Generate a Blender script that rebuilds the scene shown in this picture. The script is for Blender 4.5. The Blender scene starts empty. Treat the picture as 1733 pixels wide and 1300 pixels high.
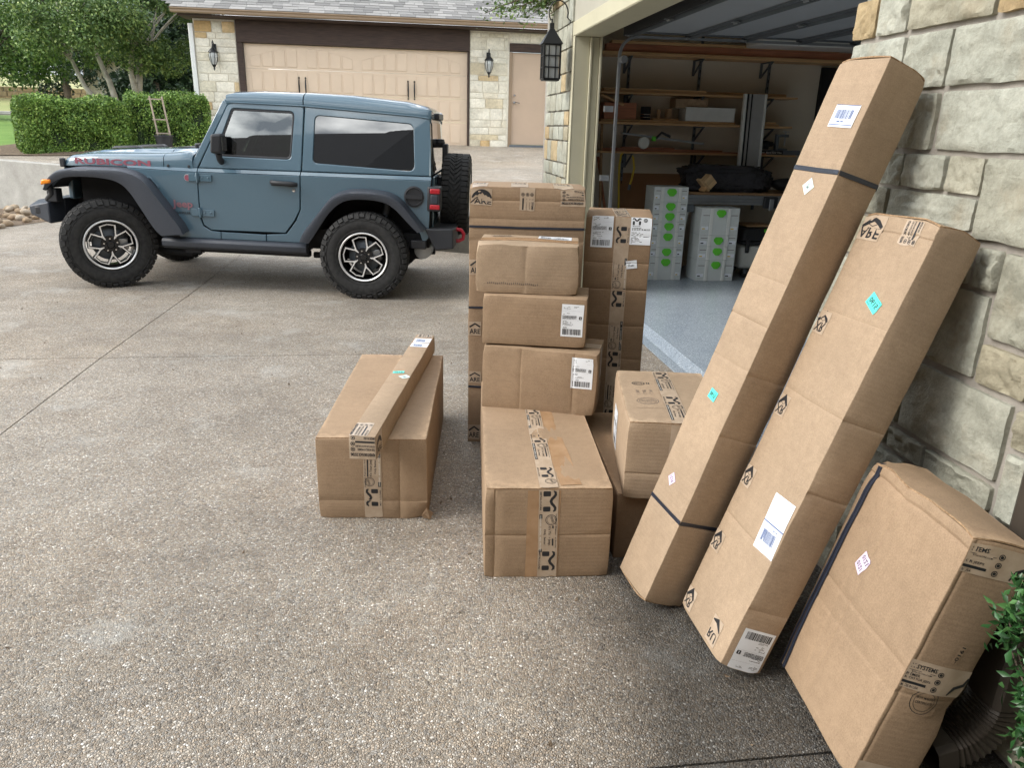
import bpy, bmesh, math, random
from mathutils import Vector, Matrix, noise, geometry
C = bpy.context.scene.collection
rnd = random.Random(7)
R = math.radians

# ---------------------------------------------------------------- camera, light, exposure
F, PITCH, ROLL, YAW, HCAM = 1280.0, 0.325, 0.027, 0.143, 1.529
cy, sy = math.cos(YAW), math.sin(YAW)
f0 = Vector((sy, cy, 0)); r0 = Vector((cy, -sy, 0)); u0 = Vector((0, 0, 1))
fw = f0*math.cos(PITCH) - u0*math.sin(PITCH); up = u0*math.cos(PITCH) + f0*math.sin(PITCH)
rt = r0*math.cos(ROLL) + up*math.sin(ROLL); up2 = up*math.cos(ROLL) - r0*math.sin(ROLL)
cam = bpy.data.cameras.new('camera'); camo = bpy.data.objects.new('camera', cam); C.objects.link(camo)
cam.sensor_width = 36; cam.lens = F/1733*36; cam.clip_start = .05; cam.clip_end = 2000
mw = Matrix.Identity(4)
for i in range(3):
    mw[i][0] = rt[i]; mw[i][1] = up2[i]; mw[i][2] = -fw[i]
mw[2][3] = HCAM
camo.matrix_world = mw
bpy.context.scene.camera = camo

SUN = Vector((-.92, -.08, .70)).normalized()
w = bpy.data.worlds.new('World'); bpy.context.scene.world = w; w.use_nodes = True
nt = w.node_tree; nt.nodes.clear()
out = nt.nodes.new('ShaderNodeOutputWorld'); bg = nt.nodes.new('ShaderNodeBackground')
sky = nt.nodes.new('ShaderNodeTexSky'); sky.sky_type = 'NISHITA'; sky.sun_disc = False
sky.sun_elevation = math.asin(SUN.z); sky.sun_rotation = math.atan2(SUN.x, SUN.y); sky.dust_density = 2.0
tc = nt.nodes.new('ShaderNodeTexCoord'); mp = nt.nodes.new('ShaderNodeMapping'); mp.inputs['Scale'].default_value = (1, 1, 2.6)
ns = nt.nodes.new('ShaderNodeTexNoise'); ns.inputs['Scale'].default_value = 4.2; ns.inputs['Detail'].default_value = 7; ns.inputs['Roughness'].default_value = .58
rp = nt.nodes.new('ShaderNodeValToRGB'); rp.color_ramp.elements[0].position = .44; rp.color_ramp.elements[1].position = .56
ns2 = nt.nodes.new('ShaderNodeTexNoise'); ns2.inputs['Scale'].default_value = 9; ns2.inputs['Detail'].default_value = 5
rc = nt.nodes.new('ShaderNodeValToRGB'); rc.color_ramp.elements[0].position = .38; rc.color_ramp.elements[0].color = (4.0, 4.5, 5.2, 1)
rc.color_ramp.elements[1].position = .66; rc.color_ramp.elements[1].color = (26, 26.3, 26, 1)
mx = nt.nodes.new('ShaderNodeMixRGB')
L = nt.links.new
L(tc.outputs['Generated'], mp.inputs['Vector']); L(mp.outputs['Vector'], ns.inputs['Vector']); L(mp.outputs['Vector'], ns2.inputs['Vector'])
L(ns.outputs['Fac'], rp.inputs['Fac']); L(ns2.outputs['Fac'], rc.inputs['Fac'])
L(rp.outputs['Color'], mx.inputs['Fac']); L(sky.outputs['Color'], mx.inputs['Color1']); L(rc.outputs['Color'], mx.inputs['Color2'])
L(mx.outputs['Color'], bg.inputs['Color']); bg.inputs['Strength'].default_value = .12
L(bg.outputs['Background'], out.inputs['Surface'])
sl = bpy.data.lights.new('sun', 'SUN'); sl.energy = 1.5; sl.angle = R(24); sl.color = (1, .965, .91)
so = bpy.data.objects.new('sun', sl); C.objects.link(so); so.rotation_euler = SUN.to_track_quat('Z', 'Y').to_euler(); so.location = (-8, -3, 12)
sc = bpy.context.scene
sc.view_settings.view_transform = 'Standard'; sc.view_settings.look = 'None'; sc.view_settings.exposure = .86; sc.view_settings.gamma = 1
sc.view_settings.use_curve_mapping = False
try:
    sc.cycles.max_bounces = 8; sc.cycles.diffuse_bounces = 5; sc.cycles.transparent_max_bounces = 12
except Exception: pass

# ---------------------------------------------------------------- helpers
def tag(o, label=None, cat=None, group=None, kind=None):
    if label: o['label'] = label
    if cat: o['category'] = cat
    if group: o['group'] = group
    if kind: o['kind'] = kind
    return o
def empty(name, loc=(0, 0, 0), rz=0, M=None, parent=None):
    o = bpy.data.objects.new(name, None); C.objects.link(o); o.empty_display_size = .1
    if M is not None: o.matrix_world = M
    else: o.location = loc; o.rotation_euler = (0, 0, rz)
    if parent: o.parent = parent
    return o
class MB:
    def __init__(s): s.v = []; s.f = []; s.m = []
    def add(s, vs, fs, mi=0):
        n = len(s.v); s.v += [tuple(p) for p in vs]; s.f += [tuple(n+i for i in f) for f in fs]; s.m += [mi]*len(fs); return s
    def box(s, x0, x1, y0, y1, z0, z1, mi=0):
        return s.add([(x0,y0,z0),(x1,y0,z0),(x1,y1,z0),(x0,y1,z0),(x0,y0,z1),(x1,y0,z1),(x1,y1,z1),(x0,y1,z1)],
                     [(0,3,2,1),(4,5,6,7),(0,1,5,4),(1,2,6,5),(2,3,7,6),(3,0,4,7)], mi)
    def hexa(s, p, mi=0):  # 8 points, bottom 4 then top 4
        return s.add(p, [(0,3,2,1),(4,5,6,7),(0,1,5,4),(1,2,6,5),(2,3,7,6),(3,0,4,7)], mi)
    def bar(s, a, b, wd, th, upv=(0,0,1), mi=0):
        a = Vector(a); b = Vector(b); d = (b-a).normalized(); u = Vector(upv)
        x = d.cross(u)
        if x.length < 1e-4: x = d.cross(Vector((1,0,0)))
        x.normalize(); y = x.cross(d).normalized(); p = []
        for e in (a, b):
            for i, j in ((-1,-1),(1,-1),(1,1),(-1,1)): p.append(e + x*i*wd/2 + y*j*th/2)
        return s.add(p, [(0,1,2,3),(7,6,5,4),(0,4,5,1),(1,5,6,2),(2,6,7,3),(3,7,4,0)], mi)
    def tube(s, path, r, n=8, mi=0, closed=False):
        P = [Vector(p) for p in path]; k = len(P); rs = r if isinstance(r, (list, tuple)) else [r]*k
        t0 = (P[1]-P[0]).normalized(); a = t0.orthogonal().normalized(); rings = []
        for i in range(k):
            if closed: t = (P[(i+1) % k]-P[i-1]).normalized()
            else: t = (P[min(i+1, k-1)]-P[max(i-1, 0)]).normalized()
            a = (a - t*a.dot(t)).normalized(); b = t.cross(a)
            rings.append([P[i] + (a*math.cos(2*math.pi*j/n) + b*math.sin(2*math.pi*j/n))*rs[i] for j in range(n)])
        vs = [p for q in rings for p in q]; fs = []
        for i in range(k if closed else k-1):
            i2 = (i+1) % k
            for j in range(n): fs.append((i*n+j, i*n+(j+1) % n, i2*n+(j+1) % n, i2*n+j))
        if not closed: fs.append(tuple(range(n-1, -1, -1))); fs.append(tuple((k-1)*n+j for j in range(n)))
        return s.add(vs, fs, mi)
    def lathe(s, prof, n=24, o=(0,0,0), ax=2, mi=0, caps=True):  # prof [(r,h)]
        o = Vector(o); e = [Vector((1,0,0)), Vector((0,1,0)), Vector((0,0,1))]
        A = e[ax]; X = e[(ax+1) % 3]; Y = e[(ax+2) % 3]; vs = []; k = len(prof)
        for r, h in prof:
            for j in range(n):
                t = 2*math.pi*j/n; vs.append(o + A*h + (X*math.cos(t)+Y*math.sin(t))*r)
        fs = [(i*n+j, i*n+(j+1) % n, (i+1)*n+(j+1) % n, (i+1)*n+j) for i in range(k-1) for j in range(n)]
        if caps:
            if prof[0][0] > 1e-5: fs.append(tuple(range(n-1, -1, -1)))
            if prof[-1][0] > 1e-5: fs.append(tuple((k-1)*n+j for j in range(n)))
        return s.add(vs, fs, mi)
    def loft(s, rails, closed=False, mi=0):  # rails: list of equally long point lists
        k = len(rails[0]); vs = [p for r in rails for p in r]; fs = []; m = len(rails)
        for i in range(m if closed else m-1):
            a = i*k; b = ((i+1) % m)*k
            for j in range(k-1): fs.append((a+j, a+j+1, b+j+1, b+j))
        return s.add(vs, fs, mi)
    def prism(s, poly, m0, m1, holes=(), mi=0, ch=0):
        # poly 2D ccw; m0/m1 map (a,b)->3D for front and back faces
        loops = [list(poly)] + [list(h) for h in holes]
        tri = geometry.tessellate_polygon([[Vector((a, b, 0)) for a, b in l] for l in loops])
        flat = [p for l in loops for p in l]; n = len(flat)
        fr = [m0(*p) for p in flat]; bk = [m1(*p) for p in flat]
        fs = [tuple(t) for t in tri] + [tuple(n+i for i in reversed(t)) for t in tri]; st = 0
        for l in loops:
            k = len(l)
            for j in range(k): fs.append((st+j, n+st+j, n+st+(j+1) % k, st+(j+1) % k))
            st += k
        return s.add(fr+bk, fs, mi)
    def mesh(s, name, mats, smooth=None):
        me = bpy.data.meshes.new(name); me.from_pydata(s.v, [], s.f)
        for m in (mats if isinstance(mats, (list, tuple)) else [mats]): me.materials.append(m)
        if any(s.m): me.polygons.foreach_set('material_index', s.m)
        if smooth is not None:
            me.polygons.foreach_set('use_smooth', [True]*len(s.f))
            try: me.set_sharp_from_angle(angle=R(smooth))
            except Exception: pass
        me.update(); return me
    def build(s, name, mats, parent=None, smooth=None, bevel=0, seg=2, recalc=True, loc=None):
        me = s.mesh(name, mats)
        if recalc or smooth is not None or bevel:
            bm = bmesh.new(); bm.from_mesh(me)
            if recalc: bmesh.ops.remove_doubles(bm, verts=bm.verts, dist=1e-5); bmesh.ops.recalc_face_normals(bm, faces=bm.faces)
            bm.to_mesh(me); bm.free()
        if smooth is not None:
            me.polygons.foreach_set('use_smooth', [True]*len(me.polygons)); me.set_sharp_from_angle(angle=R(smooth))
        o = bpy.data.objects.new(name, me); C.objects.link(o)
        if parent: o.parent = parent
        if loc: o.location = loc
        if bevel:
            b = o.modifiers.new('bevel', 'BEVEL'); b.width = bevel; b.segments = seg; b.limit_method = 'ANGLE'; b.angle_limit = R(35)
            me.polygons.foreach_set('use_smooth', [True]*len(me.polygons))
            b.harden_normals = False
            try: me.set_sharp_from_angle(angle=R(60))
            except Exception: pass
        return o
def link(me, name, parent=None, M=None):
    o = bpy.data.objects.new(name, me); C.objects.link(o)
    if parent: o.parent = parent
    if M is not None: o.matrix_local = M
    return o
def copy_tree(o, parent=None):
    c = o.copy(); C.objects.link(c); c.parent = parent
    for ch in list(o.children): copy_tree(ch, c)
    return c

# ---------------------------------------------------------------- materials
class NM:
    def __init__(s, name, rough=.6, metal=0, spec=.5):
        s.m = bpy.data.materials.new(name); s.m.use_nodes = True; s.t = s.m.node_tree; s.n = s.t.nodes
        s.b = s.n['Principled BSDF']; s.b.inputs['Roughness'].default_value = rough; s.b.inputs['Metallic'].default_value = metal
        s.b.inputs['Specular IOR Level'].default_value = spec
        s.tc = s.n.new('ShaderNodeTexCoord'); s.co = s.tc.outputs['Object']; s.h = None
    def col(s, c): s.b.inputs['Base Color'].default_value = (*c, 1); return s
    def lk(s, a, b): s.t.links.new(a, b)
    def scale(s, v, off=None):
        m = s.n.new('ShaderNodeMapping'); m.inputs['Scale'].default_value = v
        s.lk(s.co, m.inputs['Vector'])
        return m.outputs['Vector']
    def rndoff(s):  # offset the texture per object
        oi = s.n.new('ShaderNodeObjectInfo'); vm = s.n.new('ShaderNodeVectorMath'); vm.operation = 'SCALE'; vm.inputs[0].default_value = (17, 31, 23)
        s.lk(oi.outputs['Random'], vm.inputs['Scale']); a = s.n.new('ShaderNodeVectorMath'); a.operation = 'ADD'
        s.lk(s.co, a.inputs[0]); s.lk(vm.outputs[0], a.inputs[1]); s.co = a.outputs[0]; return s
    def noise(s, sc, det=4, rough=.5, vec=None):
        x = s.n.new('ShaderNodeTexNoise'); x.inputs['Scale'].default_value = sc; x.inputs['Detail'].default_value = det; x.inputs['Roughness'].default_value = rough
        s.lk(vec or s.co, x.inputs['Vector']); return x.outputs['Fac']
    def voro(s, sc, feat='F1', vec=None):
        x = s.n.new('ShaderNodeTexVoronoi'); x.feature = feat; x.inputs['Scale'].default_value = sc; s.lk(vec or s.co, x.inputs['Vector']); return x
    def ramp(s, fac, stops, const=False):
        x = s.n.new('ShaderNodeValToRGB'); r = x.color_ramp
        if const: r.interpolation = 'CONSTANT'
        while len(r.elements) < len(stops): r.elements.new(.5)
        for e, (p, c) in zip(r.elements, stops): e.position = p; e.color = (*c, 1) if len(c) == 3 else c
        s.lk(fac, x.inputs['Fac']); return x.outputs['Color']
    def mix(s, fac, a, b, mode='MIX'):
        x = s.n.new('ShaderNodeMixRGB'); x.blend_type = mode
        for k, v in (('Fac', fac), ('Color1', a), ('Color2', b)):
            if isinstance(v, (int, float)): x.inputs[k].default_value = v
            elif isinstance(v, (tuple, list)): x.inputs[k].default_value = (*v, 1)
            else: s.lk(v, x.inputs[k])
        return x.outputs['Color']
    def math(s, op, a, b=0, cl=False):
        x = s.n.new('ShaderNodeMath'); x.operation = op; x.use_clamp = cl
        for i, v in enumerate((a, b)):
            if isinstance(v, (int, float)): x.inputs[i].default_value = v
            else: s.lk(v, x.inputs[i])
        return x.outputs[0]
    def rand(s): return s.n.new('ShaderNodeObjectInfo').outputs['Random']
    def base(s, c): s.lk(c, s.b.inputs['Base Color']); return s
    def rough(s, c): s.lk(c, s.b.inputs['Roughness']); return s
    def bump(s, h, st=.3, d=.01):
        x = s.n.new('ShaderNodeBump'); x.inputs['Strength'].default_value = st; x.inputs['Distance'].default_value = d
        s.lk(h, x.inputs['Height'])
        if s.h is not None: s.lk(s.h, x.inputs['Normal'])
        s.h = x.outputs['Normal']; s.lk(s.h, s.b.inputs['Normal']); return s
def simple(name, c, rough=.6, metal=0, var=.12, sc=12, bump=.15, bd=.003, spec=.5):
    m = NM(name, rough, metal, spec).rndoff(); n = m.noise(sc, 5, .6)
    lo = tuple(x*(1-var) for x in c); hi = tuple(min(1, x*(1+var)) for x in c)
    m.base(m.ramp(n, [(.3, lo), (.7, hi)]))
    if bump: m.bump(m.noise(sc*8, 3), bump, bd)
    return m.m
M = {}
# kraft cardboard
def kraft(name, c, flute=(1,0,0)):
    m = NM(name, .78, spec=.25).rndoff()
    big = m.noise(3.2, 5, .62); fine = m.noise(260, 3, .6); mid = m.noise(38, 4, .6)
    c0 = tuple(x*.87 for x in c); c1 = tuple(x*1.09 for x in c)
    a = m.ramp(big, [(.28, c0), (.72, c1)])
    a = m.mix(.55, a, m.ramp(fine, [(.25, (.62,.62,.62)), (.75, (1.22,1.22,1.22))]), 'MULTIPLY')
    a = m.mix(.22, a, m.ramp(mid, [(.35, (.7,.68,.66)), (.65, (1.15,1.15,1.15))]), 'MULTIPLY')
    # scuffs and dirty marks
    sc_ = m.noise(9, 8, .72); mask = m.ramp(sc_, [(.64, (0,0,0)), (.78, (1,1,1))])
    a = m.mix(m.math('MULTIPLY', mask, .35), a, tuple(x*1.35 for x in c))
    dk = m.noise(14, 7, .7); mk = m.ramp(dk, [(.70, (0,0,0)), (.80, (1,1,1))])
    a = m.mix(m.math('MULTIPLY', mk, .35), a, tuple(x*.5 for x in c))
    ge = m.n.new('ShaderNodeNewGeometry'); pt_ = m.ramp(ge.outputs['Pointiness'], [(.535, (0,0,0)), (.60, (1,1,1))]); a = m.mix(m.math('MULTIPLY', m.math('MULTIPLY', pt_, .75), m.ramp(m.noise(22, 4, .7), [(.40, (0,0,0)), (.6, (1,1,1))])), a, tuple(min(.8, x*1.55) for x in c))
    m.base(a)
    wv = m.n.new('ShaderNodeTexWave'); wv.bands_direction = 'Z'; wv.inputs['Scale'].default_value = 22; wv.inputs['Distortion'].default_value = .6
    m.lk(m.co, wv.inputs['Vector'])
    m.bump(wv.outputs['Fac'], .10, .002); m.bump(m.noise(5, 5, .6), .10, .02); m.bump(fine, .12, .001)
    return m.m
M['kraft'] = kraft('kraft_cardboard', (.345, .243, .155))
M['kraft_pale'] = kraft('pale_kraft_cardboard', (.385, .285, .192))
M['kraft_dark'] = kraft('brown_kraft_cardboard', (.30, .202, .122))
m = NM('torn_board_edge', .9); m.base(m.ramp(m.noise(120, 3), [(.3, (.20,.12,.06)), (.7, (.42,.28,.16))])); M['board_edge'] = m.m
m = NM('printed_packing_tape', .32).rndoff(); m.base(m.ramp(m.noise(30, 4), [(.3, (.40,.305,.215)), (.7, (.50,.40,.30))])); m.bump(m.noise(45, 4, .7), .3, .003); M['tape'] = m.m
m = NM('clear_packing_tape', .22).rndoff(); m.base(m.ramp(m.noise(20, 4), [(.3, (.33,.20,.105)), (.7, (.42,.27,.155))])); m.bump(m.noise(60, 4, .7), .25, .002); M['clear_tape'] = m.m
M['ink'] = simple('black_print_ink', (.018, .019, .022), .5, bump=0)
M['ink_soft'] = simple('grey_print_ink', (.14, .11, .09), .6, bump=0)
M['ink_blue'] = simple('blue_print_ink', (.07, .12, .28), .5, bump=0)
M['ink_white'] = simple('white_print', (.72, .70, .64), .5, bump=0)
M['paper'] = simple('white_label_paper', (.82, .86, .90), .35, var=.04, bump=0)
M['paper_cyan'] = simple('turquoise_sticker', (.10, .72, .62), .45, var=.03, bump=0)
M['paper_pink'] = simple('pale_lilac_sticker', (.72, .60, .76), .45, var=.03, bump=0)
M['paper_mint'] = simple('pale_mint_sticker', (.66, .80, .76), .45, var=.03, bump=0)
M['strap'] = simple('black_plastic_strapping', (.025, .03, .045), .35, bump=.3, sc=40)

# ground
def aggregate(name, tint, dark=1.0):
    m = NM(name, .62, spec=.35); S_ = 132
    v = m.voro(S_); vc = m.n.new('ShaderNodeSeparateColor'); m.lk(v.outputs['Color'], vc.inputs[0])
    T = lambda *c: tuple(a*b*dark for a, b in zip(c, tint))
    pe = m.ramp(vc.outputs[0], [(0, T(.17,.155,.14)), (.10, T(.31,.26,.21)), (.30, T(.41,.355,.295)), (.50, T(.31,.30,.29)), (.64, T(.46,.42,.37)), (.80, T(.29,.25,.21)), (.90, T(.56,.54,.51)), (.97, T(.72,.71,.69))], True)
    ed = m.voro(S_, 'DISTANCE_TO_EDGE').outputs['Distance']
    mortar = m.ramp(m.noise(300, 2), [(.3, T(.15,.14,.125)), (.7, T(.29,.27,.24))])
    a = m.mix(m.ramp(ed, [(.03, (0,0,0)), (.13, (1,1,1))]), mortar, pe)
    big = m.noise(.8, 6, .66); a = m.mix(.9, a, m.ramp(big, [(.32, (.74,.73,.72)), (.52, (1.02,1.0,.98)), (.70, (1.20,1.20,1.20))]), 'MULTIPLY')
    md = m.noise(4.2, 7, .72); a = m.mix(.7, a, m.ramp(md, [(.28, (.76,.74,.72)), (.72, (1.18,1.19,1.19))]), 'MULTIPLY')
    pale = m.ramp(m.noise(1.7, 7, .7), [(.56, (0,0,0)), (.68, (1,1,1))]); a = m.mix(m.math('MULTIPLY', pale, .34), a, T(.56,.575,.57))
    warm = m.ramp(m.noise(.45, 4, .6), [(.48, (0,0,0)), (.66, (1,1,1))]); a = m.mix(m.math('MULTIPLY', warm, .30), a, m.mix(1, a, (1.12,.98,.80), 'MULTIPLY'))
    drk = m.ramp(m.noise(.6, 6, .72), [(.58, (0,0,0)), (.70, (1,1,1))]); a = m.mix(m.math('MULTIPLY', drk, .16), a, T(.13,.12,.11))
    spots = m.ramp(m.noise(7.5, 3, .5), [(.755, (0,0,0)), (.79, (1,1,1))]); a = m.mix(m.math('MULTIPLY', spots, .5), a, T(.09,.085,.08))
    # strip along the house wall: cast shade and weathering painted into the colour
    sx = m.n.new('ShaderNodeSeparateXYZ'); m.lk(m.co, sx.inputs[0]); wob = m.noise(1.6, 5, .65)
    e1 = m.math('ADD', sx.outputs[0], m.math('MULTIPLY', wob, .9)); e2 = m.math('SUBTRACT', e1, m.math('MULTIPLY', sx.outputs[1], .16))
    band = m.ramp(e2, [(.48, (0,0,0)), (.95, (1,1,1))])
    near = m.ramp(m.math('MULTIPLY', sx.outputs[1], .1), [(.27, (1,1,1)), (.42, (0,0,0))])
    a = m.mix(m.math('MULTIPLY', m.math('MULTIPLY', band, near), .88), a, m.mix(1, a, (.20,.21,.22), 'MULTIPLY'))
    m.base(a)
    h = m.ramp(ed, [(0, (0,0,0)), (.35, (1,1,1))]); m.bump(h, .9, .006); m.bump(m.noise(7, 4), .3, .02)
    m.rough(m.ramp(vc.outputs[1], [(0, (.38,)*3), (1, (.8,)*3)]))
    return m.m
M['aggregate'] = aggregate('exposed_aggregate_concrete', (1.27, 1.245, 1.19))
m = NM('concrete_wall_cast', .85); m.base(m.mix(.6, m.ramp(m.noise(3, 7, .65), [(.3, (.30,.29,.26)), (.7, (.46,.45,.41))]), m.ramp(m.noise(60, 4), [(.3, (.8,.8,.8)), (.7, (1.15,1.15,1.15))]), 'MULTIPLY')); m.bump(m.noise(40, 5), .3, .006); M['concrete'] = m.m
m = NM('joint_dirt', .95); m.col((.05, .045, .04)); M['joint'] = m.m
m = NM('flaked_epoxy_floor', .28, spec=.6); v = m.voro(230); s_ = m.n.new('ShaderNodeSeparateColor'); m.lk(v.outputs['Color'], s_.inputs[0])
m.base(m.mix(.5, m.ramp(s_.outputs[0], [(0, (.16,.20,.25)), (.25, (.30,.36,.42)), (.6, (.42,.48,.53)), (.85, (.66,.70,.72))], True), m.ramp(m.noise(3, 4), [(.3, (.8,.84,.9)), (.7, (1.1,1.1,1.1))]), 'MULTIPLY')); m.bump(m.noise(200, 2), .1, .001); M['epoxy'] = m.m
m = NM('mown_grass', .9); m.base(m.mix(.7, m.ramp(m.noise(1.2, 6, .7), [(.3, (.12,.24,.045)), (.7, (.24,.38,.09))]), m.ramp(m.noise(90, 4, .7), [(.3, (.5,.55,.5)), (.7, (1.3,1.3,1.2))]), 'MULTIPLY')); m.bump(m.noise(70, 4), .8, .03); M['lawn'] = m.m
m = NM('dry_hill_grass', .95); m.base(m.mix(.6, m.ramp(m.noise(.35, 6, .7), [(.32, (.44,.38,.20)), (.62, (.30,.34,.13))]), m.ramp(m.noise(14, 5, .7), [(.3, (.65,.65,.6)), (.7, (1.2,1.2,1.2))]), 'MULTIPLY')); m.bump(m.noise(8, 4), .6, .05); M['hill'] = m.m
M['asphalt'] = simple('asphalt', (.055, .06, .07), .85, sc=20)
m = NM('leaf_mulch', .95); m.base(m.mix(.6, m.ramp(m.noise(18, 6, .75), [(.3, (.10,.065,.04)), (.7, (.32,.24,.16))]), m.ramp(m.voro(70).outputs['Distance'], [(0, (1.2,1.2,1.2)), (.6, (.5,.5,.5))]), 'MULTIPLY')); m.bump(m.noise(60, 4), 1, .02); M['mulch'] = m.m

# stone
def stone(name, cols, sc=6):
    m = NM(name, .85, spec=.3).rndoff()
    a = m.ramp(m.rand(), cols, False)
    a = m.mix(.85, a, m.ramp(m.noise(sc, 7, .72), [(.28, (.60,.60,.56)), (.72, (1.22,1.2,1.16))]), 'MULTIPLY')
    a = m.mix(.55, a, m.ramp(m.noise(sc*9, 5, .65), [(.3, (.72,.72,.70)), (.7, (1.2,1.2,1.2))]), 'MULTIPLY')
    st_ = m.ramp(m.noise(sc*.7, 5, .6), [(.55, (0,0,0)), (.72, (1,1,1))]); a = m.mix(m.math('MULTIPLY', st_, .35), a, (.36,.27,.16))
    m.base(a); rg = m.n.new('ShaderNodeTexNoise'); rg.noise_type = 'RIDGED_MULTIFRACTAL'; rg.inputs['Scale'].default_value = sc*1.1; rg.inputs['Detail'].default_value = 5; m.lk(m.co, rg.inputs['Vector'])
    m.bump(rg.outputs['Fac'], .6, .014); m.bump(m.noise(sc*4, 8, .72), .8, .012); m.bump(m.noise(sc*22, 4, .6), .45, .002); return m.m
M['stone_near'] = stone('grey_green_limestone', [(0, (.35,.34,.275)), (.30, (.41,.415,.355)), (.65, (.44,.455,.405)), (.88, (.39,.37,.29)), (1, (.36,.32,.23))], 7)
M['stone_tan'] = stone('tan_limestone', [(0, (.44,.33,.19)), (1, (.50,.40,.25))], 7)
M['stone_far'] = stone('cream_limestone', [(0, (.78,.72,.58)), (.25, (.84,.80,.69)), (.80, (.84,.80,.70)), (.86, (.70,.60,.42)), (.94, (.62,.42,.20)), (1, (.70,.52,.30))], 3)
M['mortar'] = simple('grey_mortar', (.31, .285, .25), .95, sc=30, bump=.5)
M['mortar_far'] = simple('cream_mortar', (.74, .69, .58), .95, sc=30, bump=.4)
M['trim_tan'] = simple('khaki_trim_paint', (.50, .47, .335), .55, var=.05, sc=3)
M['lintel'] = simple('greige_lintel_paint', (.40, .38, .31), .7, var=.07, sc=3)
M['door_tan'] = simple('tan_garage_door_paint', (.70, .555, .41), .5, var=.05, sc=2, bump=.08)
M['mandoor'] = simple('brown_tan_door_paint', (.52, .39, .285), .5, var=.05, sc=2, bump=.08)
m = NM('dark_stained_beam', .7).rndoff(); v_ = m.scale((1.2, 20, 20)); m.base(m.ramp(m.noise(3, 6, .6, v_), [(.3, (.030,.018,.014)), (.7, (.075,.045,.032))])); m.bump(m.noise(3, 6, .6, v_), .4, .01); M['beam'] = m.m
M['gutter'] = simple('brown_gutter_metal', (.30, .215, .14), .4, var=.05, sc=3, bump=0)
m = NM('asphalt_shingle', .95).rndoff(); m.base(m.mix(.5, m.ramp(m.rand(), [(0, (.15,.145,.14)), (.5, (.22,.215,.205)), (1, (.31,.30,.285))]), m.ramp(m.noise(90, 3), [(.3, (.7,.7,.7)), (.7, (1.25,1.25,1.25))]), 'MULTIPLY')); m.bump(m.noise(150, 3), .5, .003); M['shingle'] = m.m
M['iron'] = simple('black_wrought_iron', (.02, .022, .024), .45, .3, bump=.2)
m = NM('lantern_glass', .12); m.b.inputs['Base Color'].default_value = (.62,.64,.62,1); m.b.inputs['Transmission Weight'].default_value = .35; M['lantern_glass'] = m.m
M['chrome'] = simple('polished_metal', (.75, .75, .76), .18, 1, var=.03, bump=0)
M['steel'] = simple('galvanised_steel', (.42, .44, .46), .38, .85, var=.08)
M['dull_aluminium'] = simple('dull_aluminium', (.42, .42, .41), .5, .2, var=.06)
M['steel_dark'] = simple('dull_grey_steel', (.16, .18, .20), .5, .5, var=.08)
M['white_plaster'] = simple('garage_wall_paint', (.66, .60, .49), .85, var=.04, sc=2, bump=.2)
M['door_inside'] = simple('grey_door_backing', (.30, .32, .34), .6, var=.04, sc=3, bump=0)
def wood(name, c, sc=(1, 14, 14)):
    m = NM(name, .6).rndoff(); v_ = m.scale(sc); n = m.noise(3, 6, .6, v_)
    m.base(m.ramp(n, [(.28, tuple(x*.65 for x in c)), (.72, tuple(min(1, x*1.2) for x in c))])); m.bump(n, .2, .004); return m.m
M['pine'] = wood('pine_board', (.62, .38, .18)); M['cedar'] = wood('reddish_lumber', (.42, .16, .08)); M['oak'] = wood('brown_plywood', (.40, .24, .12)); M['ply_z'] = wood('light_wood_upright', (.55, .38, .20), (14, 14, 1))
M['hardboard'] = simple('brown_hardboard', (.30, .15, .065), .7, var=.1, sc=3)
M['black_plastic'] = simple('black_textured_plastic', (.022, .023, .026), .48, var=.1, bump=.3, sc=60)
M['matte_black'] = simple('matte_black', (.012, .012, .013), .8, bump=0)
M['case_grey'] = simple('light_grey_case_plastic', (.64, .68, .66), .45, var=.03, bump=.1)
M['case_rib'] = simple('off_white_case_rib', (.74, .76, .72), .45, var=.03, bump=0)
M['green'] = simple('bright_green_latch', (.13, .62, .04), .4, var=.05, bump=0)
M['cream_plastic'] = simple('cream_plastic', (.66, .67, .62), .4, var=.04, bump=0)
M['yellow'] = simple('yellow_plastic', (.75, .55, .06), .4, var=.05, bump=0)
M['white_paint'] = simple('white_enamel', (.72, .73, .70), .4, var=.04, bump=0)
m = NM('wrapping_film', .12); m.b.inputs['Base Color'].default_value = (.03,.03,.035,1); m.bump(m.noise(9, 6, .7), 1, .05); M['film'] = m.m
# car
m = NM('blue_grey_car_paint', .38, .0); m.b.inputs['Base Color'].default_value = (.068, .125, .165, 1); m.b.inputs['Coat Weight'].default_value = 1; m.b.inputs['Coat Roughness'].default_value = .03
m.base(m.mix(.25, (.068,.125,.165), m.ramp(m.noise(700, 2), [(.35, (.6,.6,.6)), (.65, (1.5,1.5,1.5))]), 'MULTIPLY')); M['paint'] = m.m
M['flare'] = simple('dark_grey_fender_plastic', (.038, .044, .056), .40, var=.08, bump=.35, sc=90)
m = NM('tyre_rubber', .75, spec=.35); m.base(m.ramp(m.noise(25, 5), [(.3, (.018,.018,.018)), (.7, (.038,.037,.035))])); m.bump(m.noise(90, 3), .2, .002); M['rubber'] = m.m
m = NM('dark_tinted_glass', .01, spec=1.0); m.col((.006, .008, .010)); m.b.inputs['Coat Weight'].default_value = 1; m.b.inputs['Coat IOR'].default_value = 1.7; m.b.inputs['Coat Roughness'].default_value = .0; M['tint'] = m.m
m = bpy.data.materials.new('car_window_glass'); m.use_nodes = True; t = m.node_tree; t.nodes.clear()
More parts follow.
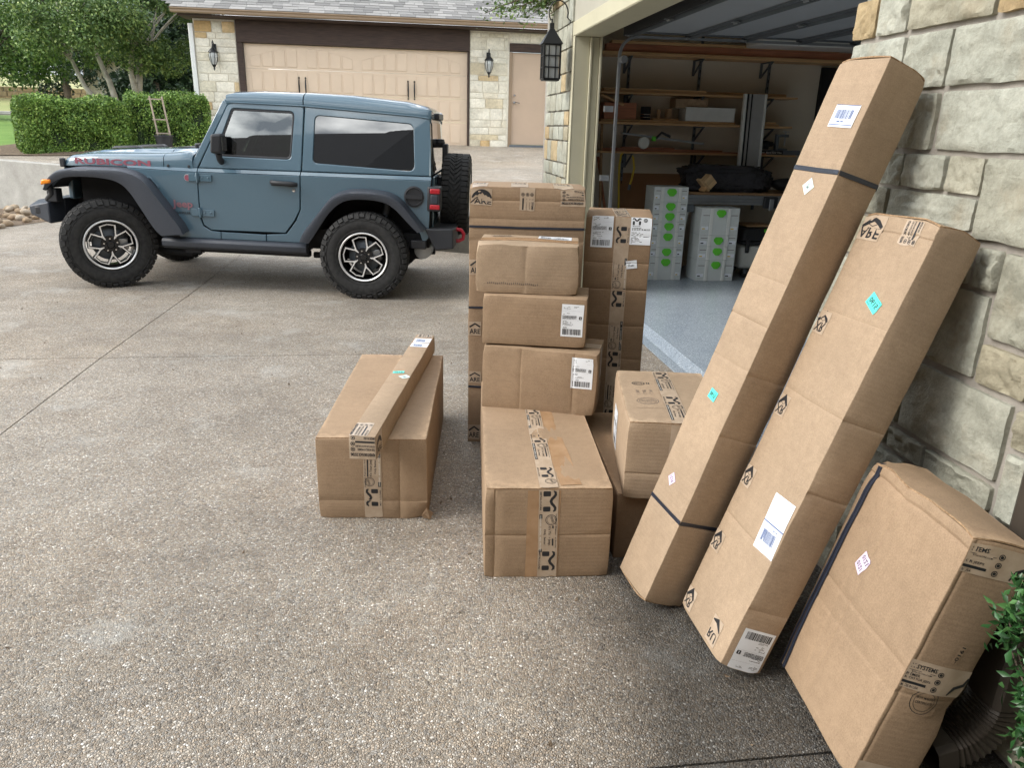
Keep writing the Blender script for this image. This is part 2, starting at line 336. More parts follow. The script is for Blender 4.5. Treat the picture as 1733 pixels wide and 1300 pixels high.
o_ = t.nodes.new('ShaderNodeOutputMaterial'); g = t.nodes.new('ShaderNodeBsdfGlossy'); g.inputs['Roughness'].default_value = .01; g.inputs['Color'].default_value = (1,1,1,1)
tr = t.nodes.new('ShaderNodeBsdfTransparent'); tr.inputs['Color'].default_value = (.28,.34,.31,1); mxs = t.nodes.new('ShaderNodeMixShader'); fr = t.nodes.new('ShaderNodeFresnel'); fr.inputs['IOR'].default_value = 2.4
t.links.new(fr.outputs[0], mxs.inputs[0]); t.links.new(tr.outputs[0], mxs.inputs[1]); t.links.new(g.outputs[0], mxs.inputs[2]); t.links.new(mxs.outputs[0], o_.inputs[0]); M['glass'] = m
M['amber'] = simple('amber_marker_lens', (.85, .26, .02), .15, var=.03, bump=0)
M['red_lens'] = simple('red_lamp_lens', (.42, .02, .03), .15, var=.05, bump=0)
M['red'] = simple('red_tow_hook', (.50, .02, .04), .35, bump=0)
M['dull_red'] = simple('dull_red_decal', (.26, .07, .10), .4, bump=0)
M['badge'] = simple('grey_red_badge', (.30, .15, .18), .3, .3, bump=0)
M['machined'] = simple('machined_aluminium', (.85, .84, .82), .30, .45, var=.05, bump=0)
M['rim_black'] = simple('gloss_black_rim', (.012, .012, .013), .22, bump=0)
M['skylit_roof'] = simple('dark_roofing', (.045, .04, .038), .9, sc=3)
# foliage
def leafm(name, stops, rough=.5):
    m = NM(name, rough, spec=.4); g = m.n.new('ShaderNodeNewGeometry')
    a = m.ramp(g.outputs['Random Per Island'], stops); a = m.mix(.5, a, m.ramp(m.noise(1.3, 4, .6), [(.3, (.62,.66,.62)), (.7, (1.35,1.3,1.1))]), 'MULTIPLY')
    m.base(a); m.b.inputs['Transmission Weight'].default_value = 0
    m.b.inputs['Subsurface Weight'].default_value = 0
    return m.m
M['leaf_hedge'] = leafm('hedge_leaf', [(0, (.06,.12,.025)), (.5, (.13,.24,.045)), (.85, (.26,.40,.08)), (1, (.40,.52,.14))])
M['leaf_tree'] = leafm('live_oak_leaf', [(0, (.05,.10,.03)), (.5, (.11,.19,.055)), (.9, (.22,.31,.09)), (1, (.32,.38,.13))])
M['leaf_dark'] = leafm('dark_cedar_leaf', [(0, (.015,.035,.018)), (.6, (.03,.06,.03)), (1, (.07,.11,.05))])
M['leaf_shrub'] = leafm('shrub_leaf', [(0, (.015,.05,.015)), (.5, (.03,.10,.03)), (1, (.08,.19,.06))], .35)
M['bark_pale'] = simple('pale_peeling_bark', (.42, .38, .33), .9, var=.35, sc=5, bump=.6, bd=.02)
M['bark'] = simple('brown_bark', (.13, .10, .075), .95, var=.3, sc=6, bump=.8, bd=.03)
M['core'] = simple('shaded_twigs', (.02, .035, .012), .95, bump=0)
M['river_rock'] = stone('tan_river_rock', [(0, (.32,.22,.14)), (.5, (.48,.37,.26)), (1, (.55,.48,.40))], 9)
M['greymetal'] = simple('bronze_downspout_metal', (.055, .045, .035), .45, .2, bump=.1)
# ---------------------------------------------------------------- back-projection of measured points onto known planes
def at(px, py, n, k):
    d = rt*((px-866.5)/F) - up2*((py-650)/F) + fw
    o = Vector((0, 0, HCAM)); n = Vector(n); return o + d*((k-n.dot(o))/n.dot(d))
def atY(px, py, Y): return at(px, py, (0, 1, 0), Y)
def wallY(x): return 14.5 - .538*(x+6.98)
def lerp(a, b, t): return a+(b-a)*t
def interp(x, pts):
    if x <= pts[0][0]: return pts[0][1]
    for (a, va), (b, vb) in zip(pts, pts[1:]):
        if x <= b: return va+(vb-va)*(x-a)/(b-a)
    return pts[-1][1]
def zt(x, y):   # upper ground level
    z = interp(y, [(9, .84), (13, .72), (15.8, .84), (18.5, 1.14), (24, 1.36), (30, 1.53), (36.5, 1.62), (46, 2.5), (60, 3.4), (120, 7)])
    return z + (0.05*noise.noise(Vector((x*.1, y*.1, 0))) if y > 24 else 0)

# ---------------------------------------------------------------- ground
def gz(x, y):  # the drive falls gently beyond the second joint
    t = min(1, max(0, (y-5.2)/2.3)); return -t*min(.09, max(0, .052+.024*(x+1.6)))*(1 if x < 1.0 else max(0, (1.78-x)/.78))
mb = MB(); mb.box(-60, 60, -40, 12.3, -.40, -.13)
mb.build('ground', M['joint']).__setitem__('kind', 'structure')
dr = empty('driveway'); dr['kind'] = 'structure'
gp = .004
xs = [(-14, -6.2), (-6.2, -2.05), (-2.05, 1.78)]; ys = [(-6, -2.3), (-2.3, 1.44), (1.44, 5.2), (5.2, 9.4), (9.4, 99)]
for (a, b) in xs:
    for (c_, d_) in ys:
        y1a = min(d_, wallY(a)+.05); y1b = min(d_, wallY(b)+.05)
        if y1b <= c_+.1 and y1a <= c_+.1: continue
        mb = MB(); n_ = 8; y1b_ = max(c_+.02, y1b-gp); y1a_ = max(c_+.02, y1a-gp)
        g_ = [(lerp(a+gp, b-gp, i/n_), lerp(c_+gp, lerp(y1a_, y1b_, i/n_), j/n_)) for j in range(n_+1) for i in range(n_+1)]
        mb.add([(x, y, gz(x, y)) for x, y in g_], [(j*(n_+1)+i, j*(n_+1)+i+1, (j+1)*(n_+1)+i+1, (j+1)*(n_+1)+i) for j in range(n_) for i in range(n_)])
        ed_ = [g_[i] for i in range(n_+1)]+[g_[j*(n_+1)+n_] for j in range(1, n_+1)]+[g_[n_*(n_+1)+i] for i in range(n_-1, -1, -1)]+[g_[j*(n_+1)] for j in range(n_-1, 0, -1)]; q_ = len(ed_)
        mb.add([(x, y, gz(x, y)) for x, y in ed_]+[(x, y, gz(x, y)-.016) for x, y in ed_], [(i, (i+1) % q_, q_+(i+1) % q_, q_+i) for i in range(q_)])
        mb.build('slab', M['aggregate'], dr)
# garage floor: apron strip, sloped lip and slab
gf = empty('garage_floor'); gf['kind'] = 'structure'
mb = MB(); mb.box(1.782, 1.86, -1, 8.72, -.02, .002); mb.add([(1.86,-1,.002),(1.95,-1,.03),(1.95,8.72,.03),(1.86,8.72,.002),(1.86,-1,-.02),(1.95,-1,-.02),(1.95,8.72,-.02),(1.86,8.72,-.02)], [(0,1,2,3),(4,7,6,5),(0,3,7,4),(1,5,6,2),(0,4,5,1),(3,2,6,7)])
mb.box(1.95, 9.2, -1, 8.72, -.02, .03); mb.build('slab', M['epoxy'], gf)
# upper terrain sheet
mb = MB(); nx, ny = 60, 60; vs = []
X0, X1 = -70, 34
for j in range(ny+1):
    for i in range(nx+1):
        x = lerp(X0, X1, i/nx); y0 = max(wallY(x)+.1, 9.6) if x < 1.9 else 9.3
        y = y0 + (130-y0)*(j/ny)**2.2
        vs.append((x, y, zt(x, y)-.012))
fs = [(j*(nx+1)+i, j*(nx+1)+i+1, (j+1)*(nx+1)+i+1, (j+1)*(nx+1)+i) for j in range(ny) for i in range(nx)]
mb.add(vs, fs); o = mb.build('hillside', M['hill'], smooth=60); tag(o, kind='structure')
def sheet(name, poly, m, dz, step=.6, parent=None, thick=0):
    # conforming sheet: clip a grid by cutting the polygon into strips in y
    mb = MB(); ymin = min(p[1] for p in poly); ymax = max(p[1] for p in poly); n = max(1, int((ymax-ymin)/step)); rows = []
    for k in range(n+1):
        y = ymin+(ymax-ymin)*k/n; y_ = min(max(y, ymin+1e-4), ymax-1e-4); xs_ = []
        for (a, b), (c, d) in zip(poly, poly[1:]+poly[:1]):
            if (b-y_)*(d-y_) < 0: xs_.append(a+(c-a)*(y_-b)/(d-b))
        xs_.sort(); rows.append([(lerp(xs_[0], xs_[-1], t/6), y, zt(lerp(xs_[0], xs_[-1], t/6), y)+dz) for t in range(7)])
    mb.loft(rows); o = mb.build(name, m, parent, smooth=60); o['kind'] = 'structure'; return o
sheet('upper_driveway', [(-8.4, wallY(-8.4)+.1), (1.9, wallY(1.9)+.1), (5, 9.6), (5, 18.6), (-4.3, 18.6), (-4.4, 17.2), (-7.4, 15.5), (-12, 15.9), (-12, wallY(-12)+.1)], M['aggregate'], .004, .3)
sheet('lawn', [(-7.7, 15.75), (-6.6, 17.2), (-8.5, 29.6), (-40, 29.6), (-40, 16.4), (-12, 16.05)], M['lawn'], .010, .6)
sheet('mulch_bed', [(-8.2, 15.35), (-6.8, 15.5), (-5.0, 16.3), (-4.3, 17.2), (-4.3, 19.5), (-6.3, 19.5), (-8.0, 16.6)], M['mulch'], .020, .3)
sheet('street', [(-60, 30.2), (-5, 30.2), (-5, 36), (-60, 36)], M['asphalt'], .03, 1)
mb = MB()
for y in (29.7, 36.1): mb.hexa([(-60, y, 1.3), (-4, y, 1.3), (-4, y+.25, 1.3), (-60, y+.25, 1.3), (-60, y, zt(0, y)+.09), (-4, y, zt(0, y)+.09), (-4, y+.25, zt(0, y)+.1), (-60, y+.25, zt(0, y)+.1)])
tag(mb.build('kerb', M['concrete'], bevel=.02), kind='structure')
mb = MB(); pts = [Vector((-7.55, 15.35)), Vector((-7.95, 16.0)), Vector((-9.2, 16.3)), Vector((-13, 16.2))]
for a, b in zip(pts, pts[1:]):
    za = zt(a.x, a.y); zb = zt(b.x, b.y); n_ = (b-a).normalized(); n_ = Vector((-n_.y, n_.x))*.12
    mb.hexa([(a.x-n_.x, a.y-n_.y, za-.1), (a.x+n_.x, a.y+n_.y, za-.1), (b.x+n_.x, b.y+n_.y, zb-.1), (b.x-n_.x, b.y-n_.y, zb-.1), (a.x-n_.x, a.y-n_.y, za+.07), (a.x+n_.x, a.y+n_.y, za+.07), (b.x+n_.x, b.y+n_.y, zb+.07), (b.x-n_.x, b.y-n_.y, zb+.07)])
tag(mb.build('lawn_edging', M['concrete'], bevel=.02), kind='structure')
# retaining wall
mb = MB()
for k in range(12):
    a = lerp(-14, 1.9, k/12); b = lerp(-14, 1.9, (k+1)/12)-.0; nx_, ny_ = .09, .17
    za = zt(a, wallY(a)+.1)+.03; zb = zt(b, wallY(b)+.1)+.03
    mb.hexa([(a, wallY(a), -.12), (b, wallY(b), -.12), (b+nx_, wallY(b)+ny_, -.12), (a+nx_, wallY(a)+ny_, -.12), (a, wallY(a), za), (b, wallY(b), zb), (b+nx_, wallY(b)+ny_, zb), (a+nx_, wallY(a)+ny_, za)])
o = mb.build('retaining_wall', M['concrete'], bevel=.012); tag(o, 'low pale grey cast concrete retaining wall running behind the blue vehicle', 'wall')

# river rocks at the foot of the retaining wall
def rock_mesh(seed, sc=(1, .8, .6), sub=2):
    bm = bmesh.new(); bmesh.ops.create_icosphere(bm, subdivisions=sub, radius=1)
    for v in bm.verts:
        n = noise.noise(v.co*1.1+Vector((seed*7, 0, 0))); v.co = Vector((v.co.x*sc[0], v.co.y*sc[1], v.co.z*sc[2]))*(1+.35*n)
    me = bpy.data.meshes.new('rock'); bm.to_mesh(me); bm.free(); me.materials.append(M['river_rock'])
    me.polygons.foreach_set('use_smooth', [True]*len(me.polygons)); return me
rocks = [rock_mesh(i) for i in range(5)]
mb = MB(); mb.add([(-5.45, 12.7, .006), (-5.5, 13.6, .006), (-14, 18.2, .006), (-14, 9.4, .006), (-6.0, 11.2, .006)], [(0, 1, 2, 3, 4)])
tag(mb.build('rock_bed', M['mulch']), kind='structure')
rr = random.Random(3); k = 0
while k < 230:
    x = rr.uniform(-8.2, -5.3); y = rr.uniform(11, 15)
    if y > wallY(x)-.1 or y < 11.4+abs(x+5.4)*-.25 or (x > -5.6 and y < 12.1): continue
    if (x+5.5)*1.1 > (y-12.6)*.3+.1: continue
    s = rr.uniform(.035, .095); o = link(rocks[k % 5], 'river_rock'); o.location = (x, y, s*.35+rr.choice((0, 0, .07))); o.rotation_euler = (rr.random()*.6, rr.random()*.6, rr.random()*6.3); o.scale = (s, s, s)
    tag(o, 'tan and brown river rock in the loose pile below the concrete retaining wall', 'rock', 'river rocks at the foot of the retaining wall'); k += 1

# ---------------------------------------------------------------- ashlar stones
def stone_mesh(wd, ht, th, seed, nx=7, nz=5, rough=.010, m=None):
    """stone facing local -Y, lower left corner at the origin"""
    mb = MB(); vs = []; r = min(.006, ht*.08)
    for j in range(nz+1):
        for i in range(nx+1):
            s, t = i/nx, j/nz; x = s*wd; z = t*ht
            edge = min(x, wd-x, z, ht-z); q = Vector((x*7+seed*3.1, z*7+seed, seed*1.7))
            n = noise.noise(q)*.45+noise.noise(q*2.7)*.45+abs(noise.noise(q*4.5+Vector((3, 3, 3))))*.7-.2
            y = -th + (0 if edge > 1e-6 else th*.22) - n*rough*(1.3 if edge > 1e-6 else .3)
            wob = .004 if wd > .12 else .0015
            dx = noise.noise(q*2+Vector((5, 0, 0)))*wob; dz = noise.noise(q*2+Vector((0, 9, 0)))*wob
            if edge < 1e-6: dx += (r*.4 if s == 0 else -r*.4 if s == 1 else 0)*(1 if t in (0, 1) else .2); dz += (r*.4 if t == 0 else -r*.4 if t == 1 else 0)*(1 if s in (0, 1) else .2)
            vs.append((x+dx, y, z+dz))
    fs = [(j*(nx+1)+i, j*(nx+1)+i+1, (j+1)*(nx+1)+i+1, (j+1)*(nx+1)+i) for j in range(nz) for i in range(nx)]
    n0 = len(vs); rim = [i for i in range(nx+1)] + [j*(nx+1)+nx for j in range(1, nz+1)] + [nz*(nx+1)+i for i in range(nx-1, -1, -1)] + [j*(nx+1) for j in range(nz-1, 0, -1)]
    for i in rim: vs.append((vs[i][0], .004, vs[i][2]))
    k = len(rim); fs += [(rim[i], n0+i, n0+(i+1) % k, rim[(i+1) % k]) for i in range(k)]
    mb.add(vs, fs); me = mb.mesh('stone', m or M['stone_near'])
    me.polygons.foreach_set('use_smooth', [True]*len(me.polygons)); me.set_sharp_from_angle(angle=R(38)); return me

# ---------------------------------------------------------------- house with the open garage (right)
house = tag(empty('stone_house', (1.5, 2.6, 0)), 'grey green stone house with an open garage on the right', 'house')
HI = Matrix.Translation((-1.5, -2.6, 0))
class W:  # part builder in world coordinates under the house
    @staticmethod
    def build(mb, name, m, parent=house, off=(1.5, 2.6, 0), **k):
        mb.v = [(a-off[0], b-off[1], c-off[2]) for a, b, c in mb.v]; return mb.build(name, m, parent, **k)
WX = 1.515
# core walls (mortar plane) near pier and far column
mb = MB(); mb.box(WX, 1.76, -2.2, 2.575, -.1, 3.4); W.build(mb, 'wall', M['mortar'])
mb = MB(); mb.box(WX, 1.70, 7.298, 8.38, -.1, 3.4); mb.box(1.62, 1.80, 8.38, 9.0, -.1, 3.4); W.build(mb, 'wall', M['mortar'])
mb = MB(); mb.box(1.62, 9.3, 9.001, 9.2, -.1, 3.6); W.build(mb, 'wall', M['mortar'])
# near stones from the measured courses: (z0, z1, [(yfar, ynear), ...])
rows = [(1.30,1.385,[(2.61,2.27),(2.255,1.88)]),(1.395,1.49,[(2.6,2.36),(2.345,2.22),(2.205,2.025),(2.01,1.875)]),
 (1.505,1.66,[(2.615,2.27),(2.255,2.11),(2.09,1.74),(1.725,1.3)]),(1.675,1.825,[(2.60,2.315),(2.30,2.105),(2.09,1.79),(1.775,1.4)]),
 (1.84,1.955,[(2.61,2.49),(2.475,2.325),(2.31,1.955),(1.94,1.66),(1.645,1.3)]),(1.97,2.12,[(2.6,2.3),(2.285,1.9),(1.885,1.6),(1.585,1.2)]),
 (2.135,2.28,[(2.61,2.45),(2.435,2.02),(2.005,1.7),(1.685,1.2)]),(2.295,2.43,[(2.6,2.2),(2.185,1.8),(1.785,1.2)]),
 (1.16,1.29,[(2.61,2.2),(2.185,1.85)]),(.925,1.145,[(2.6,2.35),(2.335,1.95),(1.935,1.755)]),
 (1.16,1.265,[(1.83,1.745)]),(1.045,1.265,[(1.73,1.60)]),(.92,1.025,[(1.74,1.57)]),(.69,.9,[(2.6,2.42),(2.40,2.02),(2.005,1.60)]),(.80,.9,[(1.575,1.44)]),
 (.605,.67,[(2.6,2.3),(2.285,2.055),(2.04,1.875),(1.86,1.60)]),(.605,.785,[(1.575,1.42)]),(1.285,1.49,[(1.86,1.67)]),(1.30,1.49,[(1.655,1.3)]),
 (1.045,1.285,[(1.585,1.3)]),(.92,1.03,[(1.555,1.25)]),(.80,.905,[(1.425,1.2)]),(.605,.785,[(1.405,1.1)]),
 (.43,.59,[(2.6,2.25),(2.235,1.95),(1.935,1.7),(1.685,1.4),(1.385,1.1)]),(.24,.415,[(2.61,2.4),(2.385,2.0),(1.985,1.75),(1.735,1.36),(1.345,1.0)]),(.03,.225,[(2.6,2.2),(2.185,1.9),(1.885,1.5),(1.485,1.1)])]
k = 0
for z0, z1, cells in rows:
    for a, b in cells:
        tan = (z0 == 1.84 and a in (2.61, 1.94)) or (z0 > 1.9 and k % 4 == 1); k += 1
        me = stone_mesh(a-b, z1-z0, .014+.010*rnd.random(), k*1.37, 20, 13, .016, M['stone_tan'] if tan else M['stone_near'])
        o = link(me, 'stone', house); o.rotation_euler = (0, 0, -math.pi/2); o.location = (WX-1.5, a-2.6, z0)
# coarse courses on the rest of the near wall towards and behind the camera
rs = random.Random(11); z = .03
while z < 3.3:
    h = rs.choice((.13, .17, .21)); y = 1.08 if z < .6 else 1.18
    while y > -2.1:
        l = rs.uniform(.18, .42); me = stone_mesh(l, h, .03, rs.random()*99, 5, 4, .01); o = link(me, 'stone', house); o.rotation_euler = (0, 0, -math.pi/2); o.location = (WX-1.5, y-2.6, z); y -= l+.014
    z += h+.014
# return of the near pier into the opening and far column
def ashlar(x0, x1, z0, z1, place, seed, hs=(.13, .17, .22), ls=(.2, .42), g=.014, mats=(M['stone_near'],), parent=house, th=.03, res=(5, 4), flush=False):
    rs = random.Random(seed); z = z0
    while z < z1-.03:
        h = min(rs.choice(hs), z1-z)
        if z1-(z+h+g) < .05: h = z1-z
        x = x0
        while x < x1-.02:
            l = min(rs.uniform(*ls), x1-x)
            if x1-(x+l+g) < .07: l = x1-x
            o = link(stone_mesh(l, h, th, rs.random()*99, res[0], res[1], .009, rs.choice(mats)), 'stone', parent); place(o, x, z); x += l+g
        z += h+g
def pl_far(o, x, z): o.rotation_euler = (0, 0, -math.pi/2); o.location = (WX-1.5, 8.40-x-2.6, z)
ashlar(0, 1.19, .0, 3.3, pl_far, 5, (.12, .15, .19), (.16, .34), mats=(M['stone_near'],)*6+(M['stone_tan'],))
def pl_farret(o, x, z): o.rotation_euler = (0, 0, math.pi); o.location = (1.69-1.5-x, 8.38-2.6, z)
ashlar(0, .18, .8, 3.3, pl_farret, 6, (.12, .15, .19), (.17, .2), mats=(M['stone_tan'],))
def pl_nearret(o, x, z): o.rotation_euler = (0, 0, math.pi); o.location = (1.75-1.5-x, 2.575-2.6, z)
ashlar(0, .22, .03, 2.36, pl_nearret, 7, (.12, .15, .19), (.2, .24), mats=(M['stone_tan'], M['stone_near']))
# lintel, casing and jambs of the opening
mb = MB(); mb.box(1.51, 1.74, 2.58, 7.295, 2.345, 3.4); W.build(mb, 'lintel', M['lintel'])
mb = MB(); mb.box(1.496, 1.509, 2.62, 7.20, 2.325, 2.44); mb.box(1.5, 1.745, 2.60, 7.13, 2.32, 2.344); W.build(mb, 'door_casing', M['trim_tan'], bevel=.004)
mb = MB(); mb.box(1.499, 1.513, 7.13, 7.20, 0, 2.325); mb.box(1.514, 1.64, 7.132, 7.296, 0, 2.32); mb.box(1.642, 1.662, 7.108, 7.29, 0, 2.318); mb.box(1.664, 1.73, 7.137, 7.30, 0, 2.32); mb.box(1.732, 1.752, 7.11, 7.30, 0, 2.318); W.build(mb, 'door_casing', M['trim_tan'], bevel=.004)
mb = MB(); mb.box(1.762, 1.79, 2.585, 2.70, 0, 2.32); W.build(mb, 'door_casing', M['trim_tan'], bevel=.004)
# interior shell
mb = MB(); mb.box(1.77, 9.2, 8.70, 8.85, .03, 2.78); W.build(mb, 'interior_wall', M['white_plaster'])
mb = MB(); mb.box(9.2, 9.35, -1, 8.85, .03, 2.78); W.build(mb, 'interior_wall', M['white_plaster'])
mb = MB(); mb.box(1.77, 9.35, -1.15, -1.0, .03, 2.78); W.build(mb, 'interior_wall', M['white_plaster'])
mb = MB(); mb.box(1.755, 1.775, 7.32, 8.69, .03, 2.78); mb.box(1.755, 1.775, 2.7, 7.31, 2.36, 2.78); mb.box(1.77, 1.785, -1, 2.58, .03, 2.78); W.build(mb, 'interior_wall', M['white_plaster'])
mb = MB(); mb.box(1.755, 9.35, -1.15, 8.85, 2.782, 2.9); W.build(mb, 'ceiling', M['white_plaster'])
# roof slab over the garage, eave in front of the lintel (out of frame, casts the porch shade)
mb = MB(); mb.hexa([(.95, -2.6, 3.30), (9.6, -2.6, 3.42), (9.6, 9.6, 3.42), (.95, 9.0, 3.30), (.95, -2.6, 3.42), (6, -2.6, 5.2), (6, 9.6, 5.2), (.95, 9.0, 3.42)]); W.build(mb, 'roof', M['skylit_roof'])
mb = MB(); mb.box(-2.0, 9.0, -4.2, -1.2, -.1, 3.3); W.build(mb, 'wall', M['gutter'])  # unseen wing added behind the camera to darken the carton fronts
mb = MB(); mb.hexa([(-3.0, -4.4, 3.28), (9.4, -4.4, 3.28), (9.4, -.75, 3.28), (-3.0, -.75, 3.28), (-1.2, -3.0, 5.4), (9.4, -3.0, 5.4), (9.4, -2.3, 5.4), (-1.2, -2.3, 5.4)]); W.build(mb, 'roof', M['skylit_roof'])  # eave and roof of the added wing, placed to block sky light
# open sectional door under the ceiling
gd = tag(empty('sectional_garage_door', (1.95, 2.7, 2.36)), 'raised sectional garage door with steel struts under the garage ceiling', 'garage door')
for i in range(5):
    x = i*.52; mb = MB(); mb.box(x+.002, x+.516, 0, 4.35, 0, .045); o = mb.build('door_section', M['door_inside'], gd, bevel=.004)
    mb = MB(); mb.box(x+.004, x+.045, .0, 4.34, -.018, -.001)
    mb.box(x+.03, x+.036, 0, 4.34, -.045, -.019)
    mb.build('strut', M['steel_dark'], gd)
    for j in (0, 2, 4):
        y = j*1.06+.02; mb = MB(); mb.box(x+.047, x+.512, y, y+.045, -.012, -.001); mb.build('stile', M['steel_dark'], gd)
    for j in range(1, 5):
        mb = MB(); mb.box(x-.035, x+.03, j*1.06+.03, j*1.06+.07, -.034, -.0285); mb.tube([(x, j*1.06+.02, -.035), (x, j*1.06+.09, -.035)], .008); mb.build('hinge', M['steel'], gd)
mb = MB(); mb.box(-.03, .0, -.02, 4.37, -.03, .06); mb.build('bottom_seal', M['black_plastic'], gd)
# tracks
tr_ = tag(empty('door_track', (1.88, 7.0, 0)), 'galvanised steel door track curving up inside the yellow tan jamb', 'track')
def track(root, yy, sgn):
    path = [(0, yy, .1), (0, yy, 2.17)] + [(.15-.15*math.cos(t), yy, 2.17+.15*math.sin(t)) for t in [R(a) for a in range(10, 91, 10)]] + [(3.2, yy, 2.33)]
    rails = []
    for (dx, dy) in ((-.010, -.018), (-.010, .018), (-.007, .018), (-.007, -.015), (.012, -.015), (.012, -.018)):
        r_ = []
        for i, p in enumerate(path):
            a = Vector(path[max(i-1, 0)]); b = Vector(path[min(i+1, len(path)-1)]); t = (b-a).normalized(); n = Vector((t.z, 0, -t.x))
            r_.append(Vector(p)+n*dx+Vector((0, dy*sgn, 0)))
        rails.append(r_)
    mb = MB(); mb.loft(rails, closed=True); mb.build('rail', M['steel'], root)
track(tr_, 0, 1)
for z in (.5, 1.1, 1.7):
    mb = MB(); mb.box(-.10, -.02, .02, .06, z, z+.05); mb.build('bracket', M['steel'], tr_)
mb = MB(); mb.tube([(.02, -.0, 2.13), (.02, -.1, 2.13)], .03, 12); mb.build('roller', M['steel'], tr_)
tr2 = tag(empty('door_track', (1.88, 2.72, 0)), 'galvanised steel door track on the camera side of the garage opening', 'track'); track(tr2, 0, -1)
# opener/torsion bar and a duct along the ceiling
mb = MB(); 
mb.box(3.65, 5.9, 8.05, 8.45, 2.42, 2.66); o = mb.build('ceiling_duct', M['white_paint'], bevel=.02); tag(o, 'long pale box duct under the garage ceiling above the top shelf', 'duct')
# black doorway on the back wall
mb = MB(); d0 = atY(1390, 118, 8.69); mb.box(d0.x, d0.x+.95, 8.66, 8.698, .03, 2.28); o = mb.build('door', M['matte_black'], house); o.location = (-1.5, -2.6, 0)

# ---------------------------------------------------------------- back building
YB = 18.5; ZB = 1.14
back = tag(empty('garage_building', (-1, YB, ZB)), 'cream stone building with wide tan garage door behind the blue vehicle', 'building')
OB = (-1, YB, ZB)
def BB(mb, name, m, parent=back, **k): mb.v = [(a+1, b-YB, c-ZB) for a, b, c in mb.v]; return mb.build(name, m, parent, **k)
mb = MB(); mb.box(-4.42, -3.56, YB, YB+.25, .7, 3.60); BB(mb, 'wall', M['mortar_far'])
mb = MB(); mb.box(1.50, 2.40, YB, YB+.25, .7, 3.60); mb.box(2.40, 3.40, YB, YB+.25, 3.37, 3.6); mb.box(3.40, 7, YB, YB+.25, .7, 3.6); BB(mb, 'wall', M['mortar_far'])
mb = MB(); mb.box(-4.42, -4.2, YB+.251, YB+8, .7, 3.6); BB(mb, 'wall', M['mortar_far'])
def pl_b(o, x, z): o.location = (x+1, 0, z-ZB)
far = (M['stone_far'],)
ashlar(-4.40, -3.57, 1.12, 3.56, pl_b, 21, (.11, .15, .20, .24), (.16, .48), .012, far, back, .022, (4, 3))
ashlar(1.51, 2.36, 1.12, 3.56, pl_b, 22, (.11, .15, .20, .24), (.16, .48), .012, far, back, .022, (4, 3))
ashlar(2.41, 3.40, 3.39, 3.58, pl_b, 23, (.19,), (.25, .48), .012, far, back, .022, (4, 3))
ashlar(3.42, 4.3, 1.12, 3.56, pl_b, 24, (.15, .20, .24), (.2, .48), .012, far, back, .022, (4, 3))
mb = MB(); mb.box(-4.52, -4.425, YB-.05, YB+.06, 1.05, 3.5); BB(mb, 'corner_downspout', M['white_paint'], bevel=.01)
# header beam and side posts
mb = MB(); mb.box(-3.55, 1.495, YB-.05, YB+.2, 3.165, 3.60); BB(mb, 'header_beam', M['beam'], bevel=.008)
mb = MB(); mb.box(-3.55, -3.43, YB-.035, YB+.2, 1.1, 3.163); BB(mb, 'door_post', M['beam'], bevel=.006)
mb = MB(); mb.box(1.455, 1.494, YB-.035, YB+.2, 1.1, 3.163); BB(mb, 'door_post', M['beam'], bevel=.006)
# sectional carriage door: 4 sections, each with 16 boards
GD = tag(empty('carriage_garage_door', (-3.42, YB+.06, ZB)), 'wide tan carriage style garage door with arched panel tops behind the blue vehicle', 'garage door')
DW = 4.87; SH = .505
groups = [.10, 1.30, 2.50, 3.70]; pw = .245
def arch(x):  # top height of panels in the top section
    c = 1.235 if x < 2.43 else 3.635; t = (x-c)/1.25; return .43 - .24*t*t
for s in range(4):
    z0 = s*SH; mb = MB(); mb.box(0, DW, 0, .04, z0+.002, z0+SH-.002); sec = mb.build('door_section', M['door_tan'], GD, bevel=.003)
    for g in groups:
        for k in range(4):
            xa = g+k*(pw+.012)+.02; xb = xa+pw-.03; mb = MB()
            ta = tb = z0+SH-.05
            if s == 3: ta = z0+arch(xa); tb = z0+arch(xb)
            b0 = z0+.05
            mb.prism([(xa, b0), (xb, b0), (xb, tb), (xa, ta)], lambda a, b: (a, -.012, b), lambda a, b: (a, .001, b)); mb.build('door_panel', M['door_tan'], sec, bevel=.004, seg=1)
for hx in (1.13, 1.27, 3.53, 3.67):
    p = atY(0, 0, 1)
    mb = MB(); z0 = 1.02; x = hx
    mb.tube([(x, -.012, z0), (x, -.05, z0+.05), (x, -.055, z0+.15), (x, -.05, z0+.25), (x, -.012, z0+.30)], [.012, .014, .017, .014, .012], 8)
    for e in (-.03, .33): mb.lathe([(.001, -.03), (.016, -.02), (.019, -.006), (.016, 0)], 8, (x, -.001, z0+e), 1)
    for e in (-.05, .35): mb.lathe([(.001, -.03), (.008, 0)], 6, (x, 0, z0+e), 1)
    mb.build('pull_handle', M['iron'], GD, smooth=40)
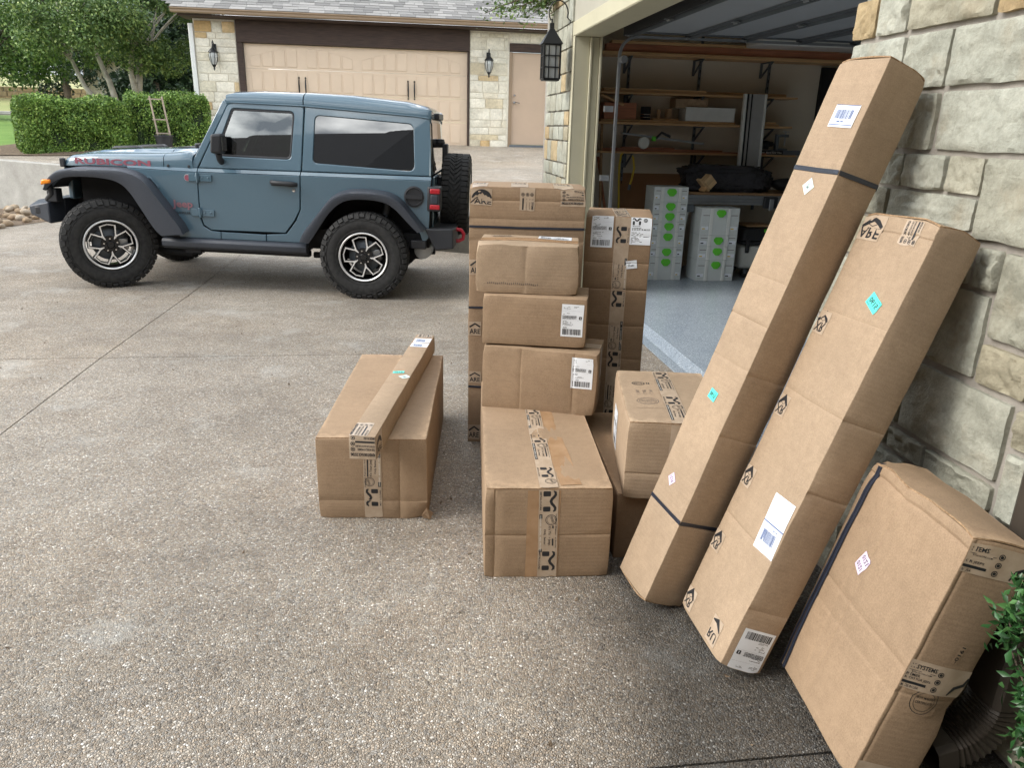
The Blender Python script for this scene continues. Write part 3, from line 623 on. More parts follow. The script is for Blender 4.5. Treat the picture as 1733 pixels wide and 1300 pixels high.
# man door
mb = MB(); mb.box(2.40, 3.42, YB-.03, YB+.1, 3.20, 3.375); BB(mb, 'header_beam', M['beam'], bevel=.006)
mb = MB(); mb.box(2.40, 2.475, YB+.0, YB+.14, 1.14, 3.19); mb.box(3.335, 3.40, YB, YB+.14, 1.14, 3.19); BB(mb, 'door_frame', M['gutter'], bevel=.004)
md = MB(); md.box(2.48, 3.33, YB+.05, YB+.1, 1.19, 3.19); dd = BB(md, 'door', M['mandoor'], bevel=.004)
mb = MB(); mb.box(2.44, 3.37, YB-.05, YB+.14, 1.13, 1.18); BB(mb, 'threshold', M['steel_dark'])
mb = MB(); mb.lathe([(.03, -.02), (.03, 0)], 12, (2.545, YB+.05, 2.12), 1); mb.tube([(2.545, YB+.03, 2.12), (2.545, YB-.02, 2.12), (2.66, YB-.025, 2.11)], .011, 8); mb.v = [(a+1, b-YB, c-ZB) for a, b, c in mb.v]; mb.build('lever_handle', M['chrome'], dd, smooth=40)
mb = MB(); mb.lathe([(.001, -.035), (.02, -.033), (.03, -.01), (.03, 0)], 12, (2.545, YB+.05, 2.27), 1); mb.v = [(a+1, b-YB, c-ZB) for a, b, c in mb.v]; mb.build('deadbolt', M['chrome'], dd, smooth=40)
# soffit, fascia, gutter, roof
mb = MB(); mb.box(-4.62, 7, YB-.42, YB+.3, 3.605, 3.64); BB(mb, 'soffit', M['beam'])
g = [(a, b*.74) for a, b in [(0, 0), (-.10, 0), (-.115, .03), (-.115, .07), (-.145, .10), (-.145, .125), (-.135, .125), (-.13, .105), (-.10, .07), (-.095, .012), (0, .012)]]
mb = MB(); xs_ = [-4.72, 7]; mb.loft([[(x, YB-.43+a, 3.645+b) for x in xs_] for a, b in g], closed=True); mb.add([(-4.72, YB-.43+a, 3.645+b) for a, b in g], [tuple(range(len(g)))]); BB(mb, 'gutter', M['gutter'])
mb = MB(); mb.box(-4.70, 7, YB-.427, YB-.40, 3.645, 3.735); BB(mb, 'fascia', M['gutter'])
SL = math.atan(.50); rf = MB(); y0, z0 = YB-.46, 3.75; y1 = YB+5.2; z1 = z0+(y1-y0)*.5
rf.hexa([(-4.74, y0, z0-.04), (7.2, y0, z0-.04), (7.2, y1, z1-.04), (-4.74, y1, z1-.04), (-4.74, y0, z0-.01), (7.2, y0, z0-.01), (7.2, y1, z1-.01), (-4.74, y1, z1-.01)])
roof = BB(rf, 'roof', M['skylit_roof'])
sh = MB(); sh.box(0, .318, 0, .20, 0, .008); shme = sh.mesh('shingle', M['shingle'])
shn = MB(); shn.box(0, .20, 0, .20, 0, .011); shme2 = shn.mesh('shingle', M['shingle'])
rsh = random.Random(2); cnt = 0; restsh = MB(); ca, sa = math.cos(SL), math.sin(SL)
for r_ in range(38):
    x = -4.74 + (r_ % 3)*-.11; d = r_*.145
    while x < 7.1:
        small = rsh.random() < .35; wd = .20 if small else .318
        vis = x < 3.2 and x > -4.8 and r_ < 11
        yy = y0 + d*ca; zz = z0 + d*sa + rsh.uniform(0, .004)
        if x+wd > -4.75:
            if vis and cnt < 300:
                o = link(shme2 if small else shme, 'shingle', roof); o.location = (x+1, yy-YB-.01, zz-ZB+.002); o.rotation_euler = (SL-.045, 0, 0); cnt += 1
            else:
                p = [(x, yy-.01, zz+.002), (x+wd, yy-.01, zz+.002), (x+wd, yy+.2*ca, zz+.2*sa-.006), (x, yy+.2*ca, zz+.2*sa-.006)]
                restsh.hexa([(a, b, c) for a, b, c in p] + [(a, b, c+.009) for a, b, c in p])
        x += wd+.006
o = BB(restsh, 'shingle_courses', M['shingle'], parent=back, recalc=False); o['kind'] = 'stuff'
# coach lamps
def coach_lamp(x, y, z, label):
    r = tag(empty('coach_lamp', (x, y, z)), label, 'wall lamp', 'coach lamps beside the tan garage door')
    mb = MB(); mb.lathe([(.001, -.02), (.05, -.02), (.055, 0)], 12, (0, 0, .05), 1); mb.box(-.045, .045, -.015, 0, -.18, .18); mb.build('back_plate', M['iron'], r, bevel=.01)
    mb = MB(); mb.tube([(0, -.01, .12), (0, -.06, .20), (0, -.12, .235), (0, -.17, .20), (0, -.16, .15)], .011, 8); mb.tube([(0, -.16, .15), (0, -.16, .10)], .012, 8); mb.build('scroll_arm', M['iron'], r, smooth=50)
    mb = MB(); mb.lathe([(.001, .16), (.016, .13), (.02, .10), (.05, .07), (.10, .015), (.105, .0), (.07, -.005)], 12, (0, -.16, 0), 2); mb.build('hood', M['iron'], r, smooth=40)
    mb = MB(); mb.lathe([(.078, -.006), (.088, -.05), (.08, -.13), (.045, -.24)], 12, (0, -.16, 0), 2); gl = mb.build('glass', M['lantern_glass'], r, smooth=60)
    mb = MB()
    for k in range(6):
        a = k*math.pi/3; mb.tube([(.083*math.cos(a), -.16+.083*math.sin(a), -.004), (.092*math.cos(a), -.16+.092*math.sin(a), -.06), (.084*math.cos(a), -.16+.084*math.sin(a), -.14), (.047*math.cos(a), -.16+.047*math.sin(a), -.245)], .006, 5)
    mb.lathe([(.05, -.24), (.03, -.28), (.014, -.30), (.02, -.325), (.001, -.37)], 10, (0, -.16, 0), 2); mb.build('cage', M['iron'], r, smooth=40)
coach_lamp(-4.02, YB-.03, 2.93, 'black coach lamp on the stone pier at the left of the wide tan door')
coach_lamp(1.92, YB-.03, 2.98, 'black coach lamp on the stone pier between the tan garage door and the brown door')

# near hanging lantern on the column
ln = tag(empty('hanging_lantern', (1.315, 7.25, 1.965)), 'square black cage lantern with pyramid roof on the stone column by the open garage', 'lantern')
hw = .072
mb = MB()
for sx in (-1, 1):
    for sy_ in (-1, 1): mb.box(sx*hw-.008, sx*hw+.008, sy_*hw-.008, sy_*hw+.008, 0, .29)
for z in (0, .095, .19, .28):
    for s_ in (-1, 1):
        mb.box(-hw+.009, hw-.009, s_*hw-.005, s_*hw+.005, z, z+.010); mb.box(s_*hw-.005, s_*hw+.005, -hw+.009, hw-.009, z, z+.010)
for t in (-.03, .03):
    for s_ in (-1, 1):
        mb.box(t-.004, t+.004, s_*(hw+.003)-.004, s_*(hw+.003)+.004, .011, .279); mb.box(s_*(hw+.003)-.004, s_*(hw+.003)+.004, t-.004, t+.004, .011, .279)
mb.box(-hw, hw, -hw, hw, -.012, -.001); mb.build('cage', M['iron'], ln)
for s_, ax in ((-1, 0), (1, 0), (-1, 1), (1, 1)):
    mb = MB(); a = hw-.010
    if ax: mb.box(-a, a, s_*a-.0015, s_*a+.0015, .012, .278)
    else: mb.box(s_*a-.0015, s_*a+.0015, -a+.003, a-.003, .012, .278)
    mb.build('glass_pane', M['lantern_glass'], ln)
mb = MB(); mb.add([(-.092,-.092,.292),(.092,-.092,.292),(.092,.092,.292),(-.092,.092,.292),(-.018,-.018,.42),(.018,-.018,.42),(.018,.018,.42),(-.018,.018,.42)], [(0,3,2,1),(4,5,6,7),(0,1,5,4),(1,2,6,5),(2,3,7,6),(3,0,4,7)]); mb.box(-.018, .018, -.018, .018, .421, .465); mb.build('roof', M['iron'], ln)
mb = MB(); mb.tube([(0, 0, .466), (0, 0, .50)], .007); 
mb.tube([(.19, .1, .40), (.17, .05, .50)] + [(.055+.085*math.cos(R(a)), .0, .55+.10*math.sin(R(a))) for a in range(-20, 230, 20)], .006, 6); mb.build('bracket', M['iron'], ln, smooth=50)
mb = MB(); mb.lathe([(.012, 0), (.014, .09), (.004, .12)], 8, (0, 0, .01), 2); mb.build('candle', M['cream_plastic'], ln)
# ---------------------------------------------------------------- foliage
import numpy as np
def leaves(name, pos, size, m, parent=None, seed=1, up=.35, asp=.5):
    g = np.random.default_rng(seed); n = len(pos); pos = np.asarray(pos, dtype=np.float32)
    a = g.normal(size=(n, 3)); a /= np.linalg.norm(a, axis=1)[:, None]
    nn = g.normal(size=(n, 3)); nn[:, 2] += up*2; b = np.cross(a, nn); b /= np.linalg.norm(b, axis=1)[:, None]
    s = size*(.6+.8*g.random(n))[:, None]; c = np.cross(a, b)*s*.18
    v = np.stack([pos-a*s, pos+b*s*asp+c, pos+a*s, pos-b*s*asp+c], 1).reshape(-1, 3)
    me = bpy.data.meshes.new(name); me.vertices.add(4*n); me.vertices.foreach_set('co', v.ravel().astype(np.float32))
    me.loops.add(6*n); q = np.arange(n)[:, None]*4; tri = np.concatenate([q+np.array([[0, 1, 2]]), q+np.array([[0, 2, 3]])], 1).ravel()
    me.loops.foreach_set('vertex_index', tri.astype(np.int32)); me.polygons.add(2*n)
    me.polygons.foreach_set('loop_start', np.arange(0, 6*n, 3, dtype=np.int32)); me.polygons.foreach_set('loop_total', np.full(2*n, 3, dtype=np.int32))
    me.materials.append(m); me.update(calc_edges=True)
    o = bpy.data.objects.new(name, me); C.objects.link(o)
    if parent: o.parent = parent
    return o
def clump_pts(g, clumps, n, shell=.55):
    w_ = np.array([c[3]**2 for c in clumps]); idx = g.choice(len(clumps), n, p=w_/w_.sum()); cs = np.array([c[:3] for c in clumps]); rr_ = np.array([c[3] for c in clumps]); fl = np.array([c[4] if len(c) > 4 else .8 for c in clumps])
    d = g.normal(size=(n, 3)); d /= np.linalg.norm(d, axis=1)[:, None]; r_ = rr_[idx]*(shell+(1-shell)*g.random(n)**.7)*(1+.16*g.normal(size=n))
    p = d*r_[:, None]; p[:, 2] *= fl[idx]; return cs[idx]+p
def hedge(x0, y0, x1, y1, depth, h, label, n, seed):
    z0 = min(zt(x0, y0), zt(x1, y1))-.02; a = Vector((x0, y0)); b = Vector((x1, y1)); L_ = (b-a).length; ang = math.atan2(y1-y0, x1-x0)
    r = tag(empty('hedge', (x0, y0, z0), ang), label, 'hedge', 'clipped hedges beyond the blue vehicle')
    mb = MB(); mb.box(.12, L_-.12, .12, depth-.12, 0, h-.14); mb.build('branches', M['core'], r, bevel=.1)
    g = np.random.default_rng(seed); pts = []
    P_ = g.random((n, 3))*np.array([L_, depth, h]); f = g.choice(5, n, p=[.46, .12, .10, .08, .24]); th = g.random(n)**1.3*.18
    P_[f == 0, 1] = th[f == 0]; P_[f == 1, 1] = depth-th[f == 1]; P_[f == 2, 0] = th[f == 2]; P_[f == 3, 0] = L_-th[f == 3]; P_[f == 4, 2] = h-th[f == 4]
    # round the corners and roughen the face
    c = np.array([L_/2, depth/2, h*.45]); q = (P_-c)/np.array([L_/2, depth/2, h*.55]); k_ = np.sum(np.abs(q)**7, axis=1)**(1/7.); P_ = c+(P_-c)/np.maximum(1, k_)[:, None]
    bump_ = np.array([noise.noise(Vector(tuple(p*2.4))+Vector((seed, 0, 0))) for p in P_]); P_[:, 1] += np.where(f == 0, -bump_*.17, 0); P_[:, 2] += np.where(f == 4, bump_*.15+np.maximum(0, g.normal(size=n))*.03, 0)
    P_[:, 2] = np.maximum(P_[:, 2], .0)
    leaves('foliage', P_, .024, M['leaf_hedge'], r, seed); return r
hedge(-7.0, 15.75, -5.35, 16.75, 1.0, 1.04, 'long clipped green hedge at the left of the wooden trellis and black pot', 42000, 5)
hedge(-5.5, 16.85, -3.95, 17.4, 0.9, 1.08, 'short clipped green hedge between the wooden trellis and the cream stone pier', 22000, 6)

def limb(mb, a, b, r0_, r1, seed, wob=.12, n=6):
    a = Vector(a); b = Vector(b); P = []; rs_ = []
    for i in range(n+1):
        t = i/n; p = a.lerp(b, t)+Vector((noise.noise(Vector((seed, t*2.3, 0))), noise.noise(Vector((0, t*2.3, seed))), 0))*wob*min(1, t*4); P.append(p); rs_.append(lerp(r0_, r1, t))
    mb.tube(P, rs_, 7); return P
def tree(x, y, trunks, clumps, nl, ls, leafmat, bark, label, seed, group=None):
    z = zt(x, y)-.1; r = tag(empty('tree', (x, y, z)), label, 'tree', group); mb = MB()
    for i, (p0, p1, ra, rb) in enumerate(trunks):
        limb(mb, p0, p1, ra, rb, seed+i)
    g = np.random.default_rng(seed)
    for i, c in enumerate(clumps):
        t = min((q[1] for q in trunks), key=lambda q: abs(q[0]-c[0]))
        if c[2] > t[2]+.45: limb(mb, t, c[:3], .03, .008, seed+20+i, .2, 5)
    mb.build('trunk', bark, r, smooth=60)
    leaves('crown', clump_pts(g, clumps, nl), ls, leafmat, r, seed); return r
def rclumps(seed, n, c, e, r0_, r1):
    q = random.Random(seed); out = []
    for _ in range(n):
        while True:
            d = Vector((q.uniform(-1, 1), q.uniform(-1, 1), q.uniform(-1, 1)))
            if .25 < d.length < 1: break
        out.append((c[0]+d.x*e[0], c[1]+d.y*e[1], c[2]+d.z*e[2], q.uniform(r0_, r1), .7))
    return out
# multi-stem pale barked tree behind the hedge
tx, ty = -6.75, 20.5
tree(tx, ty, [((.25, 0, 0), (.55, .2, 2.0), .12, .06), ((.1, .1, 0), (-.5, .3, 1.9), .10, .05), ((-.05, -.1, 0), (-1.0, 0, 1.7), .09, .04), ((.35, .1, 0), (.45, -.1, 2.2), .09, .05)],
     rclumps(4, 42, (.0, .2, 2.9), (2.5, 1.5, 1.55), .30, .62), 56000, .038, M['leaf_tree'], M['bark_pale'], 'live oak with several pale peeling stems standing behind the long hedge', 31)
tree(-12.2, 25.5, [((0, 0, 0), (.1, .1, 1.6), .26, .16)], rclumps(8, 46, (.9, 0, 3.7), (4.0, 2.2, 2.4), .5, 1.0), 60000, .052, M['leaf_tree'], M['bark'], 'broad green live oak with one thick brown trunk at the far left', 37)
tree(-19, 27, [((0, 0, 0), (.1, .1, 1.6), .2, .12)], rclumps(9, 16, (0, 0, 3.4), (2.6, 2, 2.2), .7, 1.2), 22000, .065, M['leaf_tree'], M['bark'], 'green tree cut by the left edge of the picture', 38)
# darker trees behind
bt = [(-15.5, 40, 5.4, 'dark evergreen behind the broad live oak at the left'), (-10.8, 38, 5.2, 'dark evergreen seen between the two live oaks'), (-9.3, 32, 3.7, 'dark evergreen behind the pale stemmed oak'), (-6.7, 27, 3.6, 'dark evergreen close to the left corner of the cream stone building'),
      (-21, 44, 6, 'tall dark evergreen at the far left beyond the stone terrace wall'), (-29, 46, 7, 'farthest left dark evergreen on the hill'), (-25.5, 50, 8, 'high dark evergreen on the far hill'), (-13, 50, 7.5, 'distant evergreen crown showing above the live oaks')]
for i, (x, y, h, lb) in enumerate(bt):
    tree(x, y, [((0, 0, 0), (.1, 0, h*.45), .18, .1)], rclumps(50+i, 16, (0, 0, h*.50), (h*.36, h*.3, h*.42), h*.13, h*.22), 15000, .085, M['leaf_dark'], M['bark'], lb, 60+i)
# overhanging twig at the top by the lantern
br = tag(empty('overhanging_branch', (.75, 8.0, 2.75)), 'leafy oak branch hanging into view at the top beside the open garage', 'branch')
P0 = atY(960, -30, 8.0); g = np.random.default_rng(5); mb = MB(); pts = []
for (px, py) in ((818, 22), (838, 12), (858, 20), (880, 28), (872, 8), (898, 6), (905, 22), (915, 2)):
    p = atY(px, py, 8.0+g.normal()*.15); P = limb(mb, P0-Vector((.75, 8.0, 2.75)), p-Vector((.75, 8.0, 2.75)), .012, .003, px, .05, 8)
    for q in P[2:]:
        pts += [np.array(q)+g.normal(size=3)*.05 for _ in range(16)]
mb.build('twig', M['bark'], br); leaves('foliage', np.array(pts), .022, M['leaf_tree'], br, 9)
# tree above the photographer's left carrying it is out of frame
# shrub at the right edge
sh_ = tag(empty('shrub', (1.42, 1.02, 0)), 'glossy green shrub cut by the right edge beside the downspout', 'shrub')
mb = MB(); g = np.random.default_rng(12); pts = []
for i in range(150):
    z = g.uniform(.04, .66); xl = 1.325-.42*(z-.3); t = Vector((xl+g.uniform(.0, .30)-1.42, 1.12+g.uniform(-.13, .10)-1.02, z)); P = limb(mb, (g.uniform(-.03, .03), g.uniform(-.03, .03), 0), t, .005, .0015, i*3.1, .03, 5)
    for q in P[2:]:
        pts += [np.array(q)+g.normal(size=3)*.018 for _ in range(26)]
    pts += [np.array(t)+g.normal(size=3)*.016 for _ in range(30)]
mb.build('stem', M['bark'], sh_); leaves('foliage', np.array(pts), .0125, M['leaf_shrub'], sh_, 13, .6, .42)
M['trellis_wood'] = simple('weathered_wood', (.34, .28, .22), .85, var=.25)
# potted trellis
pt = atY(279, 246, 16.55); zpt = zt(pt.x, 16.55)+.02
po = tag(empty('plant_pot', (pt.x, 16.55, zpt)), 'black plastic nursery pot standing against the gap in the hedge', 'pot')
mb = MB(); mb.lathe([(.001, 0), (.13, 0), (.165, .27), (.18, .27), (.18, .30), (.155, .30), (.14, .24), (.001, .24)], 20); mb.build('pot', M['black_plastic'], po, smooth=40)
tl = tag(empty('trellis', (pt.x, 16.55, zpt+.24)), 'weathered wooden ladder trellis leaning in the black pot by the hedge', 'trellis')
for sx, tx_ in ((-.10, -.20), (.13, .03)):
    mb = MB(); mb.bar((sx, 0, 0), (tx_, .05, .78), .024, .022); mb.build('rail', M['trellis_wood'], tl)
for t in (.12, .45, .93):
    mb = MB(); mb.bar((lerp(-.10, -.20, t)-.02, -.03, .78*t), (lerp(.13, .03, t)+.02, -.03, .78*t), .015, .024); mb.build('rung', M['trellis_wood'], tl)
# low terrace wall of stones on the far hill
tw = tag(empty('terrace_wall', (-24, 45, zt(-20, 45))), 'low brown dry stone terrace wall on the grassy hill at the far left', 'wall')
rs = random.Random(4); 
for row in range(3):
    x = -14
    while x < 9:
        l = rs.uniform(.45, .9); o = link(stone_mesh(l, .22, .06, rs.random()*50, 3, 2, .03, M['stone_tan']), 'stone', tw); o.location = (x, rs.uniform(-.03, .03), row*.235-.15); x += l+.03
mb = MB(); mb.box(-14, 9, .02, .4, -.6, .52); mb.build('core', M['mortar'], tw)
# far house glimpsed through the oaks
fh = tag(empty('distant_house', (-12.8, 41, 1.6)), 'pale stone house glimpsed between the oak stems beyond the hedge', 'house')
mb = MB(); mb.box(-2.2, 2.6, 0, 5, 0, 2.6); mb.build('wall', M['stone_far'], fh)
mb = MB(); mb.box(-.6, .5, -.05, -.001, .7, 2.0); wn = mb.build('window', M['tint'], fh); mb = MB(); mb.box(-.72, -.6, -.08, -.001, .6, 2.1); mb.box(.5, .62, -.08, -.001, .6, 2.1); mb.build('frame', M['white_paint'], wn)
mb = MB(); mb.add([(-2.7,-.6,2.55),(3.1,-.6,2.55),(3.1,5.6,2.55),(-2.7,5.6,2.55),(-1.2,2.5,4.2),(1.6,2.5,4.2)], [(0,3,2,1),(0,1,5,4),(1,2,5),(2,3,4,5),(3,0,4)]); mb.build('roof', M['stone_tan'], fh)
# house across the drive, behind the camera: shades the drive and is what the glass mirrors
M['opp_door'] = simple('dark_green_door_paint', (.06, .085, .06), .6, bump=0)
oh = tag(empty('opposite_house', (-6, -3.4, 0)), 'dark roofed house behind the photographer, mirrored in the vehicle windows', 'house')
mb = MB(); mb.box(-8, 7.4, -6, 0, -.1, 3.6); mb.build('wall', M['bark'], oh)
mb = MB(); mb.add([(-8.7,-6.8,3.55),(7.4,-6.8,3.55),(7.4,.7,3.55),(-8.7,.7,3.55),(-6.3,-3.1,5.9),(7.4,-3.1,5.9)], [(0,3,2,1),(0,1,5,4),(1,2,5),(2,3,4,5),(3,0,4)]); mb.build('roof', M['skylit_roof'], oh)
for wx in (-5.5, -1.5):
    mb = MB(); mb.box(wx-1.3, wx+1.3, .005, .05, .0, 2.3); wn = mb.build('garage_door', M['bark'], oh)
    for k in range(4): mb = MB(); mb.box(wx-1.28, wx+1.28, .051, .07, k*.57+.02, k*.57+.55); mb.build('door_section', M['opp_door'], wn)
mb = MB(); mb.box(3, 4.6, .005, .03, .9, 2.3); wn = mb.build('window', M['tint'], oh); mb = MB(); mb.box(2.9, 3.0, 0, .06, .8, 2.4); mb.box(4.6, 4.7, 0, .06, .8, 2.4); mb.build('frame', M['trim_tan'], wn)

g = np.random.default_rng(77); pts = []
for _ in range(260):
    x = g.uniform(-6, 1.6); y = g.uniform(1.3, 9.3)
    if y > 5.2 and g.random() < .3: x = g.uniform(-4, 1)
    pts.append((x, y, gz(x, y)+.004))
lv = leaves('leaf_litter', np.array(pts), .009, M['mulch'], None, 4, 6, .5); lv['kind'] = 'stuff'; lv['label'] = 'tiny dry leaves and bits scattered over the driveway'; lv['category'] = 'litter'

# ---------------------------------------------------------------- garage contents
YS = 8.70   # back wall
sz = {}
SX0 = 1.98
shv = []
def shelf(zpx, x1px, th, label, nb=3, mat='pine', depth=.30):
    z = atY(1100, zpx, YS-depth).z; x1 = atY(x1px, zpx, YS-depth).x
    r = tag(empty('wall_shelf', (SX0, YS, z)), label, 'shelf', 'wall shelves in the garage')
    mb = MB(); mb.box(0, x1-SX0, -depth, -.02, -th, 0); mb.build('board', M[mat], r, bevel=.004)
    for px in (1058, 1176, 1291):
        x = atY(px, zpx, YS).x-SX0
        mb = MB(); mb.hexa([(x-.012, -.02, -th-.16), (x+.012, -.02, -th-.16), (x+.012, -.001, -th-.16), (x-.012, -.001, -th-.16), (x-.012, -.02, -th-.002), (x+.012, -.02, -th-.002), (x+.012, -.001, -th-.002), (x-.012, -.001, -th-.002)])
        mb.bar((x, -.02, -th-.15), (x, -depth+.03, -th-.012), .012, .02); mb.bar((x, -.02, -th-.008), (x, -depth+.02, -th-.008), .025, .012); mb.build('bracket', M['steel_dark'], r)
    return z
z4 = shelf(88, 1445, .035, 'highest wall shelf carrying long brown lumber')
z3 = shelf(156, 1352, .02, 'second wall shelf from the top with two thin boards lying on it')
z2 = shelf(207, 1342, .025, 'middle wall shelf holding a wooden box, a black can and a long white carton')
z1 = shelf(257, 1348, .02, 'lowest wall shelf with reddish strips and a folding saw rail')
for px in (1058, 1176, 1291):
    x = atY(px, 200, YS).x; mb = MB(); mb.box(x-.013, x+.013, YS-.022, YS-.001, .7, 2.72)
    for k in range(24): mb.box(x-.004, x+.004, YS-.025, YS-.0225, .9+k*.075, .93+k*.075, 1)
    o = mb.build('shelf_standard', [M['steel_dark'], M['matte_black']]); tag(o, {1058: 'slotted steel shelf upright nearest the curved door track', 1176: 'middle slotted steel shelf upright on the garage wall', 1291: 'slotted steel shelf upright behind the tall aluminium panel'}[px], 'shelf upright', 'slotted steel shelf uprights')
def thingbox(name, label, cat, pa, pb, y0, dep, m, zbase=None, bev=.004, group=None):
    a = atY(*pa, y0); b = atY(*pb, y0); z0 = zbase if zbase is not None else min(a.z, b.z); z1_ = max(a.z, b.z)
    mb = MB(); mb.box(0, b.x-a.x, 0, dep, 0, z1_-z0); o = mb.build(name, M[m], None, bevel=bev); o.location = (a.x, y0, z0); return tag(o, label, cat, group)
def lumber(px0, px1, z, n, th, wdt, m, label, group):
    for i in range(n):
        x0 = atY(px0[i % len(px0)], 150, YS-.25).x; x1 = atY(px1[i % len(px1)], 150, YS-.25).x
        mb = MB(); mb.box(0, x1-x0, 0, wdt, 0, th); o = mb.build('lumber', M[m], None, bevel=.003); o.location = (x0, YS-.27+(i % 2)*(wdt+.01), z+.001+(i//2)*(th+.002)); tag(o, label[i] if isinstance(label, list) else label, 'board', group)
lumber([1022], [1440], z4, 1, .075, .10, 'cedar', 'thick reddish beam lying along the front of the highest garage shelf', 'lumber on the shelves')
lumber([1030], [1410], z4+.078, 1, .03, .12, 'pine', 'thin board laid on the reddish beam of the highest shelf', 'lumber on the shelves')
lumber([1022, 1025], [1195, 1340], z3, 2, .035, .11, 'pine', ['shorter thin pine board at the front of the second shelf from the top', 'longer thin pine board at the back of the second shelf from the top'], 'lumber on the shelves')
lumber([1020, 1020], [1250, 1245], z2, 2, .025, .12, 'pine', ['front flat pine strip under the goods on the middle shelf', 'rear flat pine strip under the goods on the middle shelf'], 'lumber on the shelves')
lumber([1275, 1278, 1275, 1285], [1325, 1312, 1320, 1310], z2, 4, .018, .11, 'pine', ['lowest front pine offcut right of the tall aluminium panel', 'lowest rear pine offcut right of the tall aluminium panel', 'upper front pine offcut right of the tall aluminium panel', 'upper rear pine offcut right of the tall aluminium panel'], 'lumber on the shelves')
lumber([1022, 1030, 1025, 1040, 1060], [1310, 1260, 1200, 1240, 1150], z1, 5, .014, .10, 'cedar', ['longest reddish strip of wood at the front of the lowest garage shelf', 'reddish strip second from the front on the lowest garage shelf', 'reddish strip stacked on the front strip of the lowest garage shelf', 'reddish strip stacked at the back of the lowest garage shelf', 'shortest reddish strip, topmost on the pile of the lowest garage shelf'], 'lumber on the shelves')
yS = YS-.26; zz = z2+.029
thingbox('wooden_box', 'reddish wooden box on the middle shelf nearest the door track', 'box', (1022, 200), (1078, 174), yS, .2, 'cedar', zz)
a = atY(1096, 195, yS); cn = tag(empty('canister', (a.x, yS+.08, zz)), 'black canister with two silver bands on the middle garage shelf', 'can'); mb = MB(); mb.lathe([(.055, 0), (.055, .135)], 20); mb.build('body', M['matte_black'], cn, smooth=40)
for z in (.02, .05): mb = MB(); mb.lathe([(.0555, z), (.057, z+.002), (.057, z+.007), (.0555, z+.009)], 20, caps=False); mb.build('band', M['chrome'], cn)
for px, lb in ((1118, 'small wooden peg stand beside the black canister'), (1140, 'wooden bookend block left of the white carton')):
    a = atY(px, 195, yS); s = tag(empty('wooden_stand', (a.x, yS+.08, zz)), lb, 'stand'); mb = MB(); mb.box(-.07, .07, -.05, .05, 0, .018); mb.build('foot', M['pine'], s); mb = MB(); mb.box(-.018, .018, -.02, .02, .0185, .11) if px == 1118 else mb.box(-.06, -.01, -.04, .04, .0185, .12); mb.build('post', M['oak'], s)
wbx = thingbox('white_carton', 'long white carton on the middle garage shelf', 'carton', (1160, 200), (1245, 183), yS-.01, .24, 'white_paint', zz)
cb = thingbox('cardboard_box', 'brown cardboard box lying behind and on top of the white carton', 'carton', (1143, 183), (1199, 168), yS+.02, .2, 'kraft', wbx.location.z+.131)
# folding saw guide on lowest shelf
z_ = z1+.045; a = atY(1052, 225, yS); b = atY(1188, 243, yS); sg = tag(empty('track_saw', (0, 0, 0)), 'silver saw with guide rail and green knob on the lowest shelf', 'saw')
mb = MB(); mb.bar((a.x, yS, a.z), (b.x, yS-.02, b.z), .09, .02); mb.build('guide_rail', M['steel'], sg)
c_ = atY(1088, 238, yS-.03); mb = MB(); mb.lathe([(.001, -.02), (.060, -.02), (.066, 0), (.060, .02), (.001, .02)], 20, (c_.x, yS-.06, c_.z-.02), 1); mb.build('blade_guard', M['cream_plastic'], sg, smooth=40)
mb = MB(); mb.box(c_.x+.09, c_.x+.13, yS-.09, yS-.04, c_.z, c_.z+.05); mb.build('knob', M['green'], sg, bevel=.008)
mb = MB(); mb.tube([(c_.x+.14, yS-.05, c_.z+.03), (c_.x+.2, yS-.05, c_.z+.09), (c_.x+.3, yS-.05, c_.z+.05)], .014, 8); mb.build('handle', M['black_plastic'], sg)
# dark tools on the right of the lowest shelf
a = atY(1277, 250, yS); mb = MB(); mb.box(0, .55, 0, .15, 0, .05); o = mb.build('level_bar', M['steel_dark'], None, bevel=.004); o.location = (a.x, yS, z1+.0); tag(o, 'grey metal bar with a black lettered plate on the lowest shelf', 'bar')
def text_geo(s, bold=0.0):
    key = (s, bold)
    if key in TXT: return TXT[key]
    cu = bpy.data.curves.new('t', 'FONT'); cu.body = s; cu.size = 1; cu.offset = bold; cu.resolution_u = 2; cu.fill_mode = 'FRONT'
    ob = bpy.data.objects.new('t', cu); C.objects.link(ob); bpy.context.view_layer.update()
    me = bpy.data.meshes.new_from_object(ob.evaluated_get(bpy.context.evaluated_depsgraph_get()))
    v = [(p.co.x, p.co.y) for p in me.vertices]; f = [tuple(p.vertices) for p in me.polygons]
    bpy.data.objects.remove(ob); bpy.data.curves.remove(cu); bpy.data.meshes.remove(me)
    xs_ = [p[0] for p in v]; ys_ = [p[1] for p in v]; x0, x1, y0, y1 = min(xs_), max(xs_), min(ys_), max(ys_)
    v = [((a-x0)/(x1-x0), (b-y0)/(y1-y0)) for a, b in v]; TXT[key] = (v, f); return TXT[key]
TXT = {}
mb = MB(); mb.box(.02, .34, -.006, -.001, .005, .045); pl = mb.build('plate', M['matte_black'], o)
v, f = text_geo('Fences  Band Saw Vise', .01); mb = MB(); mb.add([(.035+x*.29, -.0075, .015+y*.02) for x, y in v], f); mb.build('lettering', M['ink_white'], pl, recalc=False)
a = atY(1325, 245, yS); vs_ = tag(empty('bench_clamp', (a.x, yS+.05, z1+.051)), 'small grey C shaped bench clamp at the right end of the lowest shelf', 'clamp')
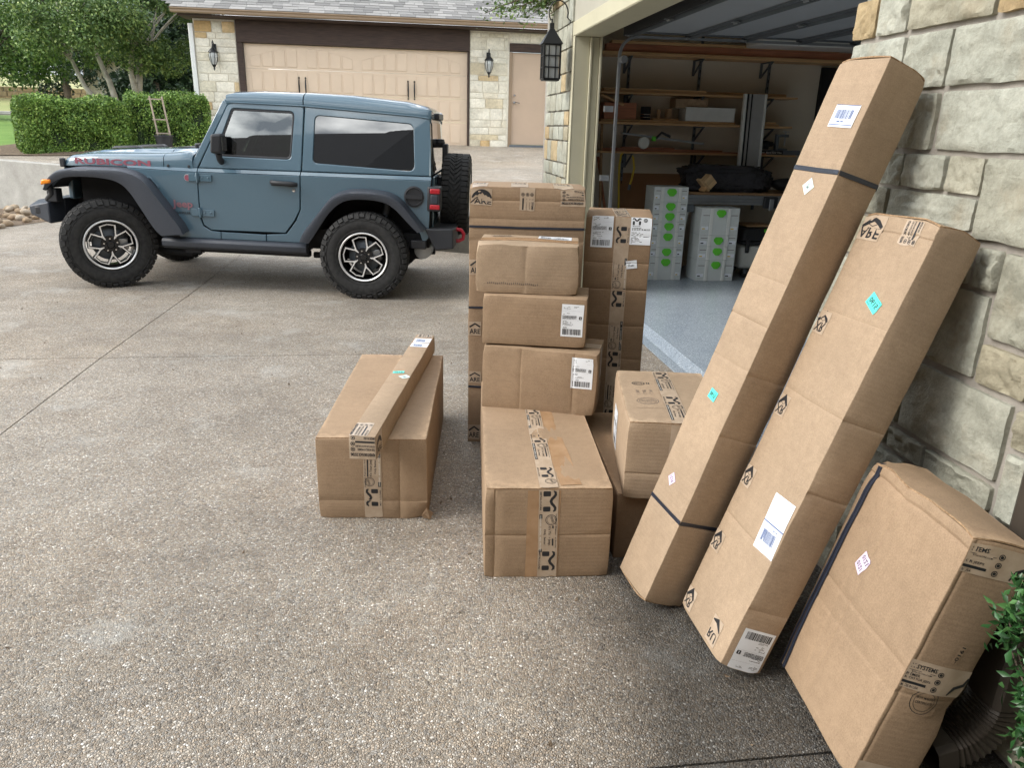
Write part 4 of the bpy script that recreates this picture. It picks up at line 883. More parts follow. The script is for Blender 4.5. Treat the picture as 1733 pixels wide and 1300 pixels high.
mb = MB(); mb.box(-.07, .07, -.03, .03, 0, .02); mb.box(-.07, -.04, -.03, .03, .0205, .17); mb.box(-.0395, .07, -.03, .03, .14, .17); mb.build('frame', M['steel_dark'], vs_, bevel=.004)
mb = MB(); mb.tube([(.04, 0, .05), (.04, 0, .20)], .01); mb.tube([(0, 0, .2), (.08, 0, .2)], .006); mb.build('screw', M['steel'], vs_)
a = atY(1300, 243, yS-.02); mb = MB(); mb.lathe([(.001, -.11), (.03, -.10), (.035, 0), (.025, .08), (.001, .1)], 12, (0, 0, 0), 0); mb.box(-.03, .03, -.02, .02, -.06, -.01); o = mb.build('power_tool', M['matte_black'], None, smooth=40); o.location = (a.x, yS+.04, z1+.115); tag(o, 'small black power tool lying on the grey bar', 'tool')
# tall aluminium panel leaning
a = atY(1246, 330, 8.30); b = atY(1265, 158, 8.33)
ap = tag(empty('aluminium_extrusion', (a.x, 8.33, .80)), 'tall grey ribbed aluminium extrusion leaning upright against the shelves', 'extrusion')
hgt = b.z-.80; wdt = .26; ln_ = Vector((b.x-a.x-.02, .03, hgt))
def apb(x0, x1, y0, y1, nm, m):
    mb = MB(); mb.hexa([(x0, y0, 0), (x1, y0, 0), (x1, y1, 0), (x0, y1, 0)] + [(x0+ln_.x, y0+ln_.y, ln_.z), (x1+ln_.x, y0+ln_.y, ln_.z), (x1+ln_.x, y1+ln_.y, ln_.z), (x0+ln_.x, y1+ln_.y, ln_.z)]); mb.build(nm, M[m], ap)
apb(.0, .03, -.012, .03, 'rib', 'case_rib'); apb(.032, .055, 0, .02, 'channel', 'matte_black'); apb(.057, .077, -.012, .03, 'rib', 'dull_aluminium'); apb(.079, .10, .0, .02, 'channel', 'matte_black'); apb(.102, .232, .0, .02, 'web', 'dull_aluminium'); apb(.234, .26, -.012, .03, 'rib', 'case_rib')
# hardboard sheet, hose, poles
a = atY(1048, 345, 8.6); b = atY(1156, 295, 8.6); mb = MB(); mb.hexa([(a.x, 8.60, .03), (b.x+.1, 8.60, .03), (b.x+.1, 8.61, .03), (a.x, 8.61, .03), (a.x, 8.685, b.z), (b.x+.1, 8.685, b.z), (b.x+.1, 8.695, b.z), (a.x, 8.695, b.z)]); tag(mb.build('hardboard_sheet', M['hardboard']), 'brown hardboard sheet leaning against the garage wall behind the light grey cases', 'board')
pts = [atY(px, py, 8.5) for px, py in ((1047, 345), (1047, 310), (1048, 280), (1051, 262), (1058, 254), (1066, 256), (1072, 268), (1073, 285), (1069, 303), (1066, 312))]; pts[0:1] = [Vector((pts[0].x, 8.5, .05)), pts[0]]
hs = tag(empty('air_hose'), 'yellow air hose arching down in front of the hardboard sheet', 'hose'); mb = MB(); mb.tube(pts, .012, 8); mb.build('hose', M['yellow'], hs, smooth=60); mb = MB(); mb.tube([pts[-1], pts[-1]-Vector((.01, 0, .06))], .018, 8); mb.build('coupling', M['steel_dark'], hs)
for px0, px1, m_, lb in ((1017, 1019, 'oak', 'straight brown pole standing beside the curved door track'), (1029, 1012, 'cedar', 'reddish pole leaning left beside the door track')):
    a = atY(px0, 340, 8.3); b = atY(px1, 203, 8.5) if px0 == 1017 else atY(px1, 265, 8.5); mb = MB(); mb.tube([(a.x+(a.x-b.x)*.9, 8.2, .035), b], .016, 8); tag(mb.build('pole', M[m_], smooth=50), lb, 'pole')
a = atY(1018, 170, 8.5); mb = MB(); mb.bar((a.x-.03, 8.45, a.z+.06), (a.x+.22, 8.45, a.z-.04), .12, .02); tag(mb.build('plywood_offcut', M['pine']), 'tilted pine offcut lying on top of the reddish wooden box', 'board')
# systainer-like stacks of light grey cases
def case_stack(px0, px1, ybot, zs, y0, dep, grp, word, words):
    x0 = atY(px0, ybot, y0).x; x1 = atY(px1, ybot, y0).x; wd = x1-x0
    for i, (pt_, pb_) in enumerate(zs):
        za = atY((px0+px1)/2, pb_, y0).z if i < len(zs)-1 else .031; zb = atY((px0+px1)/2, pt_, y0).z; h = zb-za-.0012
        r = tag(empty('tool_case', (x0, y0, za), 0), f'{words[i]} light grey tool case {word}', 'tool case', grp)
        mb = MB(); mb.box(0, wd, .008, dep, 0, h); mb.build('body', M['case_grey'], r, bevel=.002)
        c = wd*.5
        for xr in (c-.115, c+.075):
            mb = MB(); mb.box(xr, xr+.035, -.004, .0075, .0005, h-.0005); mb.build('rib', M['case_rib'], r, bevel=.003)
        mb = MB(); mb.box(c-.078, c+.073, .002, .0075, .0005, h-.0005); mb.build('centre_panel', M['case_grey'], r)
        mb = MB(); q = .034; zc = h-.055 if h > .12 else h*.5; hh = min(.038, h*.42)
        mb.prism([(c-.05, zc+hh*.5), (c-.05, zc-.1*hh), (c-.02, zc-hh), (c+.02, zc-hh), (c+.05, zc-.1*hh), (c+.05, zc+hh*.5), (c+.03, zc+hh), (c-.03, zc+hh)][::-1], lambda a, b: (a, -.016, b), lambda a, b: (a, .0015, b)); mb.build('latch', M['green'], r, bevel=.003)
        for (xa, xb) in ((.012, c-.125), (c+.118, wd-.014)):
            mb = MB(); mb.box(xa, xb, .003, .0075, h*.2, h*.2+.035); lb = mb.build('label_card', M['paper'], r)
            mb = MB(); mb.box(xa+.006, (xa+xb)/2, .001, .0028, h*.2+.005, h*.2+.016); mb.build('print', M['ink' if i % 2 else 'yellow'], lb)
        for xa in (.02, wd-.09):
            mb = MB(); mb.box(xa, xa+.07, .004, .0078, h*.72, h*.72+.005); mb.build('seam', M['ink_soft'], r)
W1 = ['topmost', 'second from the top', 'third from the top', 'middle', 'fifth from the top', 'sixth from the top', 'bottom']
case_stack(1096, 1152, 467, [(316, 341), (341, 358), (358, 375), (375, 392), (392, 418), (418, 435), (435, 468)], 7.78, .30, 'light grey cases of the tall stack', 'in the taller stack with seven green latches', W1)
case_stack(1177, 1240, 468, [(352, 398), (398, 417), (417, 440), (440, 469)], 7.72, .30, 'light grey cases of the short stack', 'in the shorter stack under the bench', ['topmost', 'second from the top', 'third from the top', 'bottom'])
# folding workbench
a = atY(1158, 345, 7.95); b = atY(1420, 345, 7.95); bz = atY(1200, 326, 7.95).z
wb = tag(empty('workbench', (a.x, 7.95, 0)), 'aluminium edged workbench with brown top behind the light grey cases', 'workbench')
wl = 2.0; mb = MB(); mb.box(.01, wl, 0, .62, bz-.022, bz); mb.build('top', M['oak'], wb, bevel=.003)
mb = MB()
for zz_ in (bz-.05, bz-.085, bz-.12): mb.box(0, wl, -.03, -.001, zz_, zz_+.026)
mb.box(0, wl, -.015, -.0005, bz-.121, bz-.03); mb.build('edge_profile', M['steel'], wb, bevel=.002)
mb = MB(); mb.box(-.02, .10, -.04, .02, bz-.20, bz-.122); mb.build('leg_bracket', M['steel_dark'], wb, bevel=.004)
mb = MB(); mb.box(.87, 1.02, -.075, -.031, bz-.15, bz-.03); mb.build('clamp_block', M['black_plastic'], wb, bevel=.006); mb = MB(); mb.box(.92, .97, -.09, -.0755, bz-.17, bz-.05); mb.build('clamp_lever', M['steel'], wb, bevel=.004)
for (p, q) in (((.04, -.01, bz-.2), (-.06, -.02, .035)), ((.04, .58, bz-.13), (-.06, .60, .035)), ((1.9, -.01, bz-.13), (1.98, -.02, .035)), ((1.9, .58, bz-.13), (1.98, .60, .035))):
    mb = MB(); mb.tube([p, q], .017, 8); mb.build('leg', M['cream_plastic'], wb, smooth=50)
mb = MB(); mb.tube([(-.03, -.018, .3), (-.03, .59, .3)], .012, 8); mb.build('brace', M['cream_plastic'], wb, smooth=50)
# wrapped bundle on the bench
a = atY(1155, 322, 8.1); b = atY(1308, 322, 8.1); bm = bmesh.new(); bmesh.ops.create_icosphere(bm, subdivisions=5, radius=1)
cx_ = (a.x+b.x)/2; hl = (b.x-a.x)/2
for v in bm.verts:
    p = v.co.copy(); e = Vector([math.copysign(abs(t)**.5, t) for t in p]); n = noise.noise(p*3)*.16+noise.noise(p*8)*.07+.08*noise.noise(Vector((p.x*3, p.y*14, p.z*14)))
    v.co = Vector((e.x*hl*.93, e.y*.19, (e.z*.135)*(1.1-.2*p.x)))*(1+n)
zmin = min(v.co.z for v in bm.verts)
for v in bm.verts: v.co.z = max(v.co.z, zmin*.75)
zmin = min(v.co.z for v in bm.verts); me = bpy.data.meshes.new('wrapped_bundle'); bm.to_mesh(me); bm.free(); me.materials.append(M['film']); me.polygons.foreach_set('use_smooth', [True]*len(me.polygons))
o = bpy.data.objects.new('wrapped_bundle', me); C.objects.link(o); o.location = (cx_, 8.2, bz-zmin+.001); tag(o, 'long black bundle wrapped in clear plastic film on the workbench', 'bundle')
# wooden angle jig
a = atY(1192, 326, 7.98); jg = tag(empty('wooden_jig', (a.x, 8.0, bz+.001), .2), 'light wooden V shaped jig in front of the wrapped black bundle', 'jig')
for ang, dx, m_ in ((R(45), -.0, 'ply_z'), (R(-45), .0, 'pine')):
    mb = MB(); mb.box(-.085, .085, -.05, .05, -.011, .011); o = mb.build('board', M[m_], jg, bevel=.002); o.rotation_euler = (0, ang, 0); o.location = (dx+(.075 if ang < 0 else -.075)*.3, .0 if ang > 0 else -.01, .075)
mb = MB(); mb.box(-.06, .06, -.07, .03, -.05, .05); o = mb.build('block', M['ply_z'], jg, bevel=.003); o.rotation_euler = (0, R(45), 0); o.location = (-.0, -.045, .115)
a = atY(1328, 322, 8.1); o = link(rocks[0].copy(), 'tool_bag'); o.data.materials[0] = M['matte_black']; o.location = (a.x+.06, 8.15, bz+.085); o.scale = (.22, .14, .12); tag(o, 'black soft tool bag at the right end of the workbench', 'bag')
# dust extractor
a = atY(1248, 462, 7.9); va = tag(empty('dust_extractor', (a.x, 7.9, .03)), 'cream and black dust extractor on casters under the workbench', 'vacuum')
mb = MB(); mb.box(0, .50, 0, .40, .10, .36); mb.build('tank', M['cream_plastic'], va, bevel=.05, seg=3)
mb = MB(); mb.box(.02, .50, -.01, .41, .365, .40); mb.build('seal_band', M['black_plastic'], va, bevel=.01)
mb = MB(); mb.hexa([(.0, -.005, .403), (.5, -.005, .403), (.5, .40, .403), (0, .40, .403), (.05, .03, .55), (.48, .03, .52), (.48, .37, .52), (.05, .37, .55)]); mb.build('motor_head', M['black_plastic'], va, bevel=.03, seg=3)
mb = MB(); mb.box(.06, .36, .05, .33, .553, .575); mb.build('lid', M['oak'], va, bevel=.01)
mb = MB(); mb.box(.26, .31, -.0, .03, .50, .535); mb.build('switch', M['green'], va, bevel=.006)
mb = MB(); mb.box(.05, .09, -.03, -.004, .28, .42); mb.build('latch', M['black_plastic'], va, bevel=.008)
for x, y, r_ in ((.10, .05, .035), (.42, .05, .04), (.42, .36, .04)):
    mb = MB(); mb.lathe([(r_*.4, -.018), (r_, -.014), (r_, .014), (r_*.4, .018)], 16, (x, y, r_), 1); mb.build('caster', M['rubber'], va, smooth=40); mb = MB(); mb.box(x-.015, x+.015, y-.024, y+.024, r_+.01, .099); mb.build('caster_fork', M['steel_dark'], va)
mb = MB(); mb.lathe([(.04, -.03), (.10, -.025), (.10, .025), (.04, .03)], 24, (.0, .28, .10), 1); mb.build('rear_wheel', M['rubber'], va, smooth=40)
# downspout with ribbed elbow at the lower right
ds = tag(empty('downspout', (1.435, 1.36, 0)), 'dark bronze ribbed downspout elbow behind the wide leaning carton', 'downspout')
P = []
for i in range(0, 19): t = R(i*5); P.append(Vector((-.16*math.sin(t)*.0, 0, 0)))
path = [Vector((0, 0, 1.9)), Vector((0, 0, .24))] + [Vector((-.14+.14*math.cos(R(a)), 0, .22-.14*math.sin(R(a))+0)) for a in range(0, 81, 6)]
e_ = path[-1]; path.append(e_+Vector((-.05, 0, -.012))); rails = []
def ring(p, t, wx, wy):
    n = Vector((-t.z, 0, t.x)); out = []
    for j in range(20):
        a = 2*math.pi*j/20; ca_, sa_ = math.cos(a), math.sin(a); q = (abs(ca_)**5+abs(sa_)**5)**(-.2); out.append(p+n*ca_*q*wx+Vector((0, 1, 0))*sa_*q*wy)
    return out
for i, p in enumerate(path):
    t = (path[min(i+1, len(path)-1)]-path[max(i-1, 0)]).normalized(); k_ = 1
    rails.append(ring(p, t, .045, .058))
    if 2 <= i < len(path)-2: m2 = (p+path[i+1])/2; rails.append(ring(m2, (path[i+1]-p).normalized(), .040, .053))
mb = MB(); k_ = 20; vs = [q for r_ in rails for q in r_]; fs = [(i*k_+j, i*k_+(j+1) % k_, (i+1)*k_+(j+1) % k_, (i+1)*k_+j) for i in range(len(rails)-1) for j in range(k_)]
mb.add(vs, fs); mb.build('pipe', M['greymetal'], ds, smooth=25)
# ---------------------------------------------------------------- off-road vehicle
JA = -.278
jeep = tag(empty('off_road_vehicle'), 'blue grey two door off road vehicle with black fender flares parked broadside', 'car')
jeep.location = (-2.862, 7.656, -.023); jeep.rotation_euler = (0, .024, -.123)
JW = 1.88
def side_v(z): # outer body surface as a function of height
    if z <= 1.095: return .152+.03*(1.095-z)
    if z <= 1.125: return .152+(z-1.095)*.75
    return .1745+(z-1.125)*.165
def mv(s): return (lambda v: v) if s == 0 else (lambda v: JW-v)
def offset_poly(poly, d):
    n = len(poly); out = []; A = sum(poly[i][0]*poly[(i+1) % n][1]-poly[(i+1) % n][0]*poly[i][1] for i in range(n)); sg = 1 if A > 0 else -1
    for i in range(n):
        p0 = Vector(poly[i-1]); p1 = Vector(poly[i]); p2 = Vector(poly[(i+1) % n]); e1 = (p1-p0).normalized(); e2 = (p2-p1).normalized()
        n1 = Vector((-e1.y, e1.x))*sg; n2 = Vector((-e2.y, e2.x))*sg; b = n1+n2
        if b.length < 1e-4: b = n1
        b.normalize(); k = d/max(.35, b.dot(n1)); out.append((p1.x+b.x*k, p1.y+b.y*k))
    return out
def rpoly(pts, r, n=5):  # round the corners; r number or list
    out = []; k = len(pts)
    for i in range(k):
        p = Vector(pts[i]); a = Vector(pts[i-1]); b = Vector(pts[(i+1) % k]); ri = r[i] if isinstance(r, (list, tuple)) else r
        if ri <= 0: out.append(tuple(p)); continue
        da = (a-p); db = (b-p); t = min(ri, da.length*.45, db.length*.45); pa = p+da.normalized()*t; pb = p+db.normalized()*t
        for j in range(n+1):
            s = j/n; q = pa.lerp(p, s).lerp(p.lerp(pb, s), s); out.append((q.x, q.y))
    return out
def plate(mb, poly, s, th=.03, out=0.0, holes=(), ch=.004, vf=side_v):
    m = mv(s)
    def mk(off): return lambda a, b: (a, m(vf(b)-out+off), b)
    inner = offset_poly(poly, ch); hin = [offset_poly(h, -ch) for h in holes]
    loops = [inner]+hin; tri = geometry.tessellate_polygon([[Vector((a, b, 0)) for a, b in l] for l in loops]); flat = [p for l in loops for p in l]
    mb.add([mk(0)(*p) for p in flat], [tuple(t) for t in tri])
    for A, B in [(inner, poly)]+list(zip(hin, holes)):
        k = len(A); mb.add([mk(0)(*p) for p in A]+[mk(ch)(*p) for p in B]+[mk(th)(*p) for p in B], [(j, (j+1) % k, k+(j+1) % k, k+j) for j in range(k)]+[(k+j, k+(j+1) % k, 2*k+(j+1) % k, 2*k+j) for j in range(k)])
def split(poly, zc):
    lo, hi = [], []; n = len(poly)
    for i in range(n):
        a = poly[i]; b = poly[(i+1) % n]
        (lo if a[1] <= zc else hi).append(a)
        if (a[1]-zc)*(b[1]-zc) < 0:
            t = (zc-a[1])/(b[1]-a[1]); q = (a[0]+(b[0]-a[0])*t, zc); lo.append(q); hi.append(q)
    return lo, hi
def arc(cx, cz, r, a0, a1, n): return [(cx+r*math.cos(R(a0+(a1-a0)*i/n)), cz+r*math.sin(R(a0+(a1-a0)*i/n))) for i in range(n+1)]

# tub (dark inner structure + floor)
mb = MB()
mb.box(.64, 3.02, .26, JW-.26, .50, .62); mb.box(.62, .90, .22, JW-.22, .62, 1.10); mb.box(1.85, 3.0, .50, JW-.50, .62, .98); mb.box(-.42, .62, .42, JW-.42, .45, 1.05)
mb.box(2.0, 3.02, .215, JW-.215, .98, 1.06); mb.box(2.98, 3.03, .24, JW-.24, .55, 1.1)
mb.build('inner_tub', M['matte_black'], jeep)
# wheel house dark panel (inner fender behind the tyre)
for s in (0, 1):
    body = MB()
    # front quarter (cowl side)
    q = [(.20, 1.105)]+[(.30, 1.02), (.40, .90), (.55, .70), (.66, .50)]+[(1.062, .502), (1.062, .565)]+[(.97, .57), (.90, .61), (.868, .70), (.878, 1.09)]
    plate(body, q, s, .03, ch=.004)
    plate(body, [(.20, 1.109), (.878, 1.093), (.882, 1.125), (.72, 1.125), (.20, 1.125)], s, .03, ch=.001)
    # sill under the door
    plate(body, [(1.068, .502), (1.50, .502), (1.50, .560), (1.068, .565)], s, .03, ch=.003)
    # rear quarter
    arch = arc(2.44, .42, .545, 176, 14, 20)
    q = [(1.508, .502), (1.86, .502)]+arch+[(2.985, .56), (3.02, .60), (3.035, 1.093), (1.858, 1.093), (1.846, .80), (1.80, .70), (1.70, .575), (1.508, .562)]
    plate(body, q, s, .03, ch=.004)
    plate(body, [(1.858, 1.096), (3.035, 1.096), (3.035, 1.125), (1.860, 1.125)], s, .03, ch=.001)
    body.build('side_panel', M['paint'], jeep, recalc=True)
# fuel filler
mb = MB(); c0 = (2.885, 0, .955)
mb.lathe([(.085, 0), (.090, -.012), (.075, -.016), (.070, -.006), (.001, -.004)], 28, (2.885, side_v(.955)+.002, .955), 1); mb.box(2.81, 2.96, side_v(.955)-.020, side_v(.955)-.004, .935, .972)
mb.build('fuel_cap', M['black_plastic'], jeep, smooth=40)
# doors
for s in (0, 1):
    mb = MB()
    q = [(.886, 1.092), (.876, .72), (.905, .625), (.975, .580), (1.69, .585), (1.785, .705), (1.836, .80), (1.850, 1.092)]
    plate(mb, q, s, .035, ch=.005)
    plate(mb, [(.887, 1.096), (1.850, 1.096), (1.852, 1.125), (.888, 1.125)], s, .035, ch=.001)
    fr = [(.894, 1.13), (1.858, 1.13), (1.885, 1.672), (1.225, 1.690), (1.175, 1.672)]
    win = rpoly([(1.045, 1.235), (1.765, 1.225), (1.80, 1.63), (1.215, 1.645)], [.03, .05, .05, .03])
    plate(mb, rpoly(fr, [0, 0, .03, .02, .02]), s, .035, holes=[win], ch=.006)
    d = mb.build('door', M['paint'], jeep, recalc=True)
    mb = MB(); plate(mb, win, s, .012, out=-.006, holes=[offset_poly(win, .018)], ch=.004); mb.build('window_seal', M['black_plastic'], d)
    mb = MB(); gl = offset_poly(win, .014); m = mv(s); mb.prism(gl, lambda a, b: (a, m(side_v(b)+.014), b), lambda a, b: (a, m(side_v(b)+.018), b)); mb.build('window', M['glass'], d)
    # door handle + lock
    m = mv(s); v0 = side_v(1.03)
    mb = MB(); pth = [(1.585, v0+.0, 1.030), (1.60, v0-.035, 1.030), (1.68, v0-.042, 1.026), (1.78, v0-.040, 1.020), (1.80, v0-.02, 1.018), (1.815, v0, 1.016)]
    mb.tube([(a, m(b), c) for a, b, c in pth], [.020, .020, .021, .024, .022, .018], 10); mb.box(1.58, 1.82, min(m(v0-.006), m(v0-.001)), max(m(v0-.006), m(v0-.001)), 1.0, 1.035)
    mb.build('handle', M['black_plastic'], d, smooth=50)
    mb = MB(); mb.lathe([(.001, -.006 if s == 0 else .006), (.014, -.005 if s == 0 else .005), (.016, 0)], 14, (1.79, m(v0+.001), .965), 1); mb.build('lock', M['chrome'], d, smooth=40)
    # hinges
    for z in (1.045, .735):
        mb = MB(); v1 = side_v(z)
        a, b = sorted((m(v1-.014), m(v1-.0005))); mb.box(.80, .865, a, b, z-.034, z+.034); mb.box(.905, 1.02, a, b, z-.032, z+.026)
        a, b = sorted((m(v1-.026), m(v1-.001))); mb.box(.866, .904, a, b, z-.022, z+.022)
        mb.tube([(.885, m(v1-.022), z-.045), (.885, m(v1-.022), z+.045)], .013, 10)
        for bx in (.93, .99): mb.lathe([(.001, -.006), (.008, -.005), (.009, 0)], 8, (bx, m(v1-.014), z), 1)
        mb.build('hinge', M['paint'], jeep, bevel=.004)
# hardtop
for s in (0, 1):
    mb = MB()
    win = rpoly([(1.965, 1.205), (2.885, 1.165), (2.865, 1.555), (1.985, 1.605)], [.045, .06, .05, .05])
    plate(mb, [(1.868, 1.132), (3.035, 1.132), (3.012, 1.60), (2.90, 1.615), (1.895, 1.672)], s, .035, holes=[win], ch=.006)
    mb.build('hardtop_side', M['paint'], jeep)
    m = mv(s); mb = MB(); gl = offset_poly(win, .003); mb.prism(gl, lambda a, b: (a, m(side_v(b)+.010), b), lambda a, b: (a, m(side_v(b)+.016), b)); mb.build('quarter_window', M['tint'], jeep)
# roof: cross sections along u, freedom panel gap at 1.88
def roofsec(u, ztop, zside, inset=.0):
    v0 = side_v(zside)-.004+inset; pts = []
    prof = [(0, zside), (.0, zside+.045), (.018, zside+.072), (.06, ztop-.020), (.14, ztop-.006), (.30, ztop)]
    for dv, z in prof: pts.append((u, v0+dv, z))
    pts += [(u, JW-v, z) for (_, v, z) in reversed(pts)]
    return pts
def roofpiece(us, name):
    mb = MB(); secs = [roofsec(*q) for q in us]; k = len(secs[0])
    bot = [[(p[0], p[1]+(.03 if p[1] < JW/2 else -.03), p[2]-.035) for p in s_] for s_ in secs]
    mb.loft(secs); mb.loft(bot); 
    for A, B in ((secs[0], bot[0]), (secs[-1], bot[-1])): mb.loft([A, B])
    mb.loft([[s_[0] for s_ in secs], [s_[0] for s_ in bot]]); mb.loft([[s_[-1] for s_ in secs], [s_[-1] for s_ in bot]])
    return mb.build(name, M['paint'], jeep, smooth=38)
roofpiece([(1.165, 1.765, 1.683), (1.22, 1.79, 1.690), (1.5, 1.80, 1.684), (1.875, 1.795, 1.677)], 'roof_panel')
roofpiece([(1.885, 1.797, 1.677), (2.3, 1.783, 1.655), (2.80, 1.742, 1.622), (2.97, 1.705, 1.607), (3.012, 1.672, 1.600, .004), (3.022, 1.64, 1.596, .010)], 'hardtop_roof')
for s in (0, 1):  # drip rail
    mb = MB(); m = mv(s); mb.tube([(1.20, m(side_v(1.69)-.006), 1.692), (1.87, m(side_v(1.68)-.006), 1.678), (2.9, m(side_v(1.62)-.006), 1.618), (3.0, m(side_v(1.6)-.006), 1.605)], .006, 6)
    mb.build('drip_rail', M['paint'], jeep, smooth=50)
# rear face of the hardtop + tailgate
mb = MB(); v0, v1 = side_v(1.1), side_v(1.6)
mb.hexa([(2.94, v1+.02, 1.602), (3.016, v1+.012, 1.602), (3.016, JW-v1-.012, 1.602), (2.94, JW-v1-.02, 1.602), (2.94, v1+.06, 1.65), (3.018, v1+.05, 1.65), (3.018, JW-v1-.05, 1.65), (2.94, JW-v1-.06, 1.65)])
mb.hexa([(3.0, v0+.035, 1.13), (3.035, v0+.005, 1.13), (3.035, JW-v0-.005, 1.13), (3.0, JW-v0-.035, 1.13), (2.97, v1+.035, 1.60), (3.012, v1+.005, 1.60), (3.012, JW-v1-.005, 1.60), (2.97, JW-v1-.035, 1.60)])
mb.build('rear_window_frame', M['paint'], jeep, bevel=.006)
mb = MB(); mb.hexa([(3.037, .36, 1.16), (3.042, .36, 1.16), (3.042, JW-.36, 1.16), (3.037, JW-.36, 1.16), (3.014, .38, 1.57), (3.020, .38, 1.57), (3.020, JW-.38, 1.57), (3.014, JW-.38, 1.57)]); mb.build('rear_window', M['tint'], jeep)
mb = MB(); mb.box(3.031, 3.055, .30, JW-.30, .58, 1.12); mb.build('tailgate', M['paint'], jeep, bevel=.01)
mb = MB(); mb.box(3.0, 3.06, .66, JW-.66, 1.60, 1.655); mb.build('high_brake_light', M['black_plastic'], jeep, bevel=.01)
# A pillar + windshield + cowl
for s in (0, 1):
    m = mv(s); mb = MB(); A = Vector((.815, side_v(1.13)+.004, 1.13)); B = Vector((1.165, side_v(1.69)+.0, 1.69))
    mb.hexa([(.80, m(A.y), 1.125), (.878, m(A.y), 1.125), (.878, m(A.y+.06), 1.125), (.80, m(A.y+.06), 1.125), (1.130, m(B.y), 1.705), (1.185, m(B.y), 1.688), (1.185, m(B.y+.05), 1.688), (1.130, m(B.y+.05), 1.705)])
    mb.build('windshield_pillar', M['paint'], jeep, bevel=.008)
mb = MB(); mb.hexa([(1.12, .29, 1.66), (1.175, .29, 1.66), (1.175, JW-.29, 1.66), (1.12, JW-.29, 1.66), (1.135, .29, 1.72), (1.19, .29, 1.72), (1.19, JW-.29, 1.72), (1.135, JW-.29, 1.72)]); mb.build('windshield_header', M['paint'], jeep, bevel=.01)
mb = MB(); mb.hexa([(.815, .245, 1.20), (.822, .245, 1.20), (.822, JW-.245, 1.20), (.815, JW-.245, 1.20), (1.125, .31, 1.67), (1.132, .31, 1.67), (1.132, JW-.31, 1.67), (1.125, JW-.31, 1.67)]); mb.build('windshield', M['glass'], jeep)
# hood: sections along u
def hoodsec(u, zc, zs, v0):
    prof = [(0, 1.112 if u > -.3 else 1.10), (0.0, zs-.06), (.012, zs-.025), (.05, zs-.004), (.12, zs+.004), (.24, lerp(zs, zc, .35)), (.27, lerp(zs, zc, .8)), (.36, zc), (.72, zc+.004)]
    pts = [(u, v0+a, z) for a, z in prof]; return pts+[(u, JW-v, z) for (_, v, z) in reversed(pts)]
def hoodpiece(secs, name):
    mb = MB(); S_ = [hoodsec(*q) for q in secs]; mb.loft(S_); k = len(S_[0])
    mb.add(S_[0], [tuple(range(k))]); mb.add(S_[-1], [tuple(range(k))]); return mb.build(name, M['paint'], jeep, smooth=45)
hoodpiece([(-.53, 1.135, 1.125, .33), (-.50, 1.18, 1.165, .305), (-.42, 1.212, 1.195, .28), (-.2, 1.245, 1.213, .245), (.2, 1.265, 1.225, .205), (.553, 1.278, 1.235, .178)], 'hood')
hoodpiece([(.560, 1.278, 1.237, .178), (.72, 1.285, 1.25, .174), (.80, 1.290, 1.262, .172), (.835, 1.25, 1.24, .172)], 'cowl')
mb = MB(); mb.box(.55, .80, .55, 1.33, 1.285, 1.292); mb.build('cowl_vent', M['black_plastic'], jeep)
for vy in (.55, 1.1):
    mb = MB(); mb.tube([(.74, vy, 1.30), (.70, vy+.08, 1.315), (.68, vy+.40, 1.312)], .011, 6); mb.lathe([(.02, 0), (.02, .03), (.01, .035)], 10, (.745, vy, 1.287), 2); mb.build('wiper', M['black_plastic'], jeep, smooth=50)
mb = MB()
for v in (.62, 1.20): mb.hexa([(-.15, v-.06, 1.255), (.15, v-.06, 1.268), (.15, v+.06, 1.268), (-.15, v+.06, 1.255), (-.12, v-.04, 1.278), (.12, v-.04, 1.290), (.12, v+.04, 1.290), (-.12, v+.04, 1.278)])
mb.build('hood_vents', M['black_plastic'], jeep, bevel=.008)
for bx in (.60, .80):
    mb = MB(); mb.lathe([(.001, -.008), (.011, -.006), (.013, 0)], 10, (bx, side_v(1.12)-.0, 1.137), 1); mb.build('bolt', M['black_plastic'], jeep)
# grille
mb = MB(); mb.box(-.56, -.50, .40, JW-.40, .78, 1.12); mb.build('grille', M['paint'], jeep, bevel=.015)
for v in (.47, JW-.47):
    mb = MB(); mb.lathe([(.001, -.045), (.06, -.04), (.085, -.02), (.092, 0)], 20, (-.56, v, 1.0), 0); mb.build('headlight', M['glass'], jeep, smooth=50)
for k in range(7):
    mb = MB(); v = .66+k*.093; mb.box(-.566, -.5605, v-.018, v+.018, .84, 1.09); mb.build('grille_slot', M['matte_black'], jeep)
mb = MB(); mb.box(-.545, -.495, .285, .325, 1.085, 1.165); mb.build('hood_corner_cap', M['black_plastic'], jeep, bevel=.008)
# fender flares
def resample(P, n):
    P = [Vector(p) for p in P]; d = [0]
    for a, b in zip(P, P[1:]): d.append(d[-1]+(b-a).length)
    out = []
    for i in range(n+1):
        t = d[-1]*i/n; j = max(k for k in range(len(d)) if d[k] <= t+1e-9); j = min(j, len(P)-2); q = P[j].lerp(P[j+1], (t-d[j])/max(1e-9, d[j+1]-d[j])); out.append((q.x, q.y))
    return out
def smoothp(P, it=2):
    for _ in range(it): P = [P[0]]+[((P[i-1][0]+2*P[i][0]+P[i+1][0])/4, (P[i-1][1]+2*P[i][1]+P[i+1][1])/4) for i in range(1, len(P)-1)]+[P[-1]]
    return P
FO = [(-.59, .90), (-.57, .945), (-.53, 1.01), (-.44, 1.068), (-.30, 1.093), (.0, 1.098), (.20, 1.095), (.33, 1.065), (.43, 1.0), (.55, .84), (.66, .70), (.745, .585), (.75, .55)]
